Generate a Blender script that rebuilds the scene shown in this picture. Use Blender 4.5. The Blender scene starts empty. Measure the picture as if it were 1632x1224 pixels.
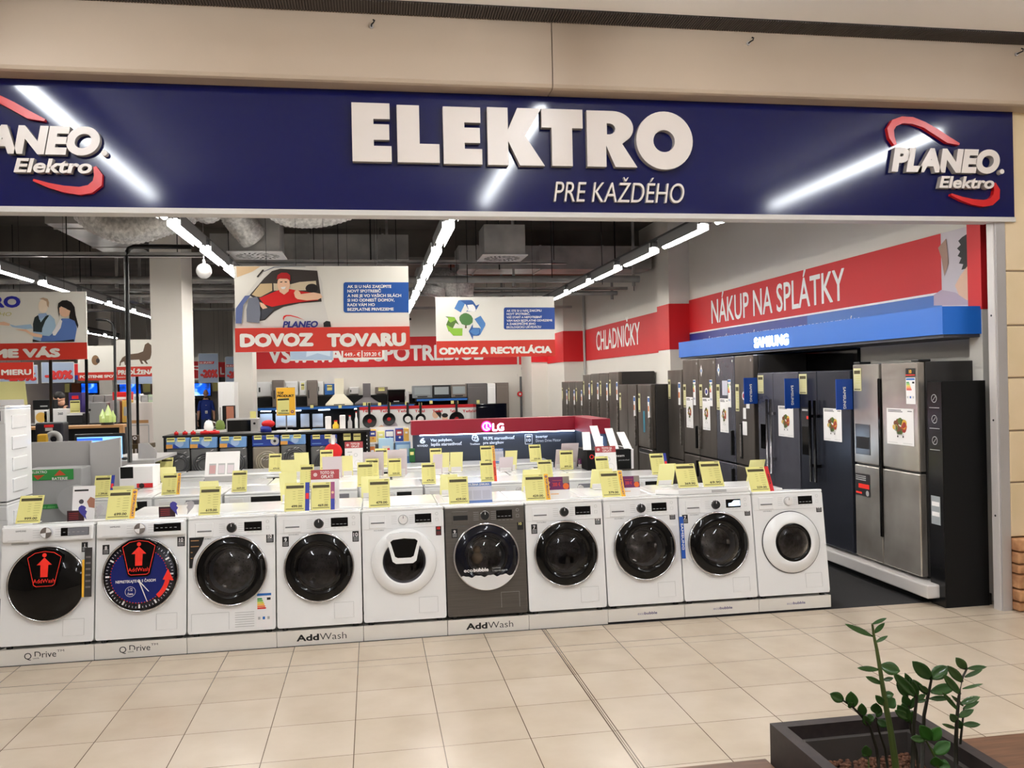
import bpy, bmesh, math, random
from mathutils import Vector, Matrix
from mathutils.geometry import tessellate_polygon
random.seed(7)
SC = bpy.context.scene
COL = SC.collection
# ------------------------------------------------------------------ camera
F_PX, YAW, PITCH, ROLL, CAM_H, CAM_D = 1357.56, 0.163309, -0.002729, -0.021939, 1.82548, 6.16249
def cam_axes():
    cy, sy, cp, sp = math.cos(YAW), math.sin(YAW), math.cos(PITCH), math.sin(PITCH)
    f = Vector((sy*cp, cy*cp, sp)); r0 = Vector((cy, -sy, 0)); u0 = r0.cross(f)
    c, s = math.cos(ROLL), math.sin(ROLL)
    return r0*c + u0*s, u0*c - r0*s, f
RT, UP, FW = cam_axes()
CAM = Vector((0, -CAM_D, CAM_H))
cd = bpy.data.cameras.new('camera'); co = bpy.data.objects.new('camera', cd); COL.objects.link(co)
co.matrix_world = Matrix(((RT.x, UP.x, -FW.x, CAM.x), (RT.y, UP.y, -FW.y, CAM.y), (RT.z, UP.z, -FW.z, CAM.z), (0, 0, 0, 1)))
cd.sensor_fit = 'HORIZONTAL'; cd.sensor_width = 36; cd.lens = F_PX*36/1632; cd.clip_end = 200
SC.camera = co
def at(x, y, Y=None, X=None, Z=None):
    """world point on a plane of the place, measured in the photograph"""
    d = FW + RT*((x-816)/F_PX) - UP*((y-612)/F_PX)
    t = (Y-CAM.y)/d.y if Y is not None else (X-CAM.x)/d.x if X is not None else (Z-CAM.z)/d.z
    return CAM + d*t
# ------------------------------------------------------------------ world, exposure
SC.view_settings.view_transform = 'Standard'; SC.view_settings.look = 'None'
SC.view_settings.exposure = 1.0; SC.view_settings.gamma = 1.0; SC.view_settings.use_curve_mapping = False
wd = bpy.data.worlds.new('world'); SC.world = wd; wd.use_nodes = True
wd.node_tree.nodes['Background'].inputs[0].default_value = (1.0, .95, .9, 1); wd.node_tree.nodes['Background'].inputs[1].default_value = .05
TUBE_E, MALL_E = 43.0, 31.0
# ------------------------------------------------------------------ materials
MATS = {}
def lin(c): return tuple((v/12.92 if v <= .04045 else ((v+.055)/1.055)**2.4) for v in c)
def mat(name, rgb=(.8, .8, .8), rough=.5, metal=0.0, emit=0.0, spec=.5, coat=0.0, srgb=True):
    if name in MATS: return MATS[name]
    m = bpy.data.materials.new(name); m.use_nodes = True
    b = m.node_tree.nodes['Principled BSDF']
    c = lin(rgb) if srgb else rgb
    b.inputs['Base Color'].default_value = (*c, 1); b.inputs['Roughness'].default_value = rough
    b.inputs['Metallic'].default_value = metal; b.inputs['Specular IOR Level'].default_value = spec
    b.inputs['Coat Weight'].default_value = coat
    if emit:
        b.inputs['Emission Color'].default_value = (*c, 1); b.inputs['Emission Strength'].default_value = emit
    MATS[name] = m
    return m
def noise_mix(m, c1, c2, scale=4, detail=3, rough_var=None, stretch=None, bump=0):
    nt = m.node_tree; b = nt.nodes['Principled BSDF']
    tc = nt.nodes.new('ShaderNodeTexCoord'); n = nt.nodes.new('ShaderNodeTexNoise'); r = nt.nodes.new('ShaderNodeMix'); r.data_type = 'RGBA'
    n.inputs['Scale'].default_value = scale; n.inputs['Detail'].default_value = detail
    if stretch:
        mp = nt.nodes.new('ShaderNodeMapping'); mp.inputs['Scale'].default_value = stretch
        nt.links.new(tc.outputs['Object'], mp.inputs['Vector']); nt.links.new(mp.outputs['Vector'], n.inputs['Vector'])
    else: nt.links.new(tc.outputs['Object'], n.inputs['Vector'])
    cr = nt.nodes.new('ShaderNodeMapRange'); cr.inputs[1].default_value = .3; cr.inputs[2].default_value = .7
    nt.links.new(n.outputs['Fac'], cr.inputs[0]); nt.links.new(cr.outputs[0], r.inputs['Factor'])
    r.inputs['A'].default_value = (*lin(c1), 1); r.inputs['B'].default_value = (*lin(c2), 1)
    nt.links.new(r.outputs['Result'], b.inputs['Base Color'])
    if bump:
        bp = nt.nodes.new('ShaderNodeBump'); bp.inputs['Strength'].default_value = bump; bp.inputs['Distance'].default_value = .01
        nt.links.new(n.outputs['Fac'], bp.inputs['Height']); nt.links.new(bp.outputs['Normal'], b.inputs['Normal'])
    return m
WHITE = mat('appliance white', (.95, .95, .95), .22, coat=.3)
WHITE2 = mat('appliance white top', (.95, .95, .95), .18, coat=.4)
PANELW = mat('panel white', (.91, .90, .89), .3)
GREYW = mat('soft grey print', (.72, .72, .72), .4)
INOX = noise_mix(mat('graphite steel', (.42, .40, .38), .34, .75), (.40, .385, .365), (.45, .43, .41), 3, stretch=(1, 1, 60))
BLACKG = mat('black gloss', (.018, .018, .022), .06, spec=.32)
BLACK = mat('black plastic', (.05, .05, .055), .4)
BLACKM = mat('black matte', (.025, .025, .028), .7, spec=.3)
NAVYG = mat('dark navy gloss', (.04, .05, .10), .08, spec=.35)
CHROME = mat('chrome', (.85, .85, .87), .12, 1)
STEEL = noise_mix(mat('drum steel', (.35, .34, .33), .35, .9), (.50, .48, .46), (.70, .68, .66), 30)
RUBBER = mat('grey rubber', (.22, .22, .23), .6)
PINK = mat('print red', (.95, .13, .12), .5)
REDN = mat('sticker red', (1.0, .19, .13), .45)
YEL = mat('tag yellow', (.91, .88, .56), .6)
YELB = mat('tag yellow back', (.94, .92, .64), .6)
TAGD = mat('tag dark print', (.28, .25, .12), .6)
TAGL = mat('tag faint print', (.79, .76, .46), .6)
INK = mat('ink', (.07, .06, .05), .6)
ORANGE = mat('strip orange', (.98, .74, .20), .55)
PURP = mat('print purple', (.27, .16, .48), .55)
BLUES = mat('strip blue', (.16, .22, .62), .5)
PAPER = mat('paper white', (.94, .93, .93), .6)
PAPERL = mat('paper lilac', (.86, .81, .83), .6)
BURG = mat('card burgundy', (.70, .26, .28), .55)
PRWHITE = mat('print white', (.95, .94, .93), .55)
BOARDW = mat('board white', (.90, .89, .86), .45)
BOARDR = mat('board red', (.80, .20, .14), .45)
WALLR = mat('wall red', (.82, .10, .13), .6)
WALLW = mat('wall white', (.88, .86, .83), .8)
SKYB = mat('board blue', (.13, .40, .72), .45)
DEEPB = mat('board deep blue', (.10, .20, .55), .45)
GREEN = mat('print green', (.35, .62, .20), .5)
SKIN = mat('skin', (.85, .64, .53), .6)
SKIN2 = mat('print skin', (.93, .76, .64), .6)
HAIR = mat('hair dark', (.10, .08, .08), .6)
GREYP = mat('grey panel', (.70, .69, .69), .5)
ALU = mat('aluminium', (.78, .77, .77), .35, .6)
GALV = noise_mix(mat('galvanised', (.65, .65, .65), .40, .35), (.56, .56, .56), (.74, .73, .72), 2.5)
FOIL = noise_mix(mat('foil duct', (.8, .8, .8), .30, .3), (.74, .73, .72), (.97, .96, .95), 26, 4, stretch=(1, 1, 1), bump=1.0)
CONC = noise_mix(mat('concrete dark', (.42, .40, .38), .85), (.36, .345, .33), (.48, .455, .43), 1.2)
DARKM = mat('dark metal', (.09, .09, .095), .5, .3)
TUBE = mat('tube light', (1.0, .985, .955), .5, emit=TUBE_E)
WOODL = mat('light wood', (.74, .55, .36), .5)
# glass: mostly clear, glossy film
def glass_mat(name, tint, f=.12, rough=.03):
    m = bpy.data.materials.new(name); m.use_nodes = True; nt = m.node_tree; nt.nodes.clear()
    o = nt.nodes.new('ShaderNodeOutputMaterial'); mx = nt.nodes.new('ShaderNodeMixShader'); t = nt.nodes.new('ShaderNodeBsdfTransparent'); g = nt.nodes.new('ShaderNodeBsdfGlossy')
    fr = nt.nodes.new('ShaderNodeFresnel'); fr.inputs[0].default_value = 1.5
    t.inputs[0].default_value = (*tint, 1); g.inputs['Roughness'].default_value = rough; g.inputs[0].default_value = (.9, .9, .95, 1)
    nt.links.new(fr.outputs[0], mx.inputs[0]); nt.links.new(t.outputs[0], mx.inputs[1]); nt.links.new(g.outputs[0], mx.inputs[2]); nt.links.new(mx.outputs[0], o.inputs[0])
    MATS[name] = m
    return m
GLASS = glass_mat('door glass', (.72, .72, .74))
PLASTIC = glass_mat('clear plastic', (.85, .87, .88), rough=.12)
GLASSD = glass_mat('dark door glass', (.30, .30, .34))
# ------------------------------------------------------------------ mesh builder
TXT = {}
def text_geo(s, bold=0.0, shear=0.0, res=3):
    k = (s, round(bold, 4), round(shear, 3), res)
    if k in TXT: return TXT[k]
    cu = bpy.data.curves.new('tmp', 'FONT'); cu.body = s; cu.size = 1; cu.offset = bold; cu.shear = shear; cu.resolution_u = res
    ob = bpy.data.objects.new('tmp', cu); COL.objects.link(ob)
    bpy.context.view_layer.update()
    me = ob.evaluated_get(bpy.context.evaluated_depsgraph_get()).to_mesh()
    vs = [(v.co.x, v.co.y) for v in me.vertices]; fs = [tuple(p.vertices) for p in me.polygons]
    ob.evaluated_get(bpy.context.evaluated_depsgraph_get()).to_mesh_clear()
    bpy.data.objects.remove(ob); bpy.data.curves.remove(cu)
    if vs:
        x0 = min(v[0] for v in vs); x1 = max(v[0] for v in vs)
    else: x0, x1 = 0, 0
    TXT[k] = (vs, fs, x0, x1)
    return TXT[k]
CAPH = {}
def cap_h(bold):
    k = round(bold, 4)
    if k not in CAPH:
        vs = text_geo('H', bold)[0]; CAPH[k] = (min(v[1] for v in vs), max(v[1] for v in vs))
    return CAPH[k]
class MB:
    def __init__(s): s.v = []; s.f = []; s.m = []; s.ms = []; s.sm = []; s.T = Matrix.Identity(4)
    def mi(s, m):
        if m not in s.ms: s.ms.append(m)
        return s.ms.index(m)
    def add(s, vs, fs, m, smooth=False):
        n = len(s.v); s.v += [tuple(s.T @ Vector(v)) for v in vs]; i = s.mi(m)
        for f in fs: s.f.append(tuple(n+k for k in f)); s.m.append(i); s.sm.append(smooth)
        return s
    def box(s, x0, x1, y0, y1, z0, z1, m, skip=''):
        vs = [(x0,y0,z0),(x1,y0,z0),(x1,y1,z0),(x0,y1,z0),(x0,y0,z1),(x1,y0,z1),(x1,y1,z1),(x0,y1,z1)]
        fs = {'b':(0,3,2,1),'t':(4,5,6,7),'f':(0,1,5,4),'r':(1,2,6,5),'k':(2,3,7,6),'l':(3,0,4,7)}
        return s.add(vs, [f for k, f in fs.items() if k not in skip], m)
    def rbox(s, x0, x1, y0, y1, z0, z1, m, r=.01, seg=2):
        bm = bmesh.new(); bmesh.ops.create_cube(bm, size=1)
        for v in bm.verts: v.co = Vector(((x0+x1)/2+v.co.x*(x1-x0), (y0+y1)/2+v.co.y*(y1-y0), (z0+z1)/2+v.co.z*(z1-z0)))
        r = min(r, .49*min(x1-x0, y1-y0, z1-z0))
        bmesh.ops.bevel(bm, geom=bm.edges[:], offset=r, segments=seg, affect='EDGES', profile=.5)
        bm.verts.index_update()
        s.add([v.co[:] for v in bm.verts], [tuple(v.index for v in f.verts) for f in bm.faces], m); bm.free(); return s
    def quad(s, a, b, c, d, m): return s.add([a, b, c, d], [(0, 1, 2, 3)], m)
    def rect(s, x0, x1, z0, z1, y, m): return s.add([(x0,y,z0),(x1,y,z0),(x1,y,z1),(x0,y,z1)], [(0,1,2,3)], m)
    def poly(s, pts, y, m):                       # flat polygon in the XZ plane, facing -Y
        tri = tessellate_polygon([[Vector((p[0], p[1], 0)) for p in pts]])
        return s.add([(p[0], y, p[1]) for p in pts], s._face(pts, tri), m)
    def _face(s, pts, tri):
        out = []
        for t in tri:
            a, b, c = (pts[i] for i in t)
            ar = (b[0]-a[0])*(c[1]-a[1])-(b[1]-a[1])*(c[0]-a[0])
            out.append(tuple(t) if ar > 0 else (t[0], t[2], t[1]))
        return out
    def prism(s, loops, y0, y1, m, side=None, caps='fb'):   # loops in XZ; y0 front
        side = side or m
        allp = [p for l in loops for p in l]
        tri = tessellate_polygon([[Vector((p[0], p[1], 0)) for p in l] for l in loops])
        fr = s._face(allp, tri)
        if 'f' in caps: s.add([(p[0], y0, p[1]) for p in allp], fr, m)
        if 'b' in caps: s.add([(p[0], y1, p[1]) for p in allp], [tuple(reversed(f)) for f in fr], m)
        for l in loops:
            n = len(l); ar = sum(l[i][0]*l[(i+1) % n][1]-l[(i+1) % n][0]*l[i][1] for i in range(n))
            hole = l is not loops[0]
            vs = [(p[0], y0, p[1]) for p in l]+[(p[0], y1, p[1]) for p in l]
            fs = [(i, n+i, n+(i+1) % n, (i+1) % n) for i in range(n)]
            if (ar > 0) == hole: fs = [tuple(reversed(f)) for f in fs]
            if False: pass
            s.add(vs, fs if hole else fs, side)
        return s
    def lathe(s, prof, c, m, seg=48, axis='y', smooth=True):   # prof: (r, a) along axis
        vs = []; fs = []; n = len(prof)
        for k in range(seg):
            t = 2*math.pi*k/seg; ct, st = math.cos(t), math.sin(t)
            for r, a in prof:
                if axis == 'y': vs.append((c[0]+r*ct, c[1]+a, c[2]+r*st))
                elif axis == 'z': vs.append((c[0]+r*ct, c[1]+r*st, c[2]+a))
                else: vs.append((c[0]+a, c[1]+r*ct, c[2]+r*st))
        for k in range(seg):
            k2 = (k+1) % seg
            for i in range(n-1): fs.append((k*n+i, k*n+i+1, k2*n+i+1, k2*n+i))
        return s.add(vs, fs, m, smooth)
    def cyl(s, c, r, h, m, axis='z', seg=20, r2=None):
        r2 = r if r2 is None else r2
        return s.lathe([(0, 0), (r, 0), (r2, h), (0, h)], c, m, seg, axis, smooth=False)
    def torus(s, c, R, r, m, axis='y', seg=64, ns=10):
        return s.lathe([(R+r*math.cos(2*math.pi*i/ns), r*math.sin(2*math.pi*i/ns)) for i in range(ns+1)], c, m, seg, axis)
    def disc(s, cx, cz, r, y, m, n=32, rx=1):
        return s.poly([(cx+r*rx*math.cos(2*math.pi*i/n), cz+r*math.sin(2*math.pi*i/n)) for i in range(n)], y, m)
    def ring(s, cx, cz, r0, r1, y, m, n=40, a0=0, a1=2*math.pi):
        vs = []
        for i in range(n+1):
            t = a0+(a1-a0)*i/n
            vs += [(cx+r0*math.cos(t), y, cz+r0*math.sin(t)), (cx+r1*math.cos(t), y, cz+r1*math.sin(t))]
        return s.add(vs, [(2*i, 2*i+1, 2*i+3, 2*i+2) for i in range(n)], m)
    def line(s, pts, w, y, m):                   # flat stroke in XZ
        for (a, b) in zip(pts, pts[1:]):
            d = Vector((b[0]-a[0], b[1]-a[1])); L = d.length or 1; n = Vector((-d.y, d.x))/L*w/2
            s.poly([(a[0]-n.x, a[1]-n.y), (b[0]-n.x, b[1]-n.y), (b[0]+n.x, b[1]+n.y), (a[0]+n.x, a[1]+n.y)], y, m)
        return s
    def tube(s, pts, r, m, seg=10, smooth=True):
        pts = [Vector(p) for p in pts]; rs = r if isinstance(r, (list, tuple)) else [r]*len(pts)
        vs = []; fs = []; up = Vector((0, 0, 1))
        for i, p in enumerate(pts):
            t = (pts[min(i+1, len(pts)-1)]-pts[max(i-1, 0)]).normalized()
            a = t.cross(up if abs(t.z) < .95 else Vector((1, 0, 0))).normalized(); b = t.cross(a)
            for k in range(seg):
                q = 2*math.pi*k/seg; vs.append((p+a*(rs[i]*math.cos(q))+b*(rs[i]*math.sin(q)))[:])
        for i in range(len(pts)-1):
            for k in range(seg): fs.append((i*seg+k, i*seg+(k+1) % seg, (i+1)*seg+(k+1) % seg, (i+1)*seg+k))
        fs += [tuple(range(seg)), tuple((len(pts)-1)*seg+k for k in reversed(range(seg)))]
        return s.add(vs, fs, m, smooth)
    def sphere(s, c, r, m, n=12, sc=(1, 1, 1)):
        vs = []; fs = []; h = n//2
        for j in range(h+1):
            ph = math.pi*j/h
            for i in range(n):
                t = 2*math.pi*i/n; vs.append((c[0]+r*sc[0]*math.sin(ph)*math.cos(t), c[1]+r*sc[1]*math.sin(ph)*math.sin(t), c[2]+r*sc[2]*math.cos(ph)))
        for j in range(h):
            for i in range(n): fs.append((j*n+i, (j+1)*n+i, (j+1)*n+(i+1) % n, j*n+(i+1) % n))
        return s.add(vs, fs, m, True)
    def text(s, t, x, z, h, m, w=None, y=-.001, bold=0.0, shear=0.0, al='L', ext=0.0, side=None, rot=0.0):
        over = bold if (bold > .005 and not ext) else 0
        vs, fs, x0, x1 = text_geo(t, 0 if over else bold, shear, 9 if ext else 3)
        if not vs: return s
        lo, hi = cap_h(0 if over else bold); x0 -= over; x1 += over; lo -= over; hi += over; k = h/(hi-lo); kx = k if w is None else w/(x1-x0)
        W = (x1-x0)*kx; ox = x-(0 if al == 'L' else W/2 if al == 'C' else W)
        P = [((v[0]-x0)*kx+ox, (v[1]-lo)*k+z) for v in vs]
        if rot:
            c, sn = math.cos(rot), math.sin(rot); P = [(x+(a-x)*c-(b-z)*sn, z+(a-x)*sn+(b-z)*c) for a, b in P]
        if over:
            for q in range(8): s.add([(a+over*kx*math.cos(q*math.pi/4), y-.00001*q, b+over*k*math.sin(q*math.pi/4)) for a, b in P], fs, m)
        s.add([(a, y-(.0001 if over else 0), b) for a, b in P], fs, m)
        if ext:
            from collections import Counter
            ed = Counter(); 
            for f in fs:
                for i in range(len(f)):
                    a, b = f[i], f[(i+1) % len(f)]; ed[(a, b)] += 1
            be = [(a, b) for (a, b) in ed if (b, a) not in ed]
            n = len(P)
            s.add([(a, y, b) for a, b in P]+[(a, y+ext, b) for a, b in P], [(a, n+a, n+b, b) for a, b in be], side or m)
        return s
    def px(s, pts, Y, m): return s.poly([(lambda q: (q.x, q.z))(at(a, b, Y=Y)) for a, b in pts], Y, m)
    def build(s, name, parent=None, loc=None, world=False, rot=None):
        me = bpy.data.meshes.new(name)
        off = Vector(parent.location) if (world and parent) else Vector(loc) if (world and loc is not None) else Vector((0, 0, 0))
        me.from_pydata([(v[0]-off.x, v[1]-off.y, v[2]-off.z) for v in s.v], [], s.f)
        for m in s.ms: me.materials.append(m)
        me.polygons.foreach_set('material_index', s.m); me.polygons.foreach_set('use_smooth', s.sm); me.update()
        o = bpy.data.objects.new(name, me); COL.objects.link(o)
        if parent: o.parent = parent
        if loc is not None: o.location = loc
        if rot is not None: o.rotation_euler = rot
        return o
def tag(o, label=None, cat=None, group=None, kind=None):
    for k, v in (('label', label), ('category', cat), ('group', group), ('kind', kind)):
        if v: o[k] = v
    return o
def thing(name, label, cat, loc=(0, 0, 0), rot=(0, 0, 0), group=None):
    o = bpy.data.objects.new(name, None); COL.objects.link(o); o.location = loc; o.rotation_euler = rot; o.empty_display_size = .1
    return tag(o, label, cat, group)
def kids(o): return [c for c in bpy.data.objects if c.parent == o]
def copy_tree(o, parent=None):
    c = o.copy(); COL.objects.link(c)
    if parent: c.parent = parent
    for ch in kids(o): copy_tree(ch, c)
    return c
def struct(mb, name, **k): return tag(mb.build(name, **k), kind='structure')
R90 = math.radians(90)
# ================================================================== SETTING
def tile_mat():
    m = bpy.data.materials.new('mall floor tiles'); m.use_nodes = True; nt = m.node_tree; b = nt.nodes['Principled BSDF']
    N = nt.nodes.new; L = nt.links.new
    g = N('ShaderNodeNewGeometry'); sx = N('ShaderNodeSeparateXYZ'); L(g.outputs['Position'], sx.inputs[0])
    def grid(sock, off, size, w):
        a = N('ShaderNodeMath'); a.operation = 'SUBTRACT'; L(sock, a.inputs[0]); a.inputs[1].default_value = off
        d = N('ShaderNodeMath'); d.operation = 'DIVIDE'; L(a.outputs[0], d.inputs[0]); d.inputs[1].default_value = size
        r = N('ShaderNodeMath'); r.operation = 'ROUND'; L(d.outputs[0], r.inputs[0])
        s = N('ShaderNodeMath'); s.operation = 'SUBTRACT'; L(d.outputs[0], s.inputs[0]); L(r.outputs[0], s.inputs[1])
        ab = N('ShaderNodeMath'); ab.operation = 'ABSOLUTE'; L(s.outputs[0], ab.inputs[0])
        lt = N('ShaderNodeMath'); lt.operation = 'LESS_THAN'; L(ab.outputs[0], lt.inputs[0]); lt.inputs[1].default_value = w/size/2
        fl = N('ShaderNodeMath'); fl.operation = 'FLOOR'; L(d.outputs[0], fl.inputs[0])
        return lt.outputs[0], fl.outputs[0]
    gx, fx = grid(sx.outputs[0], .318, .445, .0045); gy, fy = grid(sx.outputs[1], -.565, .438, .0035)
    # double expansion joint
    def near(sock, v, w):
        c = N('ShaderNodeMath'); c.operation = 'COMPARE'; L(sock, c.inputs[0]); c.inputs[1].default_value = v; c.inputs[2].default_value = w; return c.outputs[0]
    j1 = near(sx.outputs[0], 1.196, .004); j2 = near(sx.outputs[0], 1.222, .003); j3 = near(sx.outputs[1], -.44, .003)
    def mx(a, bb):
        q = N('ShaderNodeMath'); q.operation = 'MAXIMUM'; L(a, q.inputs[0]); L(bb, q.inputs[1]); return q.outputs[0]
    ln = mx(mx(gx, gy), mx(mx(j1, j2), j3))
    cx = N('ShaderNodeCombineXYZ'); L(fx, cx.inputs[0]); L(fy, cx.inputs[1])
    wn = N('ShaderNodeTexWhiteNoise'); L(cx.outputs[0], wn.inputs['Vector'])
    ns = N('ShaderNodeTexNoise'); ns.inputs['Scale'].default_value = 3.2; ns.inputs['Detail'].default_value = 5; L(g.outputs['Position'], ns.inputs['Vector'])
    ad = N('ShaderNodeMath'); ad.operation = 'MULTIPLY_ADD'; L(wn.outputs['Value'], ad.inputs[0]); ad.inputs[1].default_value = .3
    L(ns.outputs['Fac'], ad.inputs[2])
    cr = N('ShaderNodeValToRGB'); L(ad.outputs[0], cr.inputs[0])
    cr.color_ramp.elements[0].position = .3; cr.color_ramp.elements[0].color = (*lin((.755, .685, .60)), 1)
    cr.color_ramp.elements[1].position = .95; cr.color_ramp.elements[1].color = (*lin((.83, .77, .695)), 1)
    mc = N('ShaderNodeMix'); mc.data_type = 'RGBA'; L(ln, mc.inputs['Factor']); L(cr.outputs[0], mc.inputs['A']); mc.inputs['B'].default_value = (*lin((.36, .28, .22)), 1)
    L(mc.outputs['Result'], b.inputs['Base Color']); b.inputs['Roughness'].default_value = .27; b.inputs['Specular IOR Level'].default_value = .5
    return m
FLOORM = tile_mat()
CARPET = noise_mix(mat('charcoal carpet', (.15, .145, .15), .95), (.11, .105, .11), (.2, .195, .2), 160, 2)
struct(MB().box(-9, 9, -12, -.02, -.1, 0, FLOORM), 'floor')
struct(MB().box(4.42, 9, -.02, .3, -.1, 0, FLOORM), 'floor')
struct(MB().box(-9, 4.42, -.02, .3, -.1, .0, CARPET).box(-9, 5, .3, 23, -.1, .0, CARPET), 'floor')
BEIGE = noise_mix(mat('bulkhead beige', (.71, .635, .555), .55), (.70, .625, .545), (.73, .655, .575), 1)
CEILM = mat('mall ceiling paint', (.95, .93, .91), .7)
# bulkhead above the shop front
zc = at(880, 34, Y=-.56).z; zb = at(880, 141, Y=-.56).z
xs = at(880, 90, Y=-.56).x
def bulk(x0, x1):
    prof = [(-.56, zc), (-.56, zb+.03), (-.55, zb+.008), (-.53, zb), (-.36, zb), (-.36, zc)]
    b = MB()
    vs = [(x0, y, z) for y, z in prof]+[(x1, y, z) for y, z in prof]; n = len(prof)
    b.add(vs, [(i, (i+1) % n, n+(i+1) % n, n+i) for i in range(n)], BEIGE).add(vs, [tuple(reversed(range(n))), tuple(range(n, 2*n))], BEIGE)
    return b
struct(bulk(-7, xs-.003), 'trim_1'); struct(bulk(xs+.003, 8), 'trim_2')
g = MB(); yg0, yg1 = at(880, 35, Z=zc).y-.0, at(880, 13, Z=zc).y
GR = mat('grille dark', (.17, .145, .135), .6)
g.box(-7, 8, yg1, -.562, zc-.005, zc+.03, GR)
GR2 = mat('grille slat', (.30, .265, .25), .5)
for i in range(520): 
    x = -3.2+i*.018; g.box(x, x+.008, yg1+.004, -.566, zc-.012, zc-.004, GR2)
tag(g.build('ventilation_grille'), 'long dark slotted air grille running along the ceiling edge', 'grille')
struct(MB().box(-9, 9, -12, yg1, zc, zc+.1, CEILM), 'ceiling')
for i, (a, b) in enumerate(((592, 43), (1192, 70), (1619, 87))):
    q = at(a, b, Y=-.56); h = thing('screw_hook', ('metal screw hook in the beige bulkhead above the big shop name', 'metal screw hook in the beige bulkhead right of the panel seam', 'metal screw hook in the beige bulkhead at the top right corner')[i], 'hook', (q.x, -.565, q.z), group=None)
    MB().cyl((0, -.008, 0), .013, .01, ALU, 'y').build('base_plate', h)
    MB().tube([(0, -.005, 0), (0, -.035, 0), (.012, -.05, .005), (.02, -.045, .022), (.012, -.035, .03)], .005, DARKM, 8).build('hook', h)
# mall walls that only reflections see
MW = mat('mall wall', (.62, .58, .54), .7)
struct(MB().box(-9, 9, -12.1, -12, 0, zc, MW), 'wall_front')
struct(MB().box(-9.1, -9, -12, 23, 0, 4.6, MW), 'wall_left'); struct(MB().box(9, 9.1, -12, 0, 0, zc, MW), 'wall_side')
# lamps of the mall: three light lines running away from the shop and three more added as fill
MLINE = mat('mall light line', (.965, .985, 1.0), .5, emit=MALL_E)
ZP = zc-.2
def mirrored(px, py):
    P = at(px, py, Y=-.4); d = P-CAM; d.y = -d.y; return P+d*((ZP-P.z)/d.z)
for i in range(6):
    u0, u1 = [((20, 130), (250, 315)), ((880, 165), (765, 325)), ((1575, 185), (1215, 330))][i % 3]
    m0, m1 = mirrored(*u0), mirrored(*u1); m0.y = min(m0.y, at(u0[0], -25, Z=ZP+.03).y); d = (m0.x+m1.x)/2; L = (m0.y-m1.y)/2 if i < 3 else 1.7; ym = (m0.y+m1.y)/2
    t = thing('ceiling_light_line', ('left', 'middle', 'right')[i % 3]+(' long light line on the mall ceiling before the shop' if i < 3 else ' light line of the mall ceiling far from the shop'), 'ceiling light', (d, ym if i < 3 else -9.6, ZP))
    MB().box(-.07, .07, -L, L, .030, .05, ALU).build('housing', t)  # housing widened to block light going up to the ceiling
    MB().box(-.028, .028, -L+.02, L-.02, -.03, .029, MLINE).build('diffuser', t); b = MB()
    for yy in (-L+.3, L-.3): b.box(-.004, .004, yy-.004, yy+.004, .05, zc-ZP-.001, ALU)
    b.build('suspension_rod', t) if False else [MB().box(-.004, .004, yy-.004, yy+.004, .05, zc-ZP-.001, ALU).build('suspension_rod', t) for yy in (-L+.3, L-.3)]
# store shell
struct(MB().box(5.0, 5.2, .05, 23, 0, 4.6, WALLW), 'wall_right')
struct(MB().box(-3.0, 5.0, 17, 17.2, 0, 4.6, WALLW), 'wall_back')
struct(MB().box(-9, -3.0, 22, 22.2, 0, 4.6, WALLW), 'wall_far'); struct(MB().box(-3.2, -3.0, 17.2, 22, 0, 4.6, WALLW), 'wall_inner')
struct(MB().box(-9, 5.2, -.2, 23, 4.6, 4.8, CONC), 'ceiling')
struct(MB().box(-9, 5.2, -.30, -.2, at(880, 150, Y=-.3).z-.7, 4.75, CONC), 'wall_lintel')
# wall ribs on the right and back
struct(MB().box(4.52, 5.0, 13.6, 15.5, 0, 4.6, WALLW), 'wall_nook')
bx = at(848, 640, Y=15.5).x
struct(MB().box(bx, 4.6, 15.5, 17, 0, 4.6, WALLW), 'wall_service')
zt, zbm = 3.0, 2.28
px0 = at(1068, 560, Y=6.7); 
pr = MB().box(px0.x, 5.0, 6.7, 7.25, 0, 4.6, WALLW); struct(pr, 'wall_pier')
# red bands
def band(mb, x0, x1, y0, y1, z0, z1, m): mb.box(x0, x1, y0, y1, z0, z1, m); return mb
b = MB()
band(b, 4.985, 5.0, 7.25, 13.6, zbm, zt, WALLR); 
band(b, px0.x-.012, 5.0, 6.688, 7.25, zbm, zt, WALLR)
fr = tag(b.build('wall_band'), 'red wall band with white lettering above the far row of tall fridges', 'wall sign')
def wall_text(s, y_far, y_near, z0, z1, m, parent, name, X=4.983, bold=.012):
    t = MB(); t.text(s, 0, 0, z1-z0, m, w=abs(y_far-y_near), y=0, bold=bold)
    return t.build(name, parent, loc=(X-.002, y_far, z0), rot=(0, 0, -R90))
q0, q1 = at(952, 558, X=5.0), at(1021, 520, X=5.0)
wall_text('CHLADNIČKY', q0.y, q1.y, at(952, 559, X=5).z, at(952, 529, X=5).z, PRWHITE, fr, 'lettering')
b = MB(); yn = .64
band(b, 4.985, 5.0, yn, 6.69, 2.535, zt+.05, WALLR); b.box(4.984, 5.0, yn, 6.69, 2.515, 2.535, PRWHITE)
b.box(4.985, 5.0, yn, 3.0, 2.27, 2.515, SKYB).box(4.985, 5.0, 3.0, 6.69, 2.27, 2.515, DEEPB)
ns = tag(b.build('wall_band'), 'red and blue wall band lettered for instalment buying above the blue light box', 'wall sign')
q0, q1 = at(1136, 515, X=5.0), at(1349, 477, X=5.0)
wall_text('NÁKUP NA SPLÁTKY', q0.y, q1.y, at(1136, 516, X=5).z, at(1136, 479, X=5).z, PRWHITE, ns, 'lettering')
q0, q1 = at(1122, 545, X=5.0), at(1372, 502, X=5.0)
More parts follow.
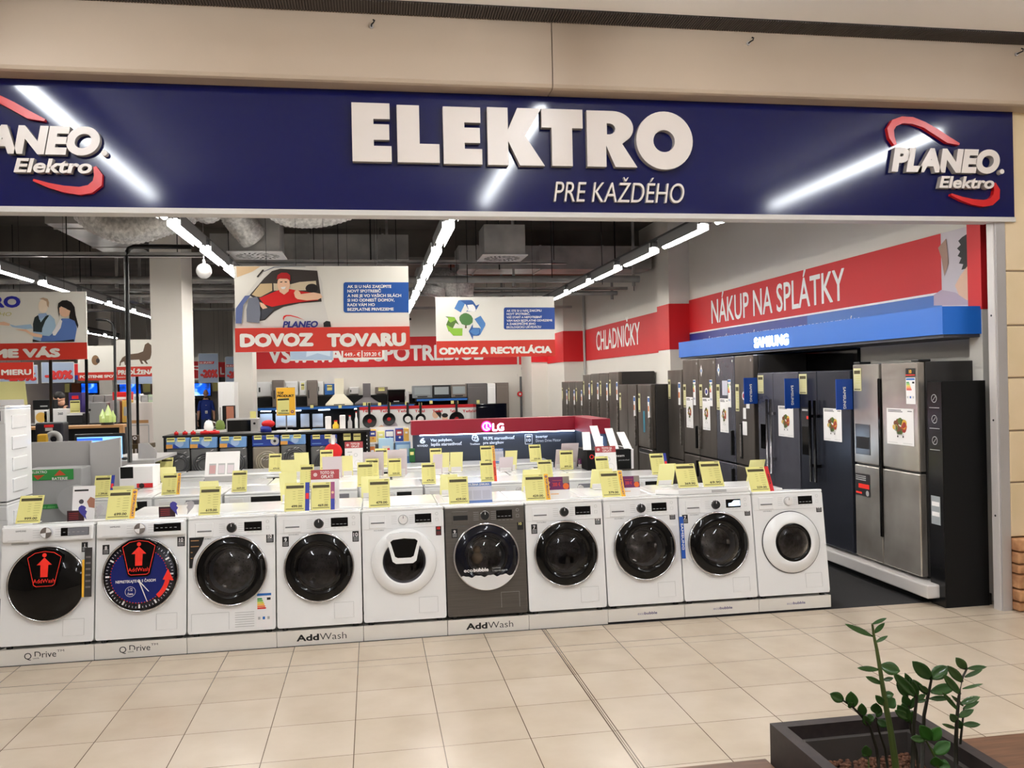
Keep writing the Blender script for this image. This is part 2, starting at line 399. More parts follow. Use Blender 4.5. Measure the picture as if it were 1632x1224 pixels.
wall_text('SPLÁCAJTE VÝHODNE, SPLÁCAJTE TAK, AKO TO VYHOVUJE VÁM', q0.y, q1.y, 2.30, 2.41, PRWHITE, ns, 'lettering')
# photo end of the band
b = MB(); b.box(4.984, 4.9995, .06, yn, 2.27, zt+.05, mat('photo pale', (.82, .78, .80), .6))
ph = tag(b.build('photo_panel'), 'pale wall photograph of a dark curly haired person leaning on a hand', 'wall picture')
def wp(pts, m, d):
    mb = MB(); mb.poly([(-(at(a, bb, X=4.98).y), at(a, bb, X=4.98).z) for a, bb in pts], 0, m)
    return mb.build('photo_area', ph, loc=(4.982-d, 0, 0), rot=(0, 0, -R90))
wp([(1533, 378), (1547, 369), (1547, 455), (1543, 440), (1538, 436), (1540, 428), (1532, 430), (1535, 421), (1528, 420), (1532, 411), (1526, 408), (1530, 401), (1525, 396), (1531, 390), (1527, 384)], HAIR, .001); wp([(1488, 470), (1500, 462), (1522, 466), (1547, 480), (1547, 486), (1488, 487)], mat('photo lilac', (.74, .66, .72), .6), .0012)
wp([(1541, 425), (1547, 420), (1547, 480), (1540, 478), (1528, 470), (1522, 455), (1530, 440)], SKIN2, .002)
wp([(1495, 395), (1508, 380), (1512, 420), (1505, 440), (1500, 410)], mat('photo tan', (.66, .52, .45), .6), .002)
# shop-front frame at the right: nib, pole, beige facade
nx = at(1551, 497, Y=.0).x
struct(MB().box(nx, 5.1, -.1, .05, 0, 4.4, WALLW), 'wall_nib')
struct(MB().box(nx-.006, 5.1, -.106, .05, 2.32, 3.3, WALLR), 'trim_3')
xf0, xf1 = at(1596, 700, Y=-.4).x, at(1611, 700, Y=-.4).x
fr = MB().box(xf0, xf1-.001, -.384, -.30, 0, 3.05, ALU).box(xf0-.012, xf0, -.37, -.30, 0, 3.05, mat('frame white', (.82, .80, .79), .4))
fo = struct(fr, 'door_1')
for z in (2.25, 1.45, .72): MB().cyl((xf0-.014, -.335, z), .008, .004, BLACK, 'x').build('screw', fo)
CREAM = noise_mix(mat('facade cream', (.86, .77, .62), .6), (.85, .76, .60), (.88, .79, .65), 3)
f = MB(); zs = [at(1622, y, Y=-.42).z for y in (431, 518, 602, 687, 770)]
edges = [4.4, zs[0]+.0]+zs[1:]
z_hi = 4.2
for z in zs+[at(1622, 858, Y=-.42).z]:
    f.rbox(xf1, 9, -.385, -.2, z+.006, z_hi-.006, CREAM, .008); z_hi = z
f.box(xf1, 9, -.375, -.2, .9, 4.2, mat('groove', (.55, .47, .38), .7))
struct(f, 'wall_facade')
st = MB(); z = 0; zt_ = at(1622, 858, Y=-.42).z; k = 0
STM = noise_mix(mat('stacked stone', (.72, .50, .33), .8), (.60, .40, .26), (.82, .62, .44), 9, bump=.5)
while z < zt_-.02:
    h = min(.075+.02*(k % 3), zt_-z); x = xf1-(k % 2)*.0
    while x < 6:
        w = .14+.05*((k*7) % 3)+random.random()*.05; st.rbox(x+.004, x+w-.004, -.44-random.random()*.02, -.2, z+.004, z+h-.004, STM, .015); x += w
    z += h; k += 1
struct(st, 'trim_4')
# columns inside the shop
c1a, c1b = at(240, 500, Y=6).x, at(290, 500, Y=6).x
struct(MB().box(c1a, c1b, 6, 6.72, 0, 4.6, WALLW), 'wall_column')
c2a, c2b = at(372, 560, Y=14.5).x, at(402, 560, Y=14.5).x
struct(MB().box(c2a, c2b, 14.5, 15.2, 0, 4.6, WALLW), 'wall_column')
# red band on the back wall
b = MB(); bz1 = at(700, 536, Y=17).z
b.box(at(408, 580, Y=17).x, at(824, 580, Y=17).x, 16.985, 17, at(700, 583, Y=17).z, bz1, WALLR)
bw = tag(b.build('wall_band'), 'red band with white lettering on the back wall over the built-in cookers', 'wall sign')
qa, qb = at(427, 579, Y=17), at(770, 575, Y=17)
MB().text('VSTAVANÉ SPOTREBIČE', qa.x, qa.z, .42, PRWHITE, w=qb.x-qa.x, y=16.98, bold=.04).build('lettering', bw)
tag(MB().box(at(827, 570, Y=17).x, bx-.0, 16.985, 17, at(835, 581, Y=17).z, bz1, WALLR).build('wall_band'), 'short red painted band on the back wall above the doorway', 'wall sign')
tag(MB().box(bx, 4.504, 15.485, 15.5, at(870, 577, Y=15.5).z, at(870, 534, Y=15.5).z, WALLR).build('wall_band'), 'red painted band on the back corner wall above the fire sign', 'wall sign')
tag(MB().box(4.505, 5.0, 13.585, 13.6, 2.27, 3.0, WALLR).box(4.505, 4.519, 13.6, 15.48, 2.27, 3.0, WALLR).build('wall_band'), 'red painted band wrapping the last corner of the right wall', 'wall sign')
# doorway in the back corner
DGREY = mat('door grey', (.36, .36, .37), .5)
da, db = at(829, 640, Y=16.98), at(846, 640, Y=16.98)
d = MB().box(da.x, db.x-.03, 16.95, 17.0, 0, at(838, 600, Y=17).z, DGREY).box(da.x-.06, db.x, 16.93, 17.0, at(838, 600, Y=17).z, at(838, 597, Y=17).z+.02, WALLW)
dd = struct(d, 'door_2'); MB().box(da.x+.05, da.x+.1, 16.9, 16.95, 1.0, 1.15, ALU).build('door_handle', dd)
q = at(886, 589, Y=13.58)
fs_ = thing('fire_sign', 'small red fire extinguisher sign on the back corner wall', 'sign', (at(886, 589, Y=15.48).x, 15.48, at(886, 589, Y=15.48).z))
MB().box(-.065, .065, 0, .015, -.075, .075, PRWHITE).box(-.058, .058, -.002, 0, -.068, .068, WALLR).build('plate', fs_)
MB().ring(0, .01, .022, .03, -.003, PRWHITE, 16).line([(-.02, -.05), (.03, .05)], .01, -.003, PRWHITE).build('pictogram', fs_)
q = at(829, 628, Y=16.9)
al = thing('alarm_bell', 'small red round alarm on the wall left of the back doorway', 'alarm', (q.x, 16.98, q.z))
MB().cyl((0, -.06, 0), .07, .06, WALLR, 'y').build('housing', al); MB().cyl((0, -.07, 0), .03, .01, PRWHITE, 'y').build('cap', al)
q = at(836, 588, Y=17)
em = thing('emergency_light', 'small twin headed grey lamp above the back doorway', 'lamp', (q.x, 16.99, q.z))
MB().box(-.1, .1, -.05, 0, -.02, .05, GREYP).build('housing', em); MB().box(-.09, -.02, -.1, -.05, -.05, .03, ALU).build('lamp_head', em); MB().box(.03, .09, -.1, -.05, -.12, -.02, ALU).build('lamp_head', em)
q = at(930, 500, X=4.97)
tag(MB().cyl((4.95, q.y-.1, 0), .03, 4.4, GREYP, 'z').build('conduit_pipe'), 'thin grey vertical pipe running up the right wall near the back corner', 'pipe')
# ================================================================== SIGN
SY = -.4
SIGNB = mat('sign blue', (.035, .065, .29), .10, spec=.45)
sx0, sx1 = -3.6, at(1615, 250, Y=SY).x; sz0, sz1 = at(880, 338.5, Y=SY).z-.0, at(880, 150, Y=SY).z
sg = thing('fascia_sign', 'wide dark blue shop fascia with raised white lettering across the entrance', 'sign', ((sx0+sx1)/2, SY, sz0))
MB().box(sx0, sx1, SY, SY+.013, sz0, sz1+.03, SIGNB).build('sign_board', sg, world=True)
LIP = mat('lip white', (.80, .78, .76), .5)
MB().box(sx0, sx1, SY-.012, SY+.013, sz0-.035, sz0, LIP).box(sx0, xf0-.02, SY+.013, SY+.12, sz0-.035, sz0, LIP).build('bottom_trim', sg, world=True)
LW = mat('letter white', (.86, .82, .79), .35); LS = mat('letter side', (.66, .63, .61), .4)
def arc(cx, cy, rx, ry, a0, a1, n): return [(cx+rx*math.cos(math.radians(a0+(a1-a0)*i/n)), cy+ry*math.sin(math.radians(a0+(a1-a0)*i/n))) for i in range(n+1)]
LET = {
 'E': ([[(0, 0), (1, 0), (1, .27), (.55, .27), (.55, .375), (.95, .375), (.95, .64), (.55, .64), (.55, .73), (.97, .73), (.97, 1), (0, 1)]]),
 'L': ([[(0, 0), (1, 0), (1, .33), (.53, .33), (.53, 1), (0, 1)]]),
 'K': ([[(0, 0), (.36, 0), (.36, .42), (.56, 0), (1.0, 0), (.66, .52), (.95, 1), (.53, 1), (.36, .62), (.36, 1), (0, 1)]]),
 'T': ([[(.24, 0), (.74, 0), (.74, .67), (1, .67), (1, 1), (0, 1), (0, .67), (.24, .67)]]),
 'R': ([[(0, 0), (.38, 0), (.38, .38), (.56, 0), (1, 0), (.70, .42)]+arc(.52, .70, .41, .30, -35, 90, 12)+[(0, 1)], [(.40, .58)]+arc(.44, .68, .13, .10, -80, 80, 6)+[(.40, .78)]]),
 'O': ([arc(.5, .5, .5, .525, 0, 360, 40)[:-1], arc(.49, .49, .19, .20, 0, 360, 28)[:-1]])}
SP = SY-.05
for ch, xa, xb, yt, yb in (('E', 562, 624.5, 164, 257.5), ('L', 634, 701, 168, 259), ('E', 707.5, 769, 170.5, 261.5), ('K', 778, 868.5, 172, 263.5), ('T', 864.5, 930, 174, 264.5), ('R', 936.5, 1016, 177, 266), ('O', 1015, 1105, 180, 268)):
    a = at(xa, yb, Y=SP); c = at(xb, yb, Y=SP); t = at((xa+xb)/2, yt, Y=SP); b0 = at((xa+xb)/2, yb, Y=SP)
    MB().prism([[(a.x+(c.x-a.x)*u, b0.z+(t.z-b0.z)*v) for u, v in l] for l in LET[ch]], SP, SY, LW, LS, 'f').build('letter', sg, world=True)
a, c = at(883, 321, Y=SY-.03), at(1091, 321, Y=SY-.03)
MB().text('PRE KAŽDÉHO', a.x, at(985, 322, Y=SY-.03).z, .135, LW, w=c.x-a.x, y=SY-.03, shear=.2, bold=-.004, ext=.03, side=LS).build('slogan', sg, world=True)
REDS = mat('sign red', (.80, .10, .10), .3)
def logo(dx):
    dd = Vector((dx, 0, 0))
    Yl = SY-.045
    def strip(pp, ws):
        P = [at(u, v, Y=Yl) for u, v in pp]; L = []; Rr = []
        for i, p in enumerate(P):
            t = (P[min(i+1, len(P)-1)]-P[max(i-1, 0)]); t.y = 0; t.normalize(); n = Vector((-t.z, 0, t.x))*ws[i]/2
            L.append((p.x+n.x+dx, p.z+n.z)); Rr.append((p.x-n.x+dx, p.z-n.z))
        m = MB(); m.prism([L+Rr[::-1]], Yl+.012, SY, REDS, REDS, 'f'); return m
    strip([(1429, 230), (1423, 218), (1421, 205), (1427, 195), (1440, 190), (1456, 191), (1475, 198), (1495, 210), (1513, 222), (1531, 229)], [.02, .045, .055, .055, .05, .05, .045, .05, .05, .015]).build('swoosh', sg, world=True)
    strip([(1518, 309), (1535, 316), (1552, 321), (1570, 323.5), (1582, 321), (1590, 313), (1591, 302), (1587, 291)], [.015, .03, .042, .05, .055, .06, .05, .02]).build('swoosh', sg, world=True)
    a, c = at(1421, 274, Y=Yl), at(1594, 276, Y=Yl)
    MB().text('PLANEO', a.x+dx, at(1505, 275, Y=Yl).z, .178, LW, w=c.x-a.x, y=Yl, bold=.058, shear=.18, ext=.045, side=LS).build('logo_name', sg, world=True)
    q = at(1598, 273, Y=Yl); MB().cyl((q.x+dx, SY-.04, q.z), .018, .04, LW, 'y').build('logo_dot', sg, world=True)
    a, c = at(1497, 298, Y=Yl), at(1585, 300, Y=Yl)
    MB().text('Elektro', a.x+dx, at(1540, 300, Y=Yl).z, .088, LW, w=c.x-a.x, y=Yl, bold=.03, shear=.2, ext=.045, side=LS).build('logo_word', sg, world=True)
logo(0); logo(at(167, 246, Y=SY-.04).x-at(1598, 273, Y=SY-.04).x)
# ================================================================== SHOP LIGHTS
SKIRT = mat('reflector grey', (.38, .38, .38), .5)
def tube_light(x, y, label, rz=0, z=3.2):
    t = thing('tube_light', label, 'ceiling light', (x, y, z), (0, 0, rz))
    MB().box(-.06, .06, -.55, .55, .048, .10, SKIRT).box(-.06, -.054, -.55, .55, -.003, .048, SKIRT).box(.054, .06, -.55, .55, -.003, .048, SKIRT).build('housing', t)
    MB().tube([(0, -.53, .012), (0, -.51, .012), (0, .51, .012), (0, .53, .012)], [.015, .026, .026, .015], TUBE, 10).build('tube', t)
    MB().box(-.04, .04, -.60, -.552, .05, .1, DARKM).build('end_cap', t); MB().box(-.04, .04, .552, .60, .05, .1, DARKM).build('end_cap', t)
    if rz:
        for sx in (-.3, .3): MB().box(-.004, .004, sx-.004, sx+.004, .1, 4.595-z, DARKM).build('suspension_rod', t)
ORD = ['nearest', 'second', 'third', 'fourth', 'fifth', 'sixth', 'seventh', 'eighth', 'ninth', 'tenth', 'eleventh', 'twelfth']
for nm, x, y0, n in (('right', 3.07, .52, 10), ('middle', .70, .52, 10), ('left', -1.61, .52, 10), ('far left', -4.12, 3.32, 8), ('outermost left', -6.6, 4.7, 10)):
    for i in range(n): tube_light(x, y0+1.385*i+(.0 if nm != 'middle' else 0), f'{ORD[i]} white tube light of the {nm} row under the shop ceiling')
    y1 = y0+1.385*(n-1)
    tk = thing('light_track', f'dark mounting track carrying the {nm} row of tube lights', 'track', (x, y0, 3.302))
    MB().box(-.025, .025, -.7, y1-y0+.7, 0, .038, DARKM).build('rail', tk)
    for yy in (-.35, y1-y0+.3): MB().box(-.004, .004, yy-.004, yy+.004, .038, 1.29, DARKM).build('suspension_rod', tk)
for i, (x, lab) in enumerate(((-2.02, 'tube light across the back wall, leftmost of five'), (-.81, 'tube light across the back wall, second from the left'), (.40, 'tube light across the back wall, middle one'), (2.6, 'tube light across the back wall, fourth from the left'), (3.85, 'tube light across the back wall, rightmost of five'))):
    t = tube_light(x, 15.0, lab, R90, 3.35)  # row added behind the hanging boards to brighten the back wall
# globe lamp
q = at(325, 432, Y=3.0)
t = thing('globe_lamp', 'white globe lamp hanging from a wire beside the white column', 'lamp', (q.x, q.y, q.z))
MB().sphere((0, 0, 0), .078, mat('globe white', (.93, .92, .92), .3), 24).build('shade', t)
MB().cyl((0, 0, -.079), .028, .012, GREYP).build('rim', t); MB().tube([(0, 0, .07), (0, 0, .12)], .015, ALU).build('socket', t); MB().tube([(0, 0, .11), (0, 0, 4.6-q.z)], .003, ALU, 6).build('wire', t)
# ================================================================== DUCTS
def flex(pts, r, name, label, n=46):
    P = [Vector(p) for p in pts]; L = []
    for i in range(n+1):
        u = i/n*(len(P)-1); k = min(int(u), len(P)-2); f = u-k
        p0, p1, p2, p3 = P[max(k-1, 0)], P[k], P[k+1], P[min(k+2, len(P)-1)]
        L.append(.5*((2*p1)+(p2-p0)*f+(2*p0-5*p1+4*p2-p3)*f*f+(3*p1-p0-3*p2+p3)*f**3))
    rs = [r*(1+.035*(1 if i % 2 else -1)+random.uniform(-.02, .02)) for i in range(len(L))]
    m = MB(); m.tube(L, rs, FOIL, 24); return tag(m.build(name), label, 'duct')
def W(px, py, Y): v = at(px, py, Y=Y); return (v.x, v.y, v.z)
flex([W(115, 290, 3.2), W(150, 342, 3.2), W(200, 362, 3.2), W(255, 352, 3.2), W(300, 330, 3.3), W(330, 290, 3.4)], .17, 'flexible_duct', 'sagging silver foil duct above the black pipe arch', 90)
flex([W(350, 290, 3.75), W(372, 338, 3.8), W(388, 360, 3.9), W(405, 380, 4.0)], .16, 'flexible_duct', 'silver foil duct dropping into the left air diffuser box', 50)
flex([W(300, 280, 2.5), W(318, 330, 2.5), W(338, 334, 2.6), W(356, 285, 2.7)], .11, 'flexible_duct', 'short silver foil loop between the two left foil ducts', 40)
flex([(W(400, 280, 2.9)[0], 2.9, 4.58), W(405, 295, 2.9), W(445, 336, 2.9), W(480, 345, 2.9), W(525, 341, 2.9), W(570, 325, 2.9), W(620, 295, 2.95), (W(630, 280, 2.95)[0], 2.95, 4.58)], .12, 'flexible_duct', 'long silver foil duct just under the fascia left of the middle lights', 90)
flex([W(692, 472, 8.6), W(699, 450, 8.6), W(717, 450, 8.6), W(734, 476, 8.6), W(738, 440, 8.6)], .20, 'flexible_duct', 'far silver foil elbow duct behind the middle lights', 40)
def duct(x0, x1, y0, y1, z0, z1, label, m=GALV, ribs='x', step=1.1):
    b = MB().box(x0, x1, y0, y1, z0, z1, m)
    L = (x1-x0) if ribs == 'x' else (y1-y0); k = .3
    while k < L:
        if ribs == 'x': b.box(x0+k, x0+k+.03, y0-.012, y1+.012, z0-.012, z1+.012, m)
        else: b.box(x0-.012, x1+.012, y0+k, y0+k+.03, z0-.012, z1+.012, m)
        k += step
    for k in (.2, .8):
        if ribs == 'x': b.box(x0+(x1-x0)*k, x0+(x1-x0)*k+.02, y0-.02, y0-.012, z0-.012, 4.595, DARKM)
        else: b.box(x0-.02, x0-.012, y0+(y1-y0)*k, y0+(y1-y0)*k+.02, z0-.012, 4.595, DARKM)
    return tag(b.build('air_duct'), label, 'duct')
dz = at(420, 398, Y=5.2)
duct(-2.3, .6, 6.9, 7.6, 3.72, 4.1, 'galvanised rectangular air duct crossing behind the left diffuser')
duct(-9, 2.2, 4.9, 5.25, 4.2, 4.45, 'galvanised flat air duct crossing the shop above the left diffuser')
duct(1.5, 4.9, 8.2, 8.9, 3.75, 4.15, 'long galvanised air duct crossing behind the right diffuser')
duct(W(90, 400, 4.5)[0]-.05, W(90, 400, 4.5)[0]+.55, 4.3, 7.0, 3.75, 4.15, 'galvanised air duct running deep into the shop at the left', ribs='y', step=1.4)
duct(-8.8, -2, 9.75, 10.3, 3.40, 3.68, 'dark galvanised air duct crossing behind the white column')
duct(-7.4, -6.85, 4.4, 8.9, 3.7, 4.1, 'outer left air duct running deep into the shop', ribs='y')
duct(.9, 1.7, 10.2, 11.0, 3.7, 4.05, 'short square duct box behind the middle light row')
tag(MB().box(1.7, 4.9, 12, 12.4, 4.0, 4.59, mat('duct salmon', (.62, .42, .36), .6)).build('air_duct'), 'salmon pink insulated duct near the back wall', 'duct')
for i, (y, z, r, c, lab) in enumerate(((2.2, 4.05, .05, 'pipe red', 'red sprinkler pipe running under the ceiling close to the fascia'), (5.7, 4.3, .045, 'pipe rust', 'rusty red sprinkler pipe behind the air diffusers'), (8.0, 3.55, .06, None, 'thick grey pipe crossing under the ceiling behind the diffusers'), (9.35, 3.45, .04, None, 'thin grey pipe crossing under the ceiling behind the diffusers'))):
    m = mat(c, ((.42, .10, .07) if i == 0 else (.36, .18, .14)), .5) if c else GALV
    b = MB().tube([(-8, y, z), (4.6, y, z)], r, m, 12)
    for k in range(6): b.cyl((-6+2.1*k, y, z-.12), .03, .1, m, 'z', 10).box(-6+2.1*k-.02, -6+2.1*k+.02, y-.02, y+.02, z, 4.09 if y > 9 else 4.595, m)
    tag(b.build('ceiling_pipe'), lab, 'pipe')
tag(MB().box(-9, 5, 1.2, 1.6, 4.2, 4.6, CONC).build('ceiling_beam'), 'concrete beam under the shop ceiling just behind the fascia', 'beam', kind='structure')
tag(MB().box(-9, 5, 9.2, 9.7, 4.1, 4.6, CONC).build('ceiling_beam'), 'concrete beam under the shop ceiling in the middle', 'beam', kind='structure')
for i, (y, z) in enumerate(((4.2, 3.36), (9.0, 3.48), (6.6, 3.62), (13.0, 3.5))):
    tx0, tx1 = ((-8.5, -1.9), (-8.5, 4.7), (-2.3, 3.0), (-8.5, 4.6))[i]
    b = MB().box(tx0, tx1, y, y+.1, z, z+.012, GALV).box(tx0, tx1, y, y+.005, z, z+.05, GALV).box(tx0, tx1, y+.095, y+.1, z, z+.05, GALV)
    for k in range(8): b.box(tx0+.3+1.2*k, tx0+.31+1.2*k, y+.04, y+.05, z, 4.595, DARKM) if tx0+.4+1.2*k < tx1 else None
    tag(b.build('cable_tray'), ('thin galvanised cable tray in front of the white column', 'galvanised cable tray crossing the shop at mid depth', 'galvanised cable tray between the two air diffusers', 'galvanised cable tray near the back wall')[i], 'cable tray')
def diffuser(px, py, Y, label, w=.62):
    q = at(px, py, Y=Y); t = thing('air_diffuser', label, 'air vent', (q.x, q.y, q.z))
    MB().box(-w/2, w/2, -w/2, w/2, .0, .012, PAPER).build('face_plate', t)
    b = MB()
    for ring, (ra, rb, n) in enumerate(((.08, .15, 12), (.18, .25, 22))):
        for k in range(n):
            a = 2*math.pi*k/n; c, s = math.cos(a), math.sin(a); c2, s2 = math.cos(a+.18), math.sin(a+.18)
            d = .012; b.add([(ra*c-d*s, ra*s+d*c, -.002), (ra*c+d*s, ra*s-d*c, -.002), (rb*c2+d*s2, rb*s2-d*c2, -.002), (rb*c2-d*s2, rb*s2+d*c2, -.002)], [(3, 2, 1, 0)], BLACKM)
    b.build('swirl_slots', t)
    MB().box(-w/2+.03, w/2-.03, -w/2+.03, w/2-.03, .012, .42, GALV).build('plenum_box', t)
    for sx in (-1, 1): MB().box(sx*.2-.004, sx*.2+.004, -.004, .004, .42, 4.595-q.z, DARKM).build('hanging_rod', t)
    return t
diffuser(411, 408, 4.3, 'white swirl air diffuser above the delivery board with the red capped driver')
diffuser(800, 412, 5.5, 'white swirl air diffuser above the recycling board')
# small hanging rods
for px, Y, lab in ((960, 7.5, 'thin dark rod hanging from the shop ceiling over the far fridges'), (1010, 8.5, 'thin dark rod hanging from the ceiling left of the right light row'), (880, 6.6, 'thin dark rod hanging from the ceiling above the recycling board'), (745, 7.2, 'thin dark rod hanging from the ceiling beside the right diffuser'), (540, 6.5, 'thin dark rod hanging from the ceiling above the delivery board'), (128, 7.0, 'thin dark rod hanging from the ceiling at the far left')):
    v = at(px, 450, Y=Y); tag(MB().tube([(v.x, Y, 3.4), (v.x, Y, 4.6)], .006, DARKM, 6).build('hanging_rod'), lab, 'rod')
# black arch pipe of the service counter
Yp = 3.0
pts = [W(207, 737, Yp), W(204, 560, Yp), W(201, 410, Yp), W(202.5, 402, Yp), W(206, 396, Yp), W(213, 393, Yp), W(260, 393, Yp), W(305, 393.5, Yp)]
tag(MB().tube(pts, .024, BLACK, 12).build('pipe_arch'), 'tall black pipe arch bending over beside the white column', 'pipe')
for i, (a, b, c, Y) in enumerate(((80, 575, 660, 5.6), (137, 572, 650, 6.2), (183, 540, 655, 7.6), (218, 600, 650, 7.8))):
    p = [(W(a, c, Y)[0], Y, 0), W(a-.5, b-12, Y), W(a-3, b-24, Y), W(a-12, b-30, Y), W(a-30, b-31, Y)] if i == 2 else [(W(a, c, Y)[0], Y, 0), W(a, b-30, Y)]
    tag(MB().tube(p, .02, BLACK, 10).build('pipe_post'), ('slim black post standing under the left service board', 'second slim black post from the left below the counter boards', 'slim black pipe post bending over behind the counter', 'shortest slim black post right of the tall black arch')[i], 'post')
# ================================================================== HANGING BOARDS
def board(name, px, Y, label, zred, cat='hanging sign', proud=.001):
    x0, y0, x1, y1 = px; a, c = at(x0, y1, Y=Y), at(x1, y0, Y=Y)
    xl, xr = at(x0, (y0+y1)/2, Y=Y).x, at(x1, (y0+y1)/2, Y=Y).x
    z0, z1 = at((x0+x1)/2, y1, Y=Y).z, at((x0+x1)/2, y0, Y=Y).z
    t = thing(name, label, cat, ((xl+xr)/2, Y, z0))
    MB().box(xl, xr, Y, Y+.02, z0, z1, BOARDW).build('panel', t, world=True)
    if zred is not None:
        zr = at((x0+x1)/2, zred, Y=Y).z
        MB().box(xl, xr, Y-proud, Y, z0, zr, BOARDR).build('caption_band', t, world=True)
    for f in (.18, .82): MB().tube([(xl+(xr-xl)*f, Y+.01, z1), (xl+(xr-xl)*f, Y+.01, 4.6)], .002, DARKM, 5).build('hanging_wire', t, world=True)
    return t
def ptext(mb, s, x0, x1, yb, h_px, Y, m, bold=.03, shear=0, d=.0):
    a, c = at(x0, yb, Y=Y-d), at(x1, yb, Y=Y-d)
    hz = at((x0+x1)/2, yb-h_px, Y=Y-d).z-at((x0+x1)/2, yb, Y=Y-d).z
    mb.text(s, a.x, at((x0+x1)/2, yb, Y=Y-d).z, hz, m, w=c.x-a.x, y=Y-d, bold=bold, shear=shear); return mb
# delivery board
Y1 = 1.15
t = board('hanging_board', (374.5, 424, 652, 559.5), Y1, 'large hanging board of a red capped driver in a white van, with delivery caption', 522, proud=.03)
VANW = mat('van white', (.86, .85, .83), .5); VANG = mat('van grey', (.45, .47, .53), .5); CABIN = mat('cab beige', (.80, .70, .54), .6); CABD = mat('cab dark', (.22, .19, .18), .6); BLUEG = mat('van blue grey', (.36, .42, .62), .5)
REDP = mat('shirt red', (.86, .09, .10), .6); REDD = mat('cap red', (.72, .08, .10), .6)
def Z(u, v): return (360+u*300/1632, 420+v*150/816)     # notes taken in an enlarged view of the board
def art(parent, Y, items, tr, name='picture'):
    out = []
    for i, (nm, pts, m) in enumerate(items):
        q = MB().px([tr(*p) for p in pts], Y-.0015-.0007*i, m); out.append(q.build(nm, parent, world=True))
    return out
def ell(cx, cy, rx, ry, n=18, a0=0, a1=360): return [(cx+rx*math.cos(math.radians(a0+(a1-a0)*i/n)), cy+ry*math.sin(math.radians(a0+(a1-a0)*i/n))) for i in range(n+(0 if a1-a0 == 360 else 1))]
art(t, Y1, [
 ('bread', [(90, 25), (300, 25), (230, 70), (150, 100), (95, 120)], mat('photo bread', (.86, .74, .58), .6)),
 ('van_body', [(83, 548), (83, 400), (170, 280), (330, 70), (420, 32), (560, 25), (780, 30), (835, 160), (850, 330), (905, 548)], VANW),
 ('door_line', [(330, 72), (420, 36), (560, 28), (690, 30), (690, 26), (560, 22), (415, 28), (320, 70)], VANG),
 ('wiper', [(265, 115), (318, 52), (332, 56), (280, 120)], CABD),
 ('window_frame', [(205, 275), (330, 130), (400, 65), (470, 45), (792, 62), (808, 170), (830, 330), (640, 345), (500, 375), (420, 415), (340, 490), (290, 500), (290, 330)], CABD),
 ('seat', [(225, 270), (300, 175), (400, 172), (402, 235), (300, 290), (260, 285)], CABIN),
 ('seat', [(412, 172), (560, 180), (640, 160), (780, 150), (790, 230), (600, 235), (415, 235)], mat('cab light', (.83, .77, .66), .6)),
 ('headrest', ell(745, 215, 55, 40), HAIR),
 ('shirt', [(290, 300), (380, 262), (470, 225), (560, 222), (650, 240), (790, 258), (800, 318), (640, 335), (560, 345), (400, 375), (330, 352)], REDP),
 ('dashboard', [(295, 420), (330, 385), (420, 390), (340, 480), (300, 490)], mat('dash', (.25, .26, .30), .6)),
 ('hand', [(285, 330), (330, 350), (360, 385), (320, 395), (300, 370)], SKIN2),
 ('neck', [(455, 190), (550, 190), (545, 240), (505, 270), (465, 245)], SKIN2),
 ('face', ell(500, 178, 55, 78), SKIN2),
 ('cap', [(440, 140), (448, 100), (480, 80), (530, 80), (556, 100), (560, 150), (530, 132), (470, 130)], REDD),
 ('eyes', [(470, 158), (490, 155), (490, 163), (470, 165)], HAIR), ('eyes', [(510, 155), (530, 157), (530, 164), (510, 163)], HAIR),
 ('smile', [(475, 205), (520, 200), (510, 222), (485, 222)], PAPER),
 ('forearm', [(590, 255), (600, 235), (620, 228), (640, 245), (650, 265), (760, 250), (820, 262), (838, 292), (800, 312), (700, 320), (620, 308), (600, 292)], SKIN2),
 ('mirror', [(200, 300), (270, 288), (290, 330), (300, 430), (290, 515), (180, 505), (178, 400)], VANG),
 ('mirror_arm', [(85, 390), (165, 280), (215, 275), (150, 360), (135, 520), (85, 520)], BLUEG),
 ('door_mirror', [(848, 550), (845, 515), (870, 497), (905, 503), (912, 550)], BLACK)], Z)
b = MB(); ptext(b, 'DOVOZ', *[Z(u, 0)[0] for u in (122, 760)], Z(0, 722)[1], 21.5, Y1, BOARDW, .068, d=.034).build('caption', t, world=True); b = MB()
ptext(b, 'TOVARU', *[Z(u, 0)[0] for u in (877, 1563)], Z(0, 720)[1], 21.5, Y1, BOARDW, .068, d=.034).build('caption', t, world=True)
b = MB(); P = [Z(*p) for p in [(1020, 180), (1024, 168), (1036, 162), (1584, 163), (1586, 424), (1040, 426), (1026, 420), (1020, 408)]]
b.px(P, Y1-.002, mat('board mid blue', (.09, .32, .64), .45)).build('text_panel', t, world=True)
b = MB()
for s, x1, yb in (('AK SI U NÁS ZAKÚPITE', 1435, 212), ('NOVÝ SPOTREBIČ', 1345, 251), ('A NIE JE VO VAŠICH SILÁCH', 1520, 291), ('SI HO ODNIESŤ DOMOV,', 1462, 330), ('RADI VÁM HO', 1292, 370), ('BEZPLATNE PRIVEZIEME', 1455, 409)):
    ptext(b, s, Z(1054, 0)[0], Z(x1, 0)[0], Z(0, yb)[1], 4.7, Y1, PRWHITE, .03, d=.004)
b.build('small_print', t, world=True)
b = MB(); ptext(b, 'PLANEO', Z(492, 0)[0], Z(800, 0)[0], Z(0, 556)[1], 10.5, Y1-.012, mat('logo blue', (.13, .17, .50), .5), .045, .2, d=.006)
b.px([Z(*p) for p in [(500, 500), (494, 475), (500, 455), (520, 446), (560, 446), (620, 462), (685, 492), (620, 470), (560, 456), (525, 457), (508, 470)]], Y1-.019, REDP).build('logo', t, world=True)
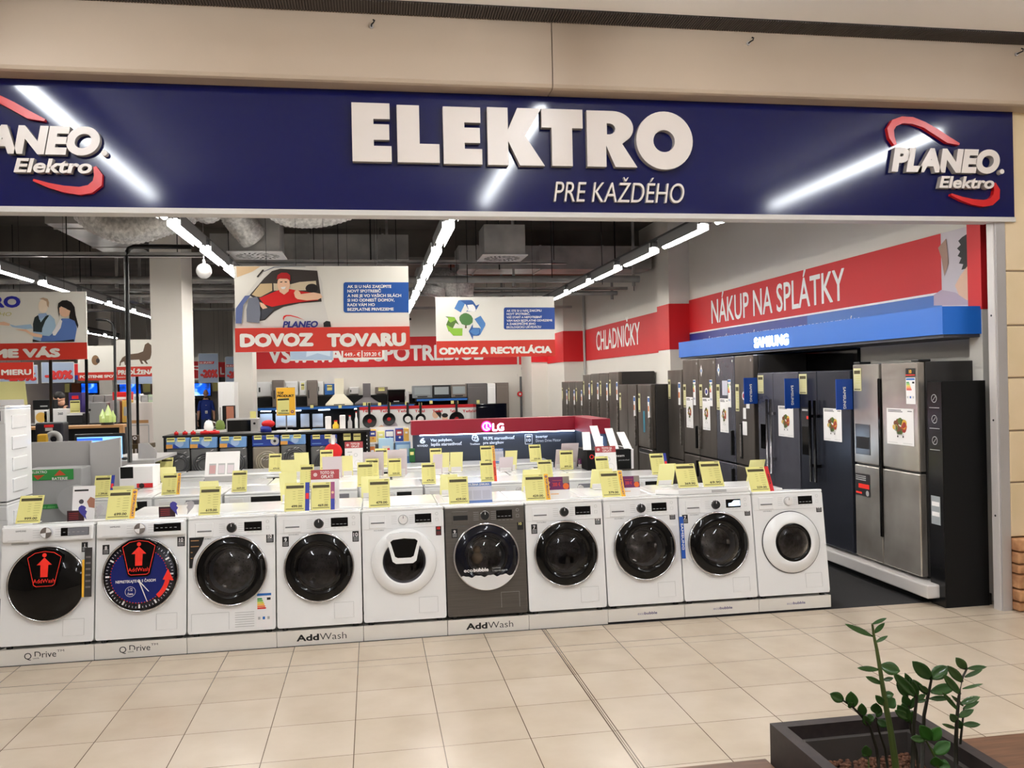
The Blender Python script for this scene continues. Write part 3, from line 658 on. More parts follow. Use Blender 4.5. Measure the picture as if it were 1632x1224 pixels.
# the caption band sits over the logo's lower edge
# recycling board
Y2 = 4.5
t = board('hanging_board', (695, 473, 884, 569), Y2, 'hanging board with recycling arrows around a tree over the red kitchen band', 542.5)
def Z2(u, v): return (690+u*200/1632, 465+v*110/898)
RB = mat('arrow blue', (.30, .50, .74), .5); RB2 = mat('arrow dark blue', (.20, .36, .62), .5); RG = mat('arrow green', (.55, .74, .24), .5); RG2 = mat('arrow dark green', (.32, .46, .18), .5); TREE = mat('print leaf', (.30, .48, .26), .6)
art(t, Y2, [('recycling_arrow', [(278, 218), (330, 115), (350, 108), (440, 108), (362, 270)], RB), ('recycling_arrow', [(350, 108), (500, 108), (525, 125), (560, 180), (605, 162), (555, 250), (430, 258), (460, 230), (425, 165)], RB2), ('arrow_fold', [(445, 172), (520, 165), (545, 195), (560, 240), (540, 255), (450, 250), (462, 225)], PAPER),
 ('recycling_arrow', [(160, 320), (280, 330), (340, 430), (295, 405), (262, 470), (205, 520), (172, 430), (205, 350)], RG2), ('recycling_arrow', [(172, 430), (262, 475), (385, 475), (382, 572), (265, 572), (200, 500)], RG), ('recycling_arrow', [(190, 330), (280, 330), (300, 365), (230, 400), (205, 380)], RG),
 ('recycling_arrow', [(540, 355), (620, 312), (682, 410), (680, 440), (615, 560), (560, 570), (622, 470)], RB), ('recycling_arrow', [(465, 515), (518, 420), (520, 468), (610, 470), (615, 540), (600, 570), (522, 572), (518, 625)], RB2), ('arrow_fold', [(480, 515), (520, 478), (605, 480), (600, 540), (560, 565), (525, 560)], RB),
 ('tree_crown', [(345, 370), (342, 330), (365, 300), (400, 280), (430, 276), (470, 290), (500, 312), (520, 350), (515, 400), (480, 430), (430, 440), (375, 420)], TREE), ('tree_trunk', [(420, 435), (436, 435), (440, 475), (416, 475)], mat('print bark', (.35, .27, .18), .6))], Z2)
b = MB(); ptext(b, 'ODVOZ A RECYKLÁCIA', Z2(80, 0)[0], Z2(1548, 0)[0], Z2(0, 808)[1], 11.2, Y2, BOARDW, .068, d=.004).build('caption', t, world=True)
b = MB().px([Z2(*p) for p in [(922, 225), (930, 208), (945, 204), (1583, 205), (1585, 488), (945, 490), (928, 484), (922, 468)]], Y2-.002, mat('board mid blue2', (.10, .28, .60), .45)); b.build('text_panel', t, world=True)
b = MB()
for s, x1, yb in (('AK STE SI U NÁS ZAKÚPILI', 1412, 260), ('NOVÝ SPOTREBIČ,', 1262, 302), ('VÁŠ STARÝ A NEPOTREBNÝ', 1418, 345), ('VÁM RADI BEZPLATNE ODVEZIEME', 1552, 388), ('A ZABEZPEČÍME JEHO', 1335, 431), ('EKOLOGICKÚ LIKVIDÁCIU', 1405, 473)):
    ptext(b, s, Z2(958, 0)[0], Z2(x1, 0)[0], Z2(0, yb)[1], 3.4, Y2, PRWHITE, .02, d=.004)
b.build('small_print', t, world=True)
# left service board
Y3 = 2.9
t = board('hanging_board', (-60, 465, 138, 574), Y3, 'hanging board of two welcoming staff in blue shirts at the left edge', 547)
def Z3(u, v): return (u*200/1632, 450+v*150/1224)
LB = mat('shirt light blue', (.66, .78, .88), .6); MBL = mat('shirt mid blue', (.35, .48, .74), .6); VEST = mat('vest dark', (.13, .18, .19), .6); LOGOB = mat('print royal blue', (.17, .18, .68), .5)
art(t, Y3, [('sleeve', [(120, 545), (200, 565), (400, 545), (430, 600), (330, 610), (160, 580)], LB), ('hand', [(-20, 520), (50, 510), (130, 540), (120, 565), (0, 555)], SKIN2),
 ('torso', [(430, 770), (430, 560), (450, 470), (500, 425), (650, 420), (710, 480), (725, 560), (690, 690), (680, 770)], LB),
 ('vest', [(432, 640), (428, 540), (450, 455), (495, 425), (530, 520), (600, 430), (640, 430), (590, 500), (550, 600), (545, 650)], VEST), ('collar', [(497, 410), (600, 400), (615, 430), (510, 485)], mat('collar blue', (.60, .70, .86), .6)),
 ('face', ell(560, 310, 62, 90), mat('photo pale face', (.97, .90, .82), .6)), ('hair', [(510, 215), (560, 197), (620, 215), (638, 260), (632, 330), (610, 300), (605, 250), (560, 225)], mat('photo light hair', (.78, .66, .55), .6)),
 ('blouse', [(545, 690), (640, 700), (760, 600), (800, 470), (900, 470), (980, 490), (1000, 600), (970, 770), (530, 770)], MBL), ('scarf', [(690, 690), (680, 650), (740, 560), (780, 480), (810, 500), (790, 590), (720, 690)], PAPER),
 ('hair', [(750, 330), (760, 270), (810, 235), (870, 232), (930, 260), (970, 320), (985, 430), (1020, 560), (1010, 600), (970, 500), (900, 470), (900, 380), (860, 340), (790, 310), (770, 450)], HAIR),
 ('face', [(770, 330), (800, 315), (860, 345), (915, 370), (900, 430), (850, 455), (800, 440), (772, 400)], SKIN2), ('hand', [(190, 612), (340, 610), (400, 650), (550, 680), (545, 720), (440, 705), (330, 640)], SKIN2), ('skirt', [(425, 740), (540, 770), (800, 760), (960, 740), (965, 772), (425, 775)], HAIR)], Z3)
b = MB(); ptext(b, 'ELEKTRO', -105, Z3(268, 0)[0], Z3(0, 332)[1], 18.5, Y3, LOGOB, .05, d=.003); ptext(b, 'PRE KAŽDÉHO', -70, Z3(150, 0)[0], Z3(0, 440)[1], 6, Y3, TAGL, 0, .2, d=.003).build('lettering', t, world=True)
b = MB(); ptext(b, 'VÍTAME VÁS', -88, Z3(785, 0)[0], Z3(0, 985)[1], 14.5, Y3, BOARDW, .068, d=.004).build('caption', t, world=True)
# small boards farther back on the left
t = board('hanging_board', (-55, 578, 53, 604), 4.6, 'low red hanging board below the two staff board at the left edge', 578)
b = MB(); ptext(b, 'NA MIERU', -28, 50, 598, 9, 4.6, BOARDW, .045, d=.004).build('caption', t, world=True)
t = board('hanging_board', (124, 551, 208, 606), 8.0, 'hanging board picturing a brown hamster ball with red insurance caption', 593)
art(t, 8.0, [('hamster', ell(152, 574, 6, 8), mat('photo brown', (.52, .40, .28), .6)), ('nose', ell(156, 575, 3, 4), CABD)], lambda u, v: (u, v))
b = MB(); ptext(b, 'POISTENIE SPOTREBIČOV', 127, 217, 602, 4.6, 8.0, BOARDW, .055, d=.004).build('caption', t, world=True)
t = board('hanging_board', (185.5, 541, 276, 600), 7.2, 'hanging board picturing a brown dachshund with red warranty caption', 584)
DOG = mat('photo dachshund', (.40, .32, .26), .6)
art(t, 7.2, [('dachshund', [(190, 583), (191, 577), (195, 570), (203, 565), (220, 563), (228, 560), (231, 549), (236, 546), (241, 550), (242, 556), (241, 566), (239, 572), (233, 575), (236, 580), (233, 580), (229, 575), (226, 575), (229, 580), (225, 580), (222, 573), (205, 574), (202, 581), (199, 582), (198, 576), (193, 578), (192, 583)], DOG)], lambda u, v: (u, v))
b = MB(); ptext(b, 'PREDĹŽENÁ ZÁRUKA', 188, 288, 596.5, 7.5, 7.2, BOARDW, .055, d=.004).build('caption', t, world=True)
# price poster tails below the delivery board
t = board('hanging_poster', (462, 530, 531, 574.5), 2.6, 'icy blue poster whose lower edge hangs below the delivery board', None, 'poster')
MB().px([(462.5, 531), (530.5, 531), (530.5, 573.5), (462.5, 573.5)], 2.598, mat('poster ice', (.66, .74, .84), .5)).px([(490, 540), (528, 540), (526, 568), (506, 563), (488, 569)], 2.597, mat('poster ice2', (.80, .86, .92), .5)).build('picture', t, world=True)
t = board('hanging_poster', (544, 535, 613, 573), 2.6, 'price poster with two red price boxes hanging below the delivery board', None, 'poster')
b = MB().px([(547, 556), (576, 556), (576, 570), (547, 570)], 2.598, BOARDR).px([(578, 556), (609, 556), (609, 569.5), (578, 569.5)], 2.598, BOARDR)
ptext(b, '449.- €', 549, 574, 568, 6, 2.598, PRWHITE, .02, d=.002); ptext(b, '359.20 €', 580, 607, 567.5, 6, 2.598, PRWHITE, .02, d=.002).build('price_boxes', t, world=True)
# sale posters by the television wall
ICE = mat('poster pale blue', (.62, .68, .78), .5); SALE = mat('sale red', (.85, .20, .20), .5); SALED = mat('sale dark red', (.60, .12, .14), .5)
for i, (x0, y0, x1, y1, Y, full, lab) in enumerate(((0, 582, 60, 612, 12, 1, 'pale blue sale poster behind the low red board'), (66, 577, 118, 610, 12, 1, 'pale blue discount poster between the two thin posts'), (316, 563, 348, 610, 18, 1, 'pale blue discount poster above the bald shop assistant'), (359, 568, 385, 610, 18, 1, 'pale blue discount poster half hidden by the back column'), (186, 596, 246, 612, 12.5, 0, 'pale blue poster tail under the dachshund board'))):
    t = board('sale_poster', (x0, y0, x1, y1), Y, lab, None, 'poster')
    MB().px([(x0+.5, y0+.5), (x1-.5, y0+.5), (x1-.5, y1-.5), (x0+.5, y1-.5)], Y-.003, ICE).build('picture', t, world=True)
    if full:
        w = x1-x0; b = MB(); yb = y1-(y1-y0)*.18; h = (y1-y0)*(.42 if i < 2 else .27)
        ptext(b, '-20%', x0+w*.1+.8, x1-w*.04+.8, yb+.8, h, Y-.003, SALED, .06, d=.003); ptext(b, '-20%', x0+w*.1, x1-w*.04, yb, h, Y-.003, SALE, .06, d=.006)
        if i >= 2: b.px([(x0+1, y0+13), (x1-w*.2, y0+13), (x1-w*.24, y0+17), (x0+1, y0+17)], Y-.006, SALE); ptext(b, 'NA SPLÁTKY', x0+2, x1-w*.28, y0+16.4, 2.6, Y-.006, PRWHITE, .03, d=.004)
        b.build('discount_print', t, world=True)
t = board('sale_poster', (348, 577, 359, 610), 18.2, 'narrow red poster with a white letter between two discount posters', None, 'poster')
b = MB().px([(348, 577), (359, 577), (359, 601), (348, 601)], 18.198, WALLR).px([(348, 601), (359, 601), (359, 610), (348, 610)], 18.198, BLACK); ptext(b, 'L', 351, 357.5, 597, 12, 18.196, PRWHITE, .02, d=.002).build('print', t, world=True)
t = board('sale_poster', (118, 579, 126, 605), 12.2, 'small red and blue poster left of the hamster board', None, 'poster')
MB().px([(118, 580), (126, 580), (126, 598), (118, 598)], 12.198, WALLR).px([(118, 598), (126, 598), (126, 605), (118, 605)], 12.198, BLUES).build('print', t, world=True)
t = board('sale_poster', (296, 569, 316, 606), 18.4, 'red and white poster right behind the white column', None, 'poster')
MB().px([(296, 576), (316, 576), (316, 603), (296, 603)], 18.398, WALLR).px([(296, 583), (316, 583), (316, 585), (296, 584)], 18.397, PRWHITE).px([(296, 587), (316, 588), (316, 590), (296, 588)], 18.397, PRWHITE).build('print', t, world=True)
# ================================================================== WASHING MACHINES, FRONT ROW
def circ(cx, cz, r, n=64, rx=1): return [(cx+r*rx*math.cos(2*math.pi*i/n), cz+r*math.sin(2*math.pi*i/n)) for i in range(n)]
WW, WH, WD = .59, .80, .575
def sticker(par, x0, x1, z0, z1, big, name='energy_sticker', y=-.002, bg=BLACK, fg=PAPER):
    b = MB().rect(x0, x1, z0, z1, y, bg); b.text(big, (x0+x1)/2, z0+(z1-z0)*.48, (z1-z0)*.38, fg, y=y-.001, bold=.02, al='C')
    for k in range(3): b.rect(x0+.006, x1-.006, z0+.008+.01*k, z0+.012+.01*k, y-.001, GREYW)
    return b.build(name, par)
def black_door(t, cz, R, inner=.155, gl=GLASSD, hatch=False, ringm=BLACKG, cx=0, dome=False):
    d = MB().torus((cx, -.022, cz), R-.003, .0075, CHROME, 'y').build('door_rim', t)
    if dome:
        return MB().lathe([(R, 0), (R, -.018), (R-.012, -.028), (R-.05, -.044), (R-.12, -.056), (.001, -.062)], (cx, 0, cz), ringm, 64).build('door', t)
    d2 = MB().lathe([(R, 0), (R, -.02), (R-.012, -.03), (R-.03, -.042), (inner+.03, -.05), (inner+.006, -.046), (inner, -.03), (inner-.012, .0)], (cx, 0, cz), ringm, 64).build('door', t)
    MB().lathe([(inner+.004, -.042), (inner*.8, -.052), (inner*.45, -.058), (0.001, -.06)], (cx, 0, cz), gl, 48).build('door_glass', d2)
    b = MB().lathe([(inner-.012, -.01), (inner-.02, .03), (inner-.03, .05)], (cx, 0, cz), RUBBER, 48)
    b.lathe([(inner-.03, .05), (inner+.01, .06), (inner+.01, .30), (0.001, .33)], (cx, 0, cz), STEEL, 48)
    for k in range(3):
        a = 2*math.pi*k/3+.5; b.T = Matrix.Translation((cx, 0, cz)) @ Matrix.Rotation(a, 4, 'Y'); b.rbox(-.02, .02, .08, .28, -(inner+.005), -(inner-.045), STEEL, .012)
    b.T = Matrix.Identity(4)
    for rr in range(2, 7):
        for k in range(rr*4): a = 2*math.pi*k/(rr*4); b.disc(cx+.022*rr*math.cos(a), cz+.022*rr*math.sin(a), .004, .318, BLACK, 5)
    b.build('drum', t)
    # pull recess at the edge of the door
    MB().rbox(cx+R-.045, cx+R-.028, -.046, -.036, cz-.07, cz+.07, BLACK, .004).build('door_handle', d2)
    return d2
def cabinet(t, cz, R, body=WHITE, top=WHITE2, seam=True):
    b = MB(); h = WW/2
    b.prism([[(-h+.012, 0), (h-.012, 0), (h-.004, .006), (h, .02), (h, WH-.03), (h-.006, WH-.022), (-h+.006, WH-.022), (-h, WH-.03), (-h, .02), (-h+.004, .006)], circ(0, cz, R)], 0, .006, body, body, 'f')
    b.box(-h, h, .006, WD, .0, WH-.022, body, skip='f')
    for s in (-1, 1): b.box(s*(h+.0005)-.0005, s*(h+.0005)+.0005, .06, .5, .1, .6, PANELW)
    c = b.build('cabinet', t)
    MB().rbox(-h, h, -.004, WD, WH-.022, WH, top, .008).build('top_plate', t)
    for sx in (-1, 1): MB().cyl((sx*(h-.05), .04, -.022), .02, .022, BLACK).build('foot', t)
    return c
def label_sheet(t, x=-.08):
    MB().rect(0, .001, 0, .001, 0, PAPER)
    b = MB(); z = WH+.0012
    b.add([(x-.17, .16, z), (x+.19, .16, z), (x+.19, .46, z), (x-.17, .46, z)], [(0, 1, 2, 3)], PAPER)
    b.add([(x-.14, .20, z+.0005), (x-.07, .20, z+.0005), (x-.07, .23, z+.0005), (x-.14, .23, z+.0005)], [(0, 1, 2, 3)], GREYW)
    b.add([(x-.02, .20, z+.0005), (x+.08, .20, z+.0005), (x+.08, .24, z+.0005), (x-.02, .24, z+.0005)], [(0, 1, 2, 3)], WOODL)
    b.build('top_sheet', t)
def filter_flap(t, body): 
    b = MB(); x0, x1, z0, z1 = .10, .235, .045, .155
    b.rbox(x0, x1, -.003, .0, z0, z1, body, .002)
    b.line([(x0, z0), (x0, z1), (x1, z1), (x1, z0)], .002, -.0035, GREYW); b.build('filter_flap', t)
def panel_std(t, body=WHITE, knob=BLACK, dim=GREYW, disp_lit=False, brand=True):
    z0, z1 = .675, .775
    p = MB().rbox(-WW/2+.004, WW/2-.004, -.004, .0, .655, .778, body, .003)
    if brand: p.text('SAMSUNG', -.20, .742, .012, dim if body is INOX else mat('print grey', (.42, .43, .45), .5), w=.072, y=-.0045, bold=.02)
    for k in range(5):
        for s in (-1, 1): p.rect(s*.065-.02, s*.065+.02, .687+.014*k, .689+.014*k, -.0045, dim)
    p.ring(.245, .748, .009, .011, -.0045, dim, 16); p.ring(.245, .705, .013, .015, -.0045, dim, 4, math.pi/4, 2*math.pi+math.pi/4)
    for k in range(4): p.rect(.10+.03*k, .12+.03*k, .678, .680, -.0045, dim)
    p.text('ECO BUBBLE', -.21, .642, .008, mat('print grey', (.42, .43, .45), .5), w=.07, y=-.002)
    p = p.build('control_panel', t)
    d = MB().rbox(-.245, -.125, -.008, -.003, .662, .755, body, .004)
    d.rbox(-.232, -.135, -.012, -.007, .695, .704, mat('shadow grey', (.45, .45, .46), .5), .002) if body is WHITE else d.rbox(-.235, -.128, -.009, -.0075, .69, .725, BLACK, .002)
    d.build('detergent_drawer', t)
    k = MB().cyl((0, -.028, .716), .030, .024, knob, 'y', 32).torus((0, -.006, .716), .033, .003, CHROME if knob is not PANELW else GREYW, 'y', 32, 6)
    k.rect(-.002, .002, .724, .742, -.0285, PAPER if knob is BLACK else INK); k.build('dial', t)
    b = MB().rbox(.085, .205, -.007, -.003, .688, .752, BLACKG, .003)
    if disp_lit: b.poly([(.105, .70), (.20, .70), (.20, .742), (.15, .742), (.13, .725), (.105, .722)], -.0075, mat('display glow', (.75, .85, .95), .4, emit=1.2))
    else:
        for q in range(4): b.rect(.095+.027*q, .112+.027*q, .705, .708, -.0075, GREYW)
    b.build('display', t)
def panel_big(t, dspec):
    p = MB(); p.rbox(-WW/2+.004, WW/2-.004, -.03, .0, .682, .79, WHITE, .016, 3)
    p.text('SAMSUNG', -.20, .755, .010, mat('print grey', (.42, .43, .45), .5), w=.065, y=-.031, bold=.02)
    for k in range(4):
        for s in (-1, 1): p.rect(s*.07-.022, s*.07+.022, .712+.016*k, .714+.016*k, -.031, GREYW)
    p.rect(-.25, -.15, .698, .700, -.031, GREYW); p.build('control_panel', t)
    k = MB().cyl((0, -.06, .742), .036, .03, CHROME, 'y', 36)
    for a in (0, math.pi): k.add([(0, -.0605, .742)]+[(.034*math.cos(a+u), -.0605, .742+.034*math.sin(a+u)) for u in (.1, .4, .8, 1.2, 1.5)], [(0, 1, 2), (0, 2, 3), (0, 3, 4), (0, 4, 5)], PAPER)
    k.build('dial', t)
    b = MB().rbox(.085, .265, -.034, -.029, .715, .77, BLACKG, .003)
    if dspec == 1: b.rect(.13, .262, .717, .768, -.0345, mat('display grey', (.50, .50, .53), .3))
    for q in range(5): b.rect(.10+.03*q, .115+.03*q, .738, .741, -.0352, GREYW)
    b.build('display', t)
    MB().rbox(-.235, -.125, -.006, .0, .668, .684, GREYW, .004).build('detergent_drawer', t)
def addwash(t, door, cz, dz):
    """red arrow hatch print on the door"""
    b = MB(); y = -.072
    def H(u, v): return (u, cz+dz+v)
    out = [(-.105, .085), (-.06, .115), (0, .125), (.06, .115), (.105, .085), (.065, -.095), (.05, -.105), (-.05, -.105), (-.065, -.095)]
    b.prism([[H(u*1.12, v*1.12) for u, v in out]], y, y+.03, BLACKG, BLACKG, 'f')
    b.line([H(*p) for p in out+[out[0]]], .004, y-.002, REDN)
    b.disc(*H(0, .10), .014, y-.002, REDN, 16)
    b.poly([H(-.024, -.045), H(.022, -.045), H(.025, .035), H(.048, .035), H(0, .085), H(-.048, .035), H(-.024, .035)], y-.002, REDN)
    b.text('AddWash', 0, cz+dz-.083, .026, REDN, w=.135, y=y-.002, bold=.0, al='C'); return b.build('door_hatch', door)
def clock_face(door, cz, R):
    b = MB(); y = -.064
    b.lathe([(R-.022, -.036), (R-.05, -.046), (R-.12, -.058), (.0, y+.0005)], (0, 0, cz), mat('clock navy', (.04, .055, .14), .25), 64); b.disc(0, cz, R*.74, y, mat('clock blue', (.06, .12, .42), .25), 64)
    for k in range(60):
        a = math.radians(90-6*k)
        if 16 <= (k+30) % 60 <= 44 and not 1: continue
        big = k % 5 == 0; r1 = R-.028; r0 = r1-(.026 if big else .012); w = .011 if big else .003
        if k in (0, 1, 59, 58, 2): continue
        c, s = math.cos(a), math.sin(a); b.poly([(r0*c-w/2*-s, cz+r0*s-w/2*c), (r1*c-w/2*-s, cz+r1*s-w/2*c), (r1*c+w/2*-s, cz+r1*s+w/2*c), (r0*c+w/2*-s, cz+r0*s+w/2*c)], -.050, PAPER)
        if not big or 1: b.disc(R*.74*c, cz+R*.74*s, .0035, y-.001, PINK, 8)
    b.text('NEPRETEKAJTE', -.015, cz-.045, .018, PAPER, w=.135, y=y-.001, bold=.02, al='R'); b.text('S ČASOM', .018, cz-.045, .018, PAPER, w=.09, y=y-.001, bold=.02)
    b.ring(-.055, cz-.105, .032, .034, y-.001, PAPER, 32); b.text('1/2', -.055, cz-.10, .018, PAPER, y=y-.001, al='C'); b.text('času', -.055, cz-.126, .014, PAPER, y=y-.001, bold=.02, al='C')
    b.ring(0, cz-.036, .005, .01, y-.003, PAPER, 16)
    b.poly([(-.004, cz-.036), (.004, cz-.036), (.056, cz-.175), (.052, cz-.177)], y-.002, PAPER); b.poly([(-.005, cz-.036), (.004, cz-.034), (.066, cz-.108), (.062, cz-.11)], y-.002, PAPER)
    ar = [(R*.70*math.cos(math.radians(a)), cz+R*.70*math.sin(math.radians(a))) for a in (-50, -42, -34, -26, -18, -12)]; ar2 = [(R*.82*math.cos(math.radians(a)), cz+R*.82*math.sin(math.radians(a))) for a in (-12, -18, -26, -34, -42, -50)]
    b.poly(ar+ar2, y-.002, REDN); b.poly([(R*.62, cz-.035), (R*.91, cz-.045), (R*.76, cz+.035)], y-.002, REDN)
    return b.build('clock_print', door)
def energy(t, x0, z0, w, h, name='energy_label', y=-.003):
    b = MB().rect(x0, x0+w, z0, z0+h, y, PAPER).rect(x0+w*.04, x0+w*.96, z0+h*.91, z0+h*.98, y-.001, SKYB)
    for k, c in enumerate(((.12, .55, .25), (.45, .72, .25), (.85, .85, .2), (.97, .72, .15), (.93, .45, .15), (.85, .15, .12))):
        zz = z0+h*(.80-.055*k); L = w*(.28+.05*k); b.poly([(x0+w*.06, zz), (x0+w*.06+L, zz), (x0+w*.06+L+w*.05, zz+h*.022), (x0+w*.06+L, zz+h*.045), (x0+w*.06, zz+h*.045)], y-.001, mat(f'energy {k}', c, .5))
    b.rect(x0+w*.68, x0+w*.92, z0+h*.78, z0+h*.85, y-.001, BLACK)
    for k in range(3): b.rect(x0+w*(.1+.3*k), x0+w*(.25+.3*k), z0+h*.22, z0+h*.30, y-.001, SKYB if k == 1 else GREYW)
    return b.build(name, t)
LEAN = math.radians(7)
PX0 = -1.8957; PITCHX = .6
front = []
def front_washer(i, label):
    t = thing('washing_machine', label, 'washing machine', (PX0+PITCHX*(i-.5)-.0, .004, .128), (-LEAN, 0, 0), 'front row of washing machines')
    front.append(t); return t
# plinths
for i in range(10):
    x0, x1 = PX0+PITCHX*(i-1)+.002, PX0+PITCHX*i-.002
    txt = {0: 'a grey reading Q and Drive lettering at the left edge', 1: 'Q and Drive lettering under the clock faced machine', 2: 'no lettering under the tumble dryer', 3: 'bold black lettering beside the plain dryer plinth', 4: 'no lettering under the white hatch door', 5: 'bold black lettering under the graphite machine', 6: 'no lettering right of the graphite machine', 7: 'small violet lettering, third from the right end', 8: 'small violet lettering, second from the right end', 9: 'small violet lettering at the right end of the row'}[i]
    if i == 0: txt = 'thin black Q and Drive lettering at the left photo edge'
    t = thing('plinth', 'low white plinth with '+txt, 'plinth', ((x0+x1)/2, 0, 0), group='white plinths under the front row')
    w = (x1-x0)/2
    b = MB(); zf, zbk = .106, .036; z0 = .012 if i >= 7 else .0
    b.add([(-w, 0, z0), (w, 0, z0), (w, .58, z0), (-w, .58, z0), (-w, 0, zf), (w, 0, zf), (w, .58, zbk), (-w, .58, zbk)], [(0, 3, 2, 1), (4, 5, 6, 7), (0, 1, 5, 4), (1, 2, 6, 5), (2, 3, 7, 6), (3, 0, 4, 7)], mat('plinth white', (.92, .90, .87), .35))
    if z0: b.box(-w, w, .012, .5, 0, z0, BLACK)
    b.build('base', t); l = MB()
    if i in (0, 1):
        l.text('Q', -.14, .036, .042, INK, y=-.001); l.text('Drive', -.075, .042, .042, INK, w=.135, y=-.001); l.rect(-.09, -.035, .034, .052, -.0015, mat('plinth white', (.92, .90, .87), .35)); l.text('uick', -.085, .036, .009, INK, y=-.002, w=.04); l.text('TM', .065, .073, .014, INK, w=.045, y=-.001)
    elif i in (3, 5):
        l.text('Add', -.165, .030, .046, INK, w=.155, y=-.001, bold=.035); l.text('Wash', -.005, .030, .046, INK, w=.185, y=-.001, bold=-.008)
    elif i >= 7:
        l.text('eco', -.07, .052, .02, mat('print violet light', (.60, .58, .70), .5), w=.05, y=-.001); l.text('bubble', -.018, .052, .02, mat('print violet', (.28, .24, .50), .5), w=.10, y=-.001, bold=.015)
    if l.v: l.build('lettering', t)
# 1 -----------------------------------------------------------------
t = front_washer(0, 'white washer at the left edge with plain black door and glowing red arrow hatch')
cabinet(t, .40, .2); label_sheet(t, .06); panel_big(t, 1); d = black_door(t, .40, .25, dome=True); addwash(t, d, .40, .095); filter_flap(t, WHITE)
sticker(t, .21, .25, .60, .665, '1', 'capacity_sticker'); 
s = MB(); s.T = Matrix.Rotation(math.radians(0), 4, 'Z'); s.box(.242, .29, -.04, -.037, .30, .63, mat('leaflet grey', (.20, .19, .19), .5)).box(.228, .242, -.041, -.038, .30, .55, ORANGE); s.T = Matrix.Identity(4)
for k in range(6): s.rect(.25, .282, .36+.04*k, .372+.04*k, -.0415, mat('leaflet print', (.45, .43, .42), .5))
s.build('side_leaflet', t)
# 2
t = front_washer(1, 'white washer whose round black door is printed as a blue clock face')
cabinet(t, .425, .2); label_sheet(t, .1); panel_big(t, 0); d = black_door(t, .425, .248, dome=True); clock_face(d, .425, .248); addwash(t, d, .425, .112); filter_flap(t, WHITE)
sticker(t, -.255, -.21, .575, .64, '8', 'capacity_sticker'); sticker(t, .235, .285, .605, .67, '10', 'warranty_sticker')
# 3 dryer
t = front_washer(2, 'white tumble dryer with dark window and colourful energy label on its front')
cabinet(t, .42, .2); label_sheet(t, .0); panel_std(t); black_door(t, .42, .24, .165, GLASS)
b = MB().poly([(-.285, .66), (-.185, .66), (-.20, .61), (-.255, .52), (-.265, .45), (-.285, .45)], -.006, BLACK)
for k in range(4): b.rect(-.275, -.22 if k < 2 else -.262, .635-.04*k, .641-.04*k, -.007, WOODL)
b.build('corner_sticker', t); energy(t, .165, .02, .105, .235)
b = MB()
for k in range(7): b.rbox(.02, .15, -.002, .0, .03+.016*k, .034+.016*k, GREYW, .0008)
b.line([(-.27, .02), (-.27, .135), (-.02, .135), (-.02, .02)], .0025, -.0015, GREYW); b.build('air_vent', t); sticker(t, .235, .285, .60, .665, '10', 'warranty_sticker')
# 4
t = front_washer(3, 'white washer with 9 kg sticker and all black door beside the dryer')
cabinet(t, .41, .2); label_sheet(t, .08); panel_std(t); black_door(t, .41, .242, .16); filter_flap(t, WHITE); sticker(t, -.255, -.21, .565, .635, '9', 'capacity_sticker'); sticker(t, .235, .28, .575, .65, '10', 'warranty_sticker')
# 5 white add-wash
t = front_washer(4, 'white washer with white ring door holding a small white loading hatch')
cabinet(t, .42, .2); label_sheet(t, .08); panel_std(t, knob=PANELW); filter_flap(t, WHITE)
cz = .42
d2 = MB().lathe([(.235, 0), (.235, -.015), (.228, -.025), (.20, -.04), (.165, -.05), (.155, -.046), (.15, -.03), (.14, .0)], (0, 0, cz), WHITE, 64).build('door', t)
MB().lathe([(.154, -.042), (.12, -.05), (.07, -.056), (.001, -.058)], (0, 0, cz), GLASSD, 48).build('door_glass', d2)
MB().lathe([(.14, -.01), (.12, .05), (.16, .06), (.16, .3), (.001, .33)], (0, 0, cz), STEEL, 48).build('drum', t)
o = [(-.125, .175), (-.10, .198), (0, .21), (.10, .198), (.125, .175), (.085, .005), (.06, -.012), (-.06, -.012), (-.085, .005)]
b = MB().prism([[(u, cz+v) for u, v in o], [(u*.78, cz+.035+(v)*.62) for u, v in o]], -.085, -.04, WHITE, WHITE, 'f'); b.poly([(u*.8, cz+.034+v*.63) for u, v in o], -.075, BLACKG); b.build('door_hatch', d2)
b = MB().rect(.235, .275, .59, .66, -.003, BLACK).text('10', .255, .632, .02, REDN, y=-.004, al='C', bold=.03); b.rect(.24, .27, .595, .62, -.004, mat('sticker dark red', (.35, .10, .12), .5)); b.build('warranty_sticker', t)
# 6 graphite
t = front_washer(5, 'graphite grey washer with foam printed on the lower edge of its door')
cabinet(t, .42, .2, INOX, WHITE2); panel_std(t, INOX); d = black_door(t, .42, .24, .15, GLASS, ringm=NAVYG); filter_flap(t, INOX)
sticker(t, -.25, -.205, .565, .63, '9', 'capacity_sticker'); b = MB().rect(.24, .285, .60, .665, -.003, BLACK).text('10', .262, .635, .02, YEL, y=-.004, al='C', bold=.02); b.build('warranty_sticker', t)
b = MB(); pts = []
for k in range(61):
    x = -.195+.39*k/60; pts.append((x, .42-.135+.006*math.sin(k*.42)+.003*math.sin(k*.9)))
arcp = [(.236*math.cos(math.radians(a)), .42+.236*math.sin(math.radians(a))) for a in range(-36, -145, -4)]
b.poly(pts[::-1]+[p for p in arcp[::-1] if p[1] < .29], -.055, mat('foam', (.86, .85, .84), .7))
b.text('eco', -.175, .318, .026, PAPER, w=.065, y=-.0615, bold=.01); b.text('bubble', -.105, .318, .026, PAPER, w=.11, y=-.0615, bold=.035); b.text('kvalitné', .035, .333, .012, GREYW, w=.06, y=-.0615); b.text('a šetrné pranie', .035, .315, .012, GREYW, w=.11, y=-.0615); b.build('foam_print', d)
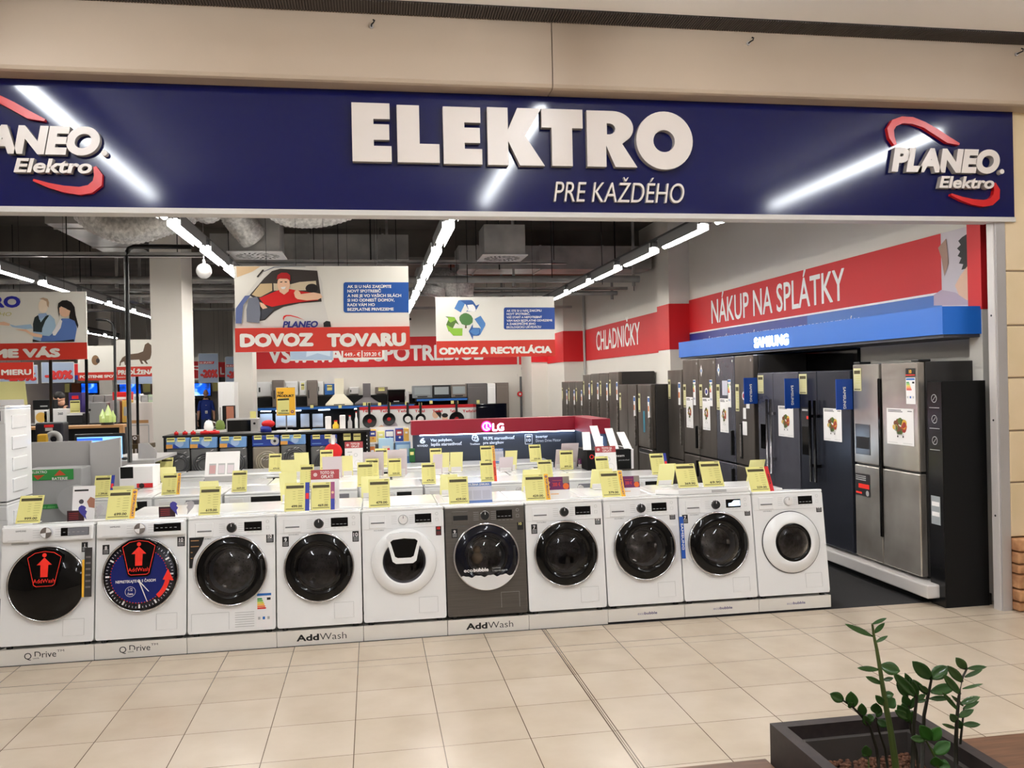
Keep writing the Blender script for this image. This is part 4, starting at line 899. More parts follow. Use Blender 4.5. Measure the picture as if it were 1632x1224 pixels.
MB().sphere((-.05, .15, .40), .045, mat('toy tan', (.60, .50, .38), .7)).sphere((-.05, .15, .46), .03, mat('toy tan', (.60, .50, .38), .7)).build('display_insert', t)
# 7
t = front_washer(6, 'white washer with 7 kg sticker and black door right of the graphite machine')
cabinet(t, .41, .2); label_sheet(t, .1); panel_std(t); black_door(t, .41, .24, .155); filter_flap(t, WHITE); sticker(t, -.255, -.21, .565, .635, '7', 'capacity_sticker'); sticker(t, .235, .28, .61, .675, '10', 'warranty_sticker')
# 8
t = front_washer(7, 'white washer with clear black porthole left of the upright blue strip')
cabinet(t, .42, .2); label_sheet(t, .08); panel_std(t); black_door(t, .42, .24, .15, GLASS, cx=.01); filter_flap(t, WHITE); sticker(t, .225, .27, .62, .69, '10', 'warranty_sticker')
s = MB().box(.284, .316, -.05, -.047, .325, .64, mat('strip sky blue', (.08, .33, .72), .4))
s.text('SAMSUNG', .293, .59, .016, PAPER, w=.20, y=-.051, bold=.02, rot=-math.pi/2)
s.build('brand_strip', t)
# 9
t = front_washer(8, 'white washer with clear black porthole right of the upright blue strip')
cabinet(t, .42, .2); panel_std(t, disp_lit=True); black_door(t, .42, .24, .15, GLASS); filter_flap(t, WHITE); sticker(t, -.275, -.23, .585, .65, '7', 'capacity_sticker'); sticker(t, .235, .28, .62, .685, '10', 'warranty_sticker')
b = MB().rbox(-.29, .285, .0, .56, WH+.001, WH+.045, WHITE2, .008); b.rbox(-.02, .10, -.004, .002, WH+.012, WH+.032, GREYW, .003); b.build('stacking_frame', t)
# 10
t = front_washer(9, 'white washer with white ringed porthole at the right end of the row')
cabinet(t, .40, .2); label_sheet(t, 0); panel_std(t, knob=PANELW); filter_flap(t, WHITE)
cz = .40
d2 = MB().lathe([(.235, 0), (.235, -.012), (.228, -.02), (.19, -.036), (.16, -.048), (.148, -.046), (.142, -.03), (.135, .0)], (0, 0, cz), WHITE, 64).build('door', t)
MB().torus((0, -.004, cz), .237, .004, RUBBER, 'y').build('door_rim', t); MB().lathe([(.148, -.044), (.14, -.05), (.125, -.048), (.12, -.03)], (0, 0, cz), BLACKG, 48).build('door_trim', d2)
MB().lathe([(.13, -.042), (.10, -.05), (.06, -.056), (.001, -.058)], (0, 0, cz), GLASS, 48).build('door_glass', d2)
b = MB().lathe([(.135, -.01), (.115, .05), (.15, .06), (.15, .3), (.001, .33)], (0, 0, cz), STEEL, 48)
for k in range(3):
    a = 2*math.pi*k/3+.3; b.T = Matrix.Translation((0, 0, cz)) @ Matrix.Rotation(a, 4, 'Y'); b.rbox(-.02, .02, .08, .28, -.15, -.10, STEEL, .012)
b.T = Matrix.Identity(4); b.build('drum', t); sticker(t, .235, .28, .62, .685, '10', 'warranty_sticker')
# ================================================================== ROWS BEHIND
def generic(label, dark=True, w=.595, kind=0):
    t = thing('washing_machine', label, 'washing machine'); h = w/2
    MB().rbox(-h, h, 0, .57, .01, .828, WHITE, .006).build('cabinet', t)
    b = MB().rbox(-h, h, -.004, .575, .828, .852, WHITE2, .008, 2)
    b.rbox(-h+.06, h-.06, .05, .52, .8515, .8535, WHITE2, .001); b.build('top_plate', t)
    p = MB().rbox(-h+.004, h-.004, -.006, 0, .70, .822, WHITE, .003)
    if kind == 0: p.rbox(.05, .19, -.009, -.005, .735, .80, BLACKG, .003)
    elif kind == 1: p.rbox(-.02, .22, -.009, -.005, .74, .805, mat('display grey', (.50, .50, .53), .3), .003)
    else: p.rbox(-.06, .26, -.009, -.005, .725, .812, BLACKG, .003)
    p.rbox(-.25, -.13, -.008, -.005, .74, .80, PANELW, .003); p.build('control_panel', t)
    if kind < 2: MB().cyl((0.0, -.03, .765), .028, .024, PANELW, 'y', 24).torus((0, -.006, .765), .03, .003, GREYW, 'y', 24, 6).build('dial', t)
    d = MB().lathe([(.22, 0), (.22, -.02), (.19, -.04), (.155, -.048), (.14, -.03), (.001, -.04)], (0, 0, .42), BLACKG, 32).torus((0, -.02, .42), .22, .008, CHROME, 'y', 32, 6).build('door', t)
    for sx in (-1, 1):
        for yy in (.05, .52): MB().cyl((sx*(h-.05), yy, 0), .02, .011, BLACK).build('foot', t)
    return t
proto = [None, None, None]
def place(label, x, y, facing, kind=0, group=None, z=0, tilt=0):
    if proto[kind] is None: proto[kind] = o = generic(label, kind=kind)
    else: o = copy_tree(proto[kind]); o['label'] = label
    o.location = (x, y, z); o.rotation_euler = (tilt, 0, 0 if facing > 0 else math.pi)
    if group: o['group'] = group
    return o
PO = ['first', 'second', 'third', 'fourth', 'fifth', 'sixth', 'seventh', 'eighth', 'ninth', 'tenth']
YB = 1.33   # front plane of the row standing back to back with the front row, facing into the shop
for i in range(9):
    place(f'white washer facing away behind the front row, {PO[i]} from the left', PX0+PITCHX*(i+.5)-.0, YB, -1, i % 3 if i < 3 else 0, 'washers facing away behind the front row')
YC = 2.02
xc1 = at(1062, 752, Y=YC+.1).x
for i in range(9):
    place(f'white washer of the second row facing the entrance, {PO[i]} from the right', xc1-.31-.615*i, YC, 1, [0, 1, 0, 2, 0, 1, 2, 1, 2][i], 'second row of washers facing the entrance')
YD = YC+.60+.60
for i in range(8):
    place(f'white washer facing away behind the second row, {PO[i]} from the right', xc1-.6-.615*i, YD, -1, 0, 'washers facing away behind the second row')
YE = 3.82
xe = at(884, 745, Y=YE).x
for i in range(9):
    place(f'white washer of the third row by the dark display wall, {PO[i]} from the right', xe-.31-.615*i, YE, 1, [0, 0, 0, 2, 0, 0, 1, 1, 0][i], 'third row of washers')
# ================================================================== PRICE CARDS
def price_card(box, Y, zb, price, label, strip=None, facing=1, lean=24, plain=False, group=None, sheet=None, bodym=None):
    x0, y0, x1, y1 = box; cx = at((x0+x1)/2, y1-3, Y=Y).x
    sc = (at(x1, y1, Y=Y)-at(x0, y1, Y=Y)).length; L = math.radians(lean)
    h = max(.05, (at((x0+x1)/2, y0, Y=Y).z-at((x0+x1)/2, y1, Y=Y).z)/math.cos(L)); w = sc/2
    t = thing('price_card', label, 'price tag', (cx, Y, zb+.001), (0, 0, 0 if facing > 0 else math.pi), group)
    R = Matrix.Rotation(-L, 4, 'X'); body = bodym or (YEL if not plain else PAPERL)
    b = MB(); b.T = R
    b.box(-w, w, 0, .0025, .004, h, body, skip='k'); b.add([(-w, .0026, .004), (w, .0026, .004), (w, .0026, h), (-w, .0026, h)], [(3, 2, 1, 0)], YELB if not plain else PAPERL)
    y = -.0012
    if not plain:
        b.rect(-w*.86, w*.86, h*.80, h*.90, y, TAGD); b.rect(w*.5, w*.86, h*.945, h*.965, y, TAGD)
        b.text('AAA', 0, 0, .001, TAGD) if False else None
        for k in range(5): b.rect(w*.30, w*.80, h*(.70-.085*k), h*(.715-.085*k)+.002, y, TAGL)
        for k in range(4): b.rect(-w*.2, w*.05, h*(.68-.085*k), h*(.69-.085*k)+.002, y, TAGL)
        b.rect(-w*.86, w*.86, h*.085, h*.105, y, TAGD)
        if price: b.text(price, w*.72, h*.14, h*.085, TAGD, w=w*1.05, y=y, bold=.03, al='R')
        b.rect(w*.35, w*.72, h*.27, h*.30, y, TAGL)
    b.T = Matrix.Identity(4); b.build('card', t)
    f = MB().box(-w*.8, w*.8, .0, h*.42, 0, .003, PAPER); f.T = R; f.box(-w*.8, w*.8, .0027, .005, .002, h*.25, PAPER); f.build('stand', t)
    if strip:
        kind, side = strip; ww = w*.42; s = MB(); s.T = R; xa = w if side > 0 else -w-ww
        m = {'top': ORANGE, 'akcia': WALLR, 'blue': BLUES, 'orange': mat('akcia orange', (.93, .30, .18), .5), 'photo': mat('promo photo', (.62, .30, .48), .5)}[kind]
        s.box(xa, xa+ww, .0, .0022, .004, h*1.0, m)
        txt = {'top': 'TOP PRODUKT', 'akcia': 'AKCIA', 'orange': 'AKCIA', 'blue': '', 'photo': ''}[kind]
        if txt: s.text(txt, xa+ww*.30, h*(.82 if kind == 'top' else .70), ww*.42, PURP if kind == 'top' else INK, w=h*(.74 if kind == 'top' else .42), y=-.0012, bold=.03, rot=-math.pi/2)
        if kind == 'top': s.ring(xa+ww/2, h*.90, ww*.12, ww*.3, -.0012, PURP, 14)
        if kind == 'blue': s.rect(xa+ww*.15, xa+ww*.85, h*.42, h*.62, -.0012, PINK)
        if kind == 'photo': s.rect(xa, xa+ww, .004, h*.4, -.0012, BLUES); s.disc(xa+ww*.5, h*.62, ww*.35, -.0013, SKIN2, 12)
        s.T = Matrix.Identity(4); s.build('promo_strip', t)
    if sheet:                                   # larger paper sheet in the same holder behind the card
        s = MB(); s.T = R; sw, sh, m = sheet; s.box(-w-sw*.15, w+sw, .006, .008, .004, h*sh, m)
        s.T = Matrix.Identity(4); s.build('paper_sheet', t)
    return t
ZA, YA = .128+.80*math.cos(LEAN)+.003, .128
GA = 'price cards on the front row'
price_card((24, 792, 63, 834), YA, ZA, '999.00', 'yellow price card on the leftmost washer with the red arrow door', lean=30)
price_card((168, 784, 206, 829), YA, ZA, '699.00', 'yellow price card with orange strip on the clock faced washer', ('top', 1), lean=28)
price_card((316, 776, 350, 820), YA, ZA, '619.00', 'yellow price card on the white tumble dryer')
price_card((453, 772, 486, 816), YA, ZA, '499.00', 'yellow price card with blue strip beside the burgundy headed card', ('blue', 1))
price_card((496, 772, 527, 815), YA, ZA, '469.00', 'yellow price card with pink photo strip before the burgundy headed card', ('photo', 1))
price_card((588, 768, 622, 812), YA, ZA, '479.00', 'yellow price card on the washer with the white door hatch')
price_card((716, 764, 748, 806), YA, ZA, '429.00', 'yellow price card on the graphite grey washer')
price_card((839, 760, 871, 800), YA, ZA, '429.00', 'yellow price card with orange strip right of the graphite washer', ('top', 1), lean=26)
price_card((961, 753, 991, 793), YA, ZA, '379.00', 'yellow price card with orange strip on the washer left of the blue strip', ('top', 1), lean=28)
ZN = ZA+.045
price_card((1082, 741, 1114, 778), YA, ZN, '369.90', 'yellow price card on the stacking frame, left of the pair', lean=28)
price_card((1122, 738, 1155, 777), YA, ZN, '69.90', 'yellow price card on the stacking frame, right of the pair', lean=28)
price_card((1198, 745, 1228, 783), YA, ZA-.01, '229.00', 'yellow price card with red strip on the rightmost front washer', ('akcia', 1), lean=30)
# extra cards on the front row
def flat_card(name, box, Y, zb, label, cat, draw, lean=18, m=PAPER):
    x0, y0, x1, y1 = box; cx = at((x0+x1)/2, y1-3, Y=Y).x; w = (at(x1, y1, Y=Y)-at(x0, y1, Y=Y)).length/2; L = math.radians(lean)
    h = (at((x0+x1)/2, y0, Y=Y).z-at((x0+x1)/2, y1, Y=Y).z)/math.cos(L)
    t = thing(name, label, cat, (cx, Y, zb+.001)); R = Matrix.Rotation(-L, 4, 'X')
    b = MB(); b.T = R; b.box(-w, w, 0, .002, .002, h, m); draw(b, w, h); b.T = Matrix.Identity(4); b.build('card', t)
    f = MB().box(-w*.7, w*.7, 0, h*.4, 0, .002, m); f.T = R; f.box(-w*.7, w*.7, .0022, .004, .001, h*.3, m); f.build('stand', t)
    return t
def toto(b, w, h):
    b.rect(-w, w, h*.76, h, -.001, BURG); b.text('TOTO SA', w*.15, h*.885, h*.075, PRWHITE, w=w*1.0, y=-.002, bold=.02, al='C'); b.text('OPLATÍ', w*.15, h*.785, h*.075, PRWHITE, w=w*.85, y=-.002, bold=.02, al='C')
    b.ring(-w*.68, h*.88, w*.09, w*.13, -.002, PRWHITE, 20); b.disc(-w*.68, h*.88, w*.05, -.002, PRWHITE, 12)
    b.ring(w*.2, h*.5, w*.16, w*.2, -.001, GREYW, 16); b.rect(-w*.7, -w*.2, h*.6, h*.63, -.001, GREYW); b.rect(-w*.5, -w*.46, h*.40, h*.52, -.001, INK); b.rect(-w*.58, -w*.38, h*.45, h*.47, -.001, INK)
    b.ring(w*.4, h*.2, w*.32, w*.34, -.001, GREYW, 20)
flat_card('promo_card', (495, 754, 541, 816), YA+.06, ZA-.007, 'white promotion card with burgundy heading in the front row', 'promotion card', toto, 22)
def warr(b, w, h):
    b.rect(-w, w, h*.82, h, -.001, mat('header blue', (.38, .50, .74), .5)); b.text('PREDĹŽENÁ ZÁRUKA', 0, h*.86, h*.09, PRWHITE, w=w*1.7, y=-.002, bold=.03, al='C'); b.rect(-w, w, .003, h*.14, -.001, mat('header blue', (.38, .50, .74), .5))
    for k in range(3): b.rect(-w*.9+k*w*.62, -w*.9+k*w*.62+w*.55, h*.2, h*.62, -.001, mat('panel greyblue', (.74, .74, .80), .5))
flat_card('warranty_card', (738, 773, 785, 805), YA+.07, ZA-.008, 'pale blue extended warranty card behind the price card of the graphite washer', 'promotion card', warr, 14, mat('panel lilac', (.80, .80, .86), .5))
OR2C = mat('print orange faint', (.93, .72, .50), .5)
def coupon(b, w, h):
    b.rect(-w, w, h*.42, h, -.001, mat('coupon plum', (.42, .12, .36), .5)); b.rect(-w*.7, 0, h*.22, h*.26, -.001, OR2C); b.text('200 €', -w*.15, h*.58, h*.16, mat('coupon red', (.85, .22, .20), .5), w=w*.7, y=-.002, bold=.02, al='C'); b.rect(-w*.5, w*.3, h*.82, h*.85, -.002, BURG)
    b.ring(-w*.82, h*.75, w*.06, w*.09, -.002, PRWHITE, 12); b.ring(-w*.82, h*.55, w*.05, w*.08, -.002, PRWHITE, 10); b.rect(w*.42, w, h*.7, h*.99, -.0015, mat('photo grey', (.55, .52, .48), .5)); b.disc(w*.68, h*.57, min(w*.27, h*.14), -.002, mat('photo orange', (.90, .42, .16), .5), 16)
flat_card('discount_coupon', (873, 761, 909, 796), YA+.10, ZA-.01, 'plum coloured discount coupon on the third washer from the blue strip', 'coupon', coupon, 12)
flat_card('discount_coupon', (990, 761, 1021, 792), YA+.10, ZA-.01, 'plum coloured discount coupon on the washer left of the blue strip', 'coupon', coupon, 12)
def simple(b, w, h):
    b.rect(-w*.85, w*.4, h*.85, h*.9, -.001, INK); b.disc(-w*.2, h*.55, w*.22, -.001, mat('photo dark', (.28, .27, .30), .5), 16); b.disc(0, h*.22, w*.3, -.001, mat('photo dark', (.28, .27, .30), .5), 16); b.poly([(w*.3, h*.55), (w*.6, h*.68), (w, h*.62), (w, h*.35), (w*.5, h*.38)], -.001, mat('photo skin brown', (.66, .45, .36), .6))
flat_card('promo_card', (114, 784, 150, 838), YA+.12, ZA-.013, 'white card with dark round appliances between the two leftmost price cards', 'promotion card', simple, 12)
def heart(px, label):
    q = at(px[0], px[1], Y=YA+.01); t = thing('heart_card', label, 'promotion card', (q.x, YA+.01, ZA+.0005))
    s = .055
    def half(sg):
        p = [(0, -s*1.0)]+[(sg*s*(1.0-.98*math.cos(math.radians(a)))*.55 if False else 0, 0) for a in ()]
        p += [(sg*s*.35, -s*.55), (sg*s*.75, -s*.1), (sg*s*.92, s*.3), (sg*s*.85, s*.62), (sg*s*.55, s*.82), (sg*s*.25, s*.74), (0, s*.5), (sg*s*.12, s*.25), (-sg*s*.06 if sg > 0 else s*.10, 0), (sg*s*.1, -s*.3)]
        return p
    b = MB(); b.prism([[(u-.034, v+s+.01) for u, v in half(-1)]], 0, .002, mat('heart blue', (.27, .26, .62), .5)); b.build('heart_half', t)
    b = MB(); b.prism([[(u+.03, v+s+.01) for u, v in half(1)]], .001, .003, mat('heart grey', (.74, .73, .75), .5)); b.build('heart_half', t)
    b = MB().rbox(-.16, -.05, .004, .008, .0, .075, mat('card dark maroon', (.20, .10, .13), .4), .003)
    for k in range(4): b.rect(-.148, -.085, .014+.013*k, .02+.013*k, .0035, mat('print maroon', (.55, .18, .20), .5))
    b.build('text_card', t)
    MB().box(-.15, .08, .0, .05, 0, .002, PAPER).build('stand', t)
heart((146, 829), 'blue and grey heart cut-out with dark text card by the leftmost washers')
heart((291, 823), 'blue and grey heart cut-out with dark text card beside the dryer price card')
# cards whose backs face the entrance
ZT = .855
WHO = ['the clock faced washer', 'the tumble dryer', 'the washer left of the white hatch door', 'the washer with the white door hatch', 'the graphite washer', 'the washer right of the graphite one', 'the washer left of the blue strip', 'the washer right of the blue strip', 'the rightmost front washer']
for (bx_, who) in zip(((185, 764, 219, 802), (322, 760, 352, 800), (448, 752, 475, 800), (576, 755, 605, 792), (701, 752, 728, 786), (831, 743, 859, 779), (940, 742, 972, 774), (1046, 736, 1072, 772), (1189, 729, 1213, 765)), WHO):
    price_card(bx_, YB-.10, ZT, None, f'back of a blank yellow price card behind {who}', facing=-1)
GC = 'price cards on the second row'
for bx_, pr, lab, st in (((148, 755, 174, 789), '1 299.00', 'small yellow price card with blue strip before the grey counter panel', ('blue', 1)), ((257, 757, 281, 790), '768.00', 'small yellow price card with orange strip left of the dryer card', ('top', 1)), ((369, 754, 393, 787), '669.00', 'small yellow price card between the dryer card and the blue stripped card', None), ((570, 751, 596, 789), '', 'small yellow card mostly hidden left of the white hatch washer card', None), ((673, 745, 695, 778), '479.00', 'small yellow price card between the hatch washer card and the graphite washer card', None), ((767, 741, 788, 773), '569.00', 'small yellow price card with orange red strip behind the graphite washer', ('orange', 1)), ((859, 738, 882, 768), '', 'small yellow price card behind the coupon right of the graphite washer', None), ((952, 733, 973, 765), '', 'small yellow price card below the far burgundy headed card', None), ((478, 752, 500, 790), '', 'small yellow card hidden behind the burgundy headed front card', None), ((1040, 729, 1062, 762), '', 'small yellow price card with blue tip before the tall fridges', ('blue', 1))):
    price_card(bx_, YC+.03, ZT, pr, lab, st)
for bx_, lab, kw in (((257, 742, 283, 768), 'pale yellow card back behind the card with the orange strip at the left', {}), ((369, 739, 379, 762), 'narrow yellow card back behind the middle left price card', {}), ((449, 738, 471, 768), 'pale yellow card back left of the taller yellow card back', {}), ((471, 724, 494, 765), 'taller pale yellow card back before the hanging bag packs', {}), ((546, 733, 563, 766), 'yellow card back beside a grey sheet before the black shelf', {}), ((704, 730, 716, 762), 'narrow yellow card back before the left end of the display wall', {}), ((717, 729, 737, 761), 'wide yellow card back before the left text of the display wall', {}), ((804, 725, 823, 756), 'yellow card back before the middle of the dark display wall', {})):
    price_card(bx_, YD-.08, ZT, None, lab, facing=-1)
for bx_, lab in (((515, 733, 546, 768), 'grey paper sheet in a stand before the red ladle'), ((580, 725, 612, 765), 'lilac paper sheet in a stand left of the detergent boxes'), ((618, 725, 649, 767), 'lilac paper sheet in a stand right of the red stripped card'), ((690, 732, 705, 764), 'white paper sheet left of two yellow card backs'), ((795, 737, 817, 760), 'white paper sheet right of the orange red strip'), ((884, 722, 905, 754), 'pink paper sheet in a stand before the light tube wall'), ((892, 714, 919, 755), 'large pink paper sheet in a stand at the right end of the display wall')):
    price_card(bx_, YD-.22+(.03 if 'large' in lab else 0), ZT, None, lab, facing=-1, plain=True)
for bx_, pr, lab in (((583, 738, 604, 768), '', 'small yellow price card on the left lilac sheet'), ((619, 739, 640, 768), '559.00', 'small yellow price card on the right lilac sheet'), ((893, 727, 914, 758), '899.00', 'small yellow price card on the large pink sheet')):
    price_card(bx_, YD-.37, ZT, pr, lab, lean=4)
for bx_, pr, lab, st in (((244, 725, 254, 749), '', 'narrow yellow price card at the left end of the third row', None), ((254, 729, 274, 757), '', 'yellow price card before the leftmost hanging bag pack', None), ((428, 723, 448, 751), '479.00', 'yellow price card before the beige hose bag pack', None), ((510, 721, 531, 752), '', 'yellow price card before the red ladle', None), ((598, 718, 618, 748), '', 'yellow price card with red strip before the pale blue detergent box', ('akcia', 1)), ((686, 715, 705, 742), '', 'yellow price card before the left text of the dark display wall', None), ((767, 713, 786, 741), '499.00', 'yellow price card with orange strip before the middle text of the display wall', ('top', 1)), ((845, 711, 864, 738), '399.00', 'yellow price card before the right text of the display wall', None)):
    price_card(bx_, YE+.05, ZT, pr, lab, st)
flat_card('promo_card', (550, 708, 579, 750), YE+.10, ZT, 'white promotion card with burgundy heading before the black shelf side', 'promotion card', toto, 12)
flat_card('promo_card', (951, 716, 984, 757), YC+.45, ZT, 'white promotion card with burgundy heading before the black appliance box', 'promotion card', toto, 12)
flat_card('discount_coupon', (922, 737, 944, 752), YD-.25, ZT, 'small plum discount coupon below the vertical light tube', 'coupon', coupon, 12)
flat_card('warranty_card', (786, 717, 803, 740), YE+.10, ZT, 'small pale blue warranty card before the dark display wall', 'promotion card', warr, 10, mat('panel lilac', (.80, .80, .86), .5))
# white box with three small panels
q = at(356, 760, Y=YD); t = thing('display_case', 'sloping white demonstration box with three small panels on the second row', 'display box', (at(353, 745, Y=YD-.2).x, YD-.2, ZT))
MB().prism([[(-.17, 0), (.17, 0), (.17, .06), (-.17, .06)]], -.0, .18, GREYP).build('base', t)
b = MB(); b.T = Matrix.Translation((0, 0, .06)) @ Matrix.Rotation(math.radians(-25), 4, 'X'); b.box(-.17, .17, 0, .02, 0, .27, PAPER)
for k in range(3): b.rect(-.13+.09*k, -.06+.09*k, .02, .14, -.001, GREYW); b.rect(-.125+.09*k, -.065+.09*k, .03, .12, -.002, PAPERL if k else mat('tile pink', (.80, .62, .62), .5))
b.T = Matrix.Identity(4); b.build('face', t)
# ================================================================== DARK DISPLAY WALL
YL = 4.46
xl, xr = at(658, 690, Y=YL).x, at(918, 690, Y=YL).x; zt1, zm = at(790, 667, Y=YL).z, at(790, 689, Y=YL).z
LGR = mat('display crimson', (.58, .06, .17), .5); LGB = mat('display slate', (.20, .23, .29), .5)
t = thing('display_wall', 'low dark slate display wall with crimson top and lit logo behind the third washer row', 'display stand', ((xl+xr)/2, YL, 0))
MB().box(xl, xr, YL, YL+.15, 0, zm, LGB).build('wall_panel', t, world=True)
MB().box(xl-.02, xr, YL-.06, YL+.17, zm, zt1, LGR).build('top_band', t, world=True)
yw = 3.55; xw = at(939, 680, Y=yw).x
MB().box(xr, xr+.16, yw+.02, YL+.15, 0, zm, LGB).build('side_wing', t, world=True)
MB().box(xr-.03, xr+.19, yw-.02, YL+.17, zm, zt1, LGR).build('side_band', t, world=True)
LED = mat('led strip', (.80, .90, 1.0), .5, emit=7.0); LEDW = mat('logo light', (1.0, .86, .97), .5, emit=5.0); MAG = mat('logo magenta', (.95, .10, .55), .5, emit=1.3)
MB().box(xl+.08, xr-.03, YL-.05, YL-.03, zm-.012, zm-.002, LED).build('led_strip', t, world=True)
qx = xr+.07; MB().tube([(qx, yw-.01, at(930, 742, Y=yw).z), (qx, yw-.01, at(930, 697, Y=yw).z)], .026, LED, 10).build('light_tube', t, world=True)
b = MB(); q = at(775.5, 679.5, Y=YL-.06)
b.disc(q.x, q.z, .068, YL-.062, MAG, 28); b.ring(q.x, q.z, .04, .052, YL-.064, LEDW, 28, math.radians(-10), math.radians(320)); b.rect(q.x-.006, q.x+.006, q.z-.02, q.z+.03, YL-.064, LEDW); b.rect(q.x-.006, q.x+.02, q.z-.025, q.z-.015, YL-.064, LEDW)
a, c = at(785, 687, Y=YL-.06), at(803, 686, Y=YL-.06); b.text('LG', a.x, a.z, .095, LEDW, w=c.x-a.x, y=YL-.064, bold=.03); b.build('logo', t, world=True)
b = MB(); TX = mat('display text', (.86, .90, .96), .5)
def lt(s, x0, x1, yb, hp, bold=.03): ptext(b, s, x0, x1, yb, hp, YL, TX, bold, d=.003)
lt('6', 669, 678, 707, 9, .05); lt('MOTION', 665, 674, 712, 3); lt('DD', 674.5, 682, 712, 3.4, .04); lt('Viac pohybov,', 686, 721, 703.5, 4.8); lt('lepšia starostlivosť', 687, 736, 710, 5)
lt('99,9% starostlivosť', 770, 820, 700.5, 5.0); lt('pre alergikov', 770, 803, 707.5, 4.6); lt('TrueSteam', 749, 765, 709, 3); lt('Inverter', 854, 873, 698, 4.8); lt('Direct Drive Motor', 854, 894, 704, 4.4, .0)
lt('10', 839, 846, 704, 5, .04)
q = at(757, 698, Y=YL); b.ring(q.x, q.z, .03, .042, YL-.003, TX, 14); b.ring(q.x+.02, q.z-.02, .02, .03, YL-.003, TX, 14); b.ring(q.x-.012, q.z+.025, .016, .024, YL-.003, TX, 14)
q = at(842.5, 700, Y=YL); b.line([(q.x-.045, q.z-.06), (q.x+.045, q.z-.06), (q.x+.045, q.z+.06), (q.x-.045, q.z+.06), (q.x-.045, q.z-.06)], .007, YL-.003, TX); b.rect(q.x-.03, q.x+.03, q.z+.025, q.z+.045, YL-.003, TX)
b.build('lettering', t, world=True)
# black steam wardrobe boxes with raised flaps
yb0 = 2.72; xa, xb = at(936, 740, Y=yb0).x, at(1006, 735, Y=yb0).x; zt2 = at(970, 717, Y=yb0).z
t = thing('appliance_box', 'large black and white appliance carton with four open white flaps right of the display wall', 'box', ((xa+xb)/2, yb0, ZT))
MB().box(xa, xb, yb0, yb0+.52, ZT+.001, zt2, BLACKM, skip='').build('carton', t, world=True)
MB().box(xb, xb+.03, yb0+.01, yb0+.52, ZT+.001, zt2, PAPER).build('side_panel', t, world=True)
for k, (u0, v0, u1, v1) in enumerate(((936, 716, 935, 693), (957, 716, 947, 683), (980, 716, 971, 687), (1001, 716, 990, 693))):
    a, c = at(u0, v0, Y=yb0+.1), at(u1, v1, Y=yb0+.35)
    b = MB(); w = .045; b.add([(a.x-w, yb0+.1, zt2), (a.x+w, yb0+.1, zt2), (c.x+w, yb0+.38, c.z+.03), (c.x-w, yb0+.38, c.z+.03), (a.x-w, yb0+.106, zt2-.002), (a.x+w, yb0+.106, zt2-.002), (c.x+w, yb0+.386, c.z+.028), (c.x-w, yb0+.386, c.z+.028)], [(0, 1, 2, 3), (7, 6, 5, 4), (0, 4, 5, 1), (1, 5, 6, 2), (2, 6, 7, 3), (3, 7, 4, 0)], PAPER).build('flap', t, world=True)
b = MB(); q = at(943, 728, Y=yb0); b.ring(q.x, q.z, .016, .024, yb0-.002, PINK, 18); ptext(b, 'LG Styler', 948, 962, 731, 5, yb0, PRWHITE, .03, d=.002); ptext(b, 'Steam', 979, 995, 728, 4, yb0, PRWHITE, .0, d=.002); ptext(b, 'parná starostlivosť', 986, 1003, 734, 2, yb0, GREYW, .0, d=.002); b.build('lettering', t, world=True)
# ================================================================== HANGING BAG GONDOLA
YG = 4.62
xa, xb = at(260, 700, Y=YG).x, at(588, 690, Y=YG).x; zg = at(430, 693, Y=YG).z
t = thing('shop_gondola', 'black shop gondola with rail carrying vacuum bag packs behind the washer rows', 'shelf unit', ((xa+xb)/2, YG, 0))
MB().box(xa, xb, YG+.12, YG+.17, 0, zg, BLACKM).build('back_panel', t, world=True)
MB().box(xa-.02, xb+.02, YG+.05, YG+.55, zg, zg+.022, BLACK).build('top_shelf', t, world=True)
MB().box(xa-.02, xa+.02, YG+.1, YG+.55, 0, zg, BLACK).build('post', t, world=True); MB().box(xb-.03, xb+.01, YG+.06, YG+.55, 0, zg, BLACK).build('post', t, world=True)
pk = MB()
for k in range(12): pk.box(xb-.032, xb-.022, YG+.055, YG+.06, zg-.06-.05*k, zg-.045-.05*k, PAPER)
pk.build('slot_strip', t, world=True)
HB1, HB2 = mat('pack light blue', (.45, .62, .84), .4), mat('pack royal blue', (.10, .22, .58), .4)
PACKS = [(265, 303, 699, 752, 0, 'leftmost hanging hose bag pack with light blue header'), (303, 347, 698, 752, 0, 'second hanging hose bag pack from the left with light blue header'), (350, 394, 697, 751, 0, 'third hanging hose bag pack from the left in shiny clear wrap'), (402, 446, 695, 749, 1, 'hanging beige hose pack with royal blue header'), (447, 488, 694, 742, 0, 'hanging grey hose pack between the two royal blue headed packs'), (495, 538, 694, 749, 1, 'rightmost hanging hose pack with royal blue header behind the red ladle')]
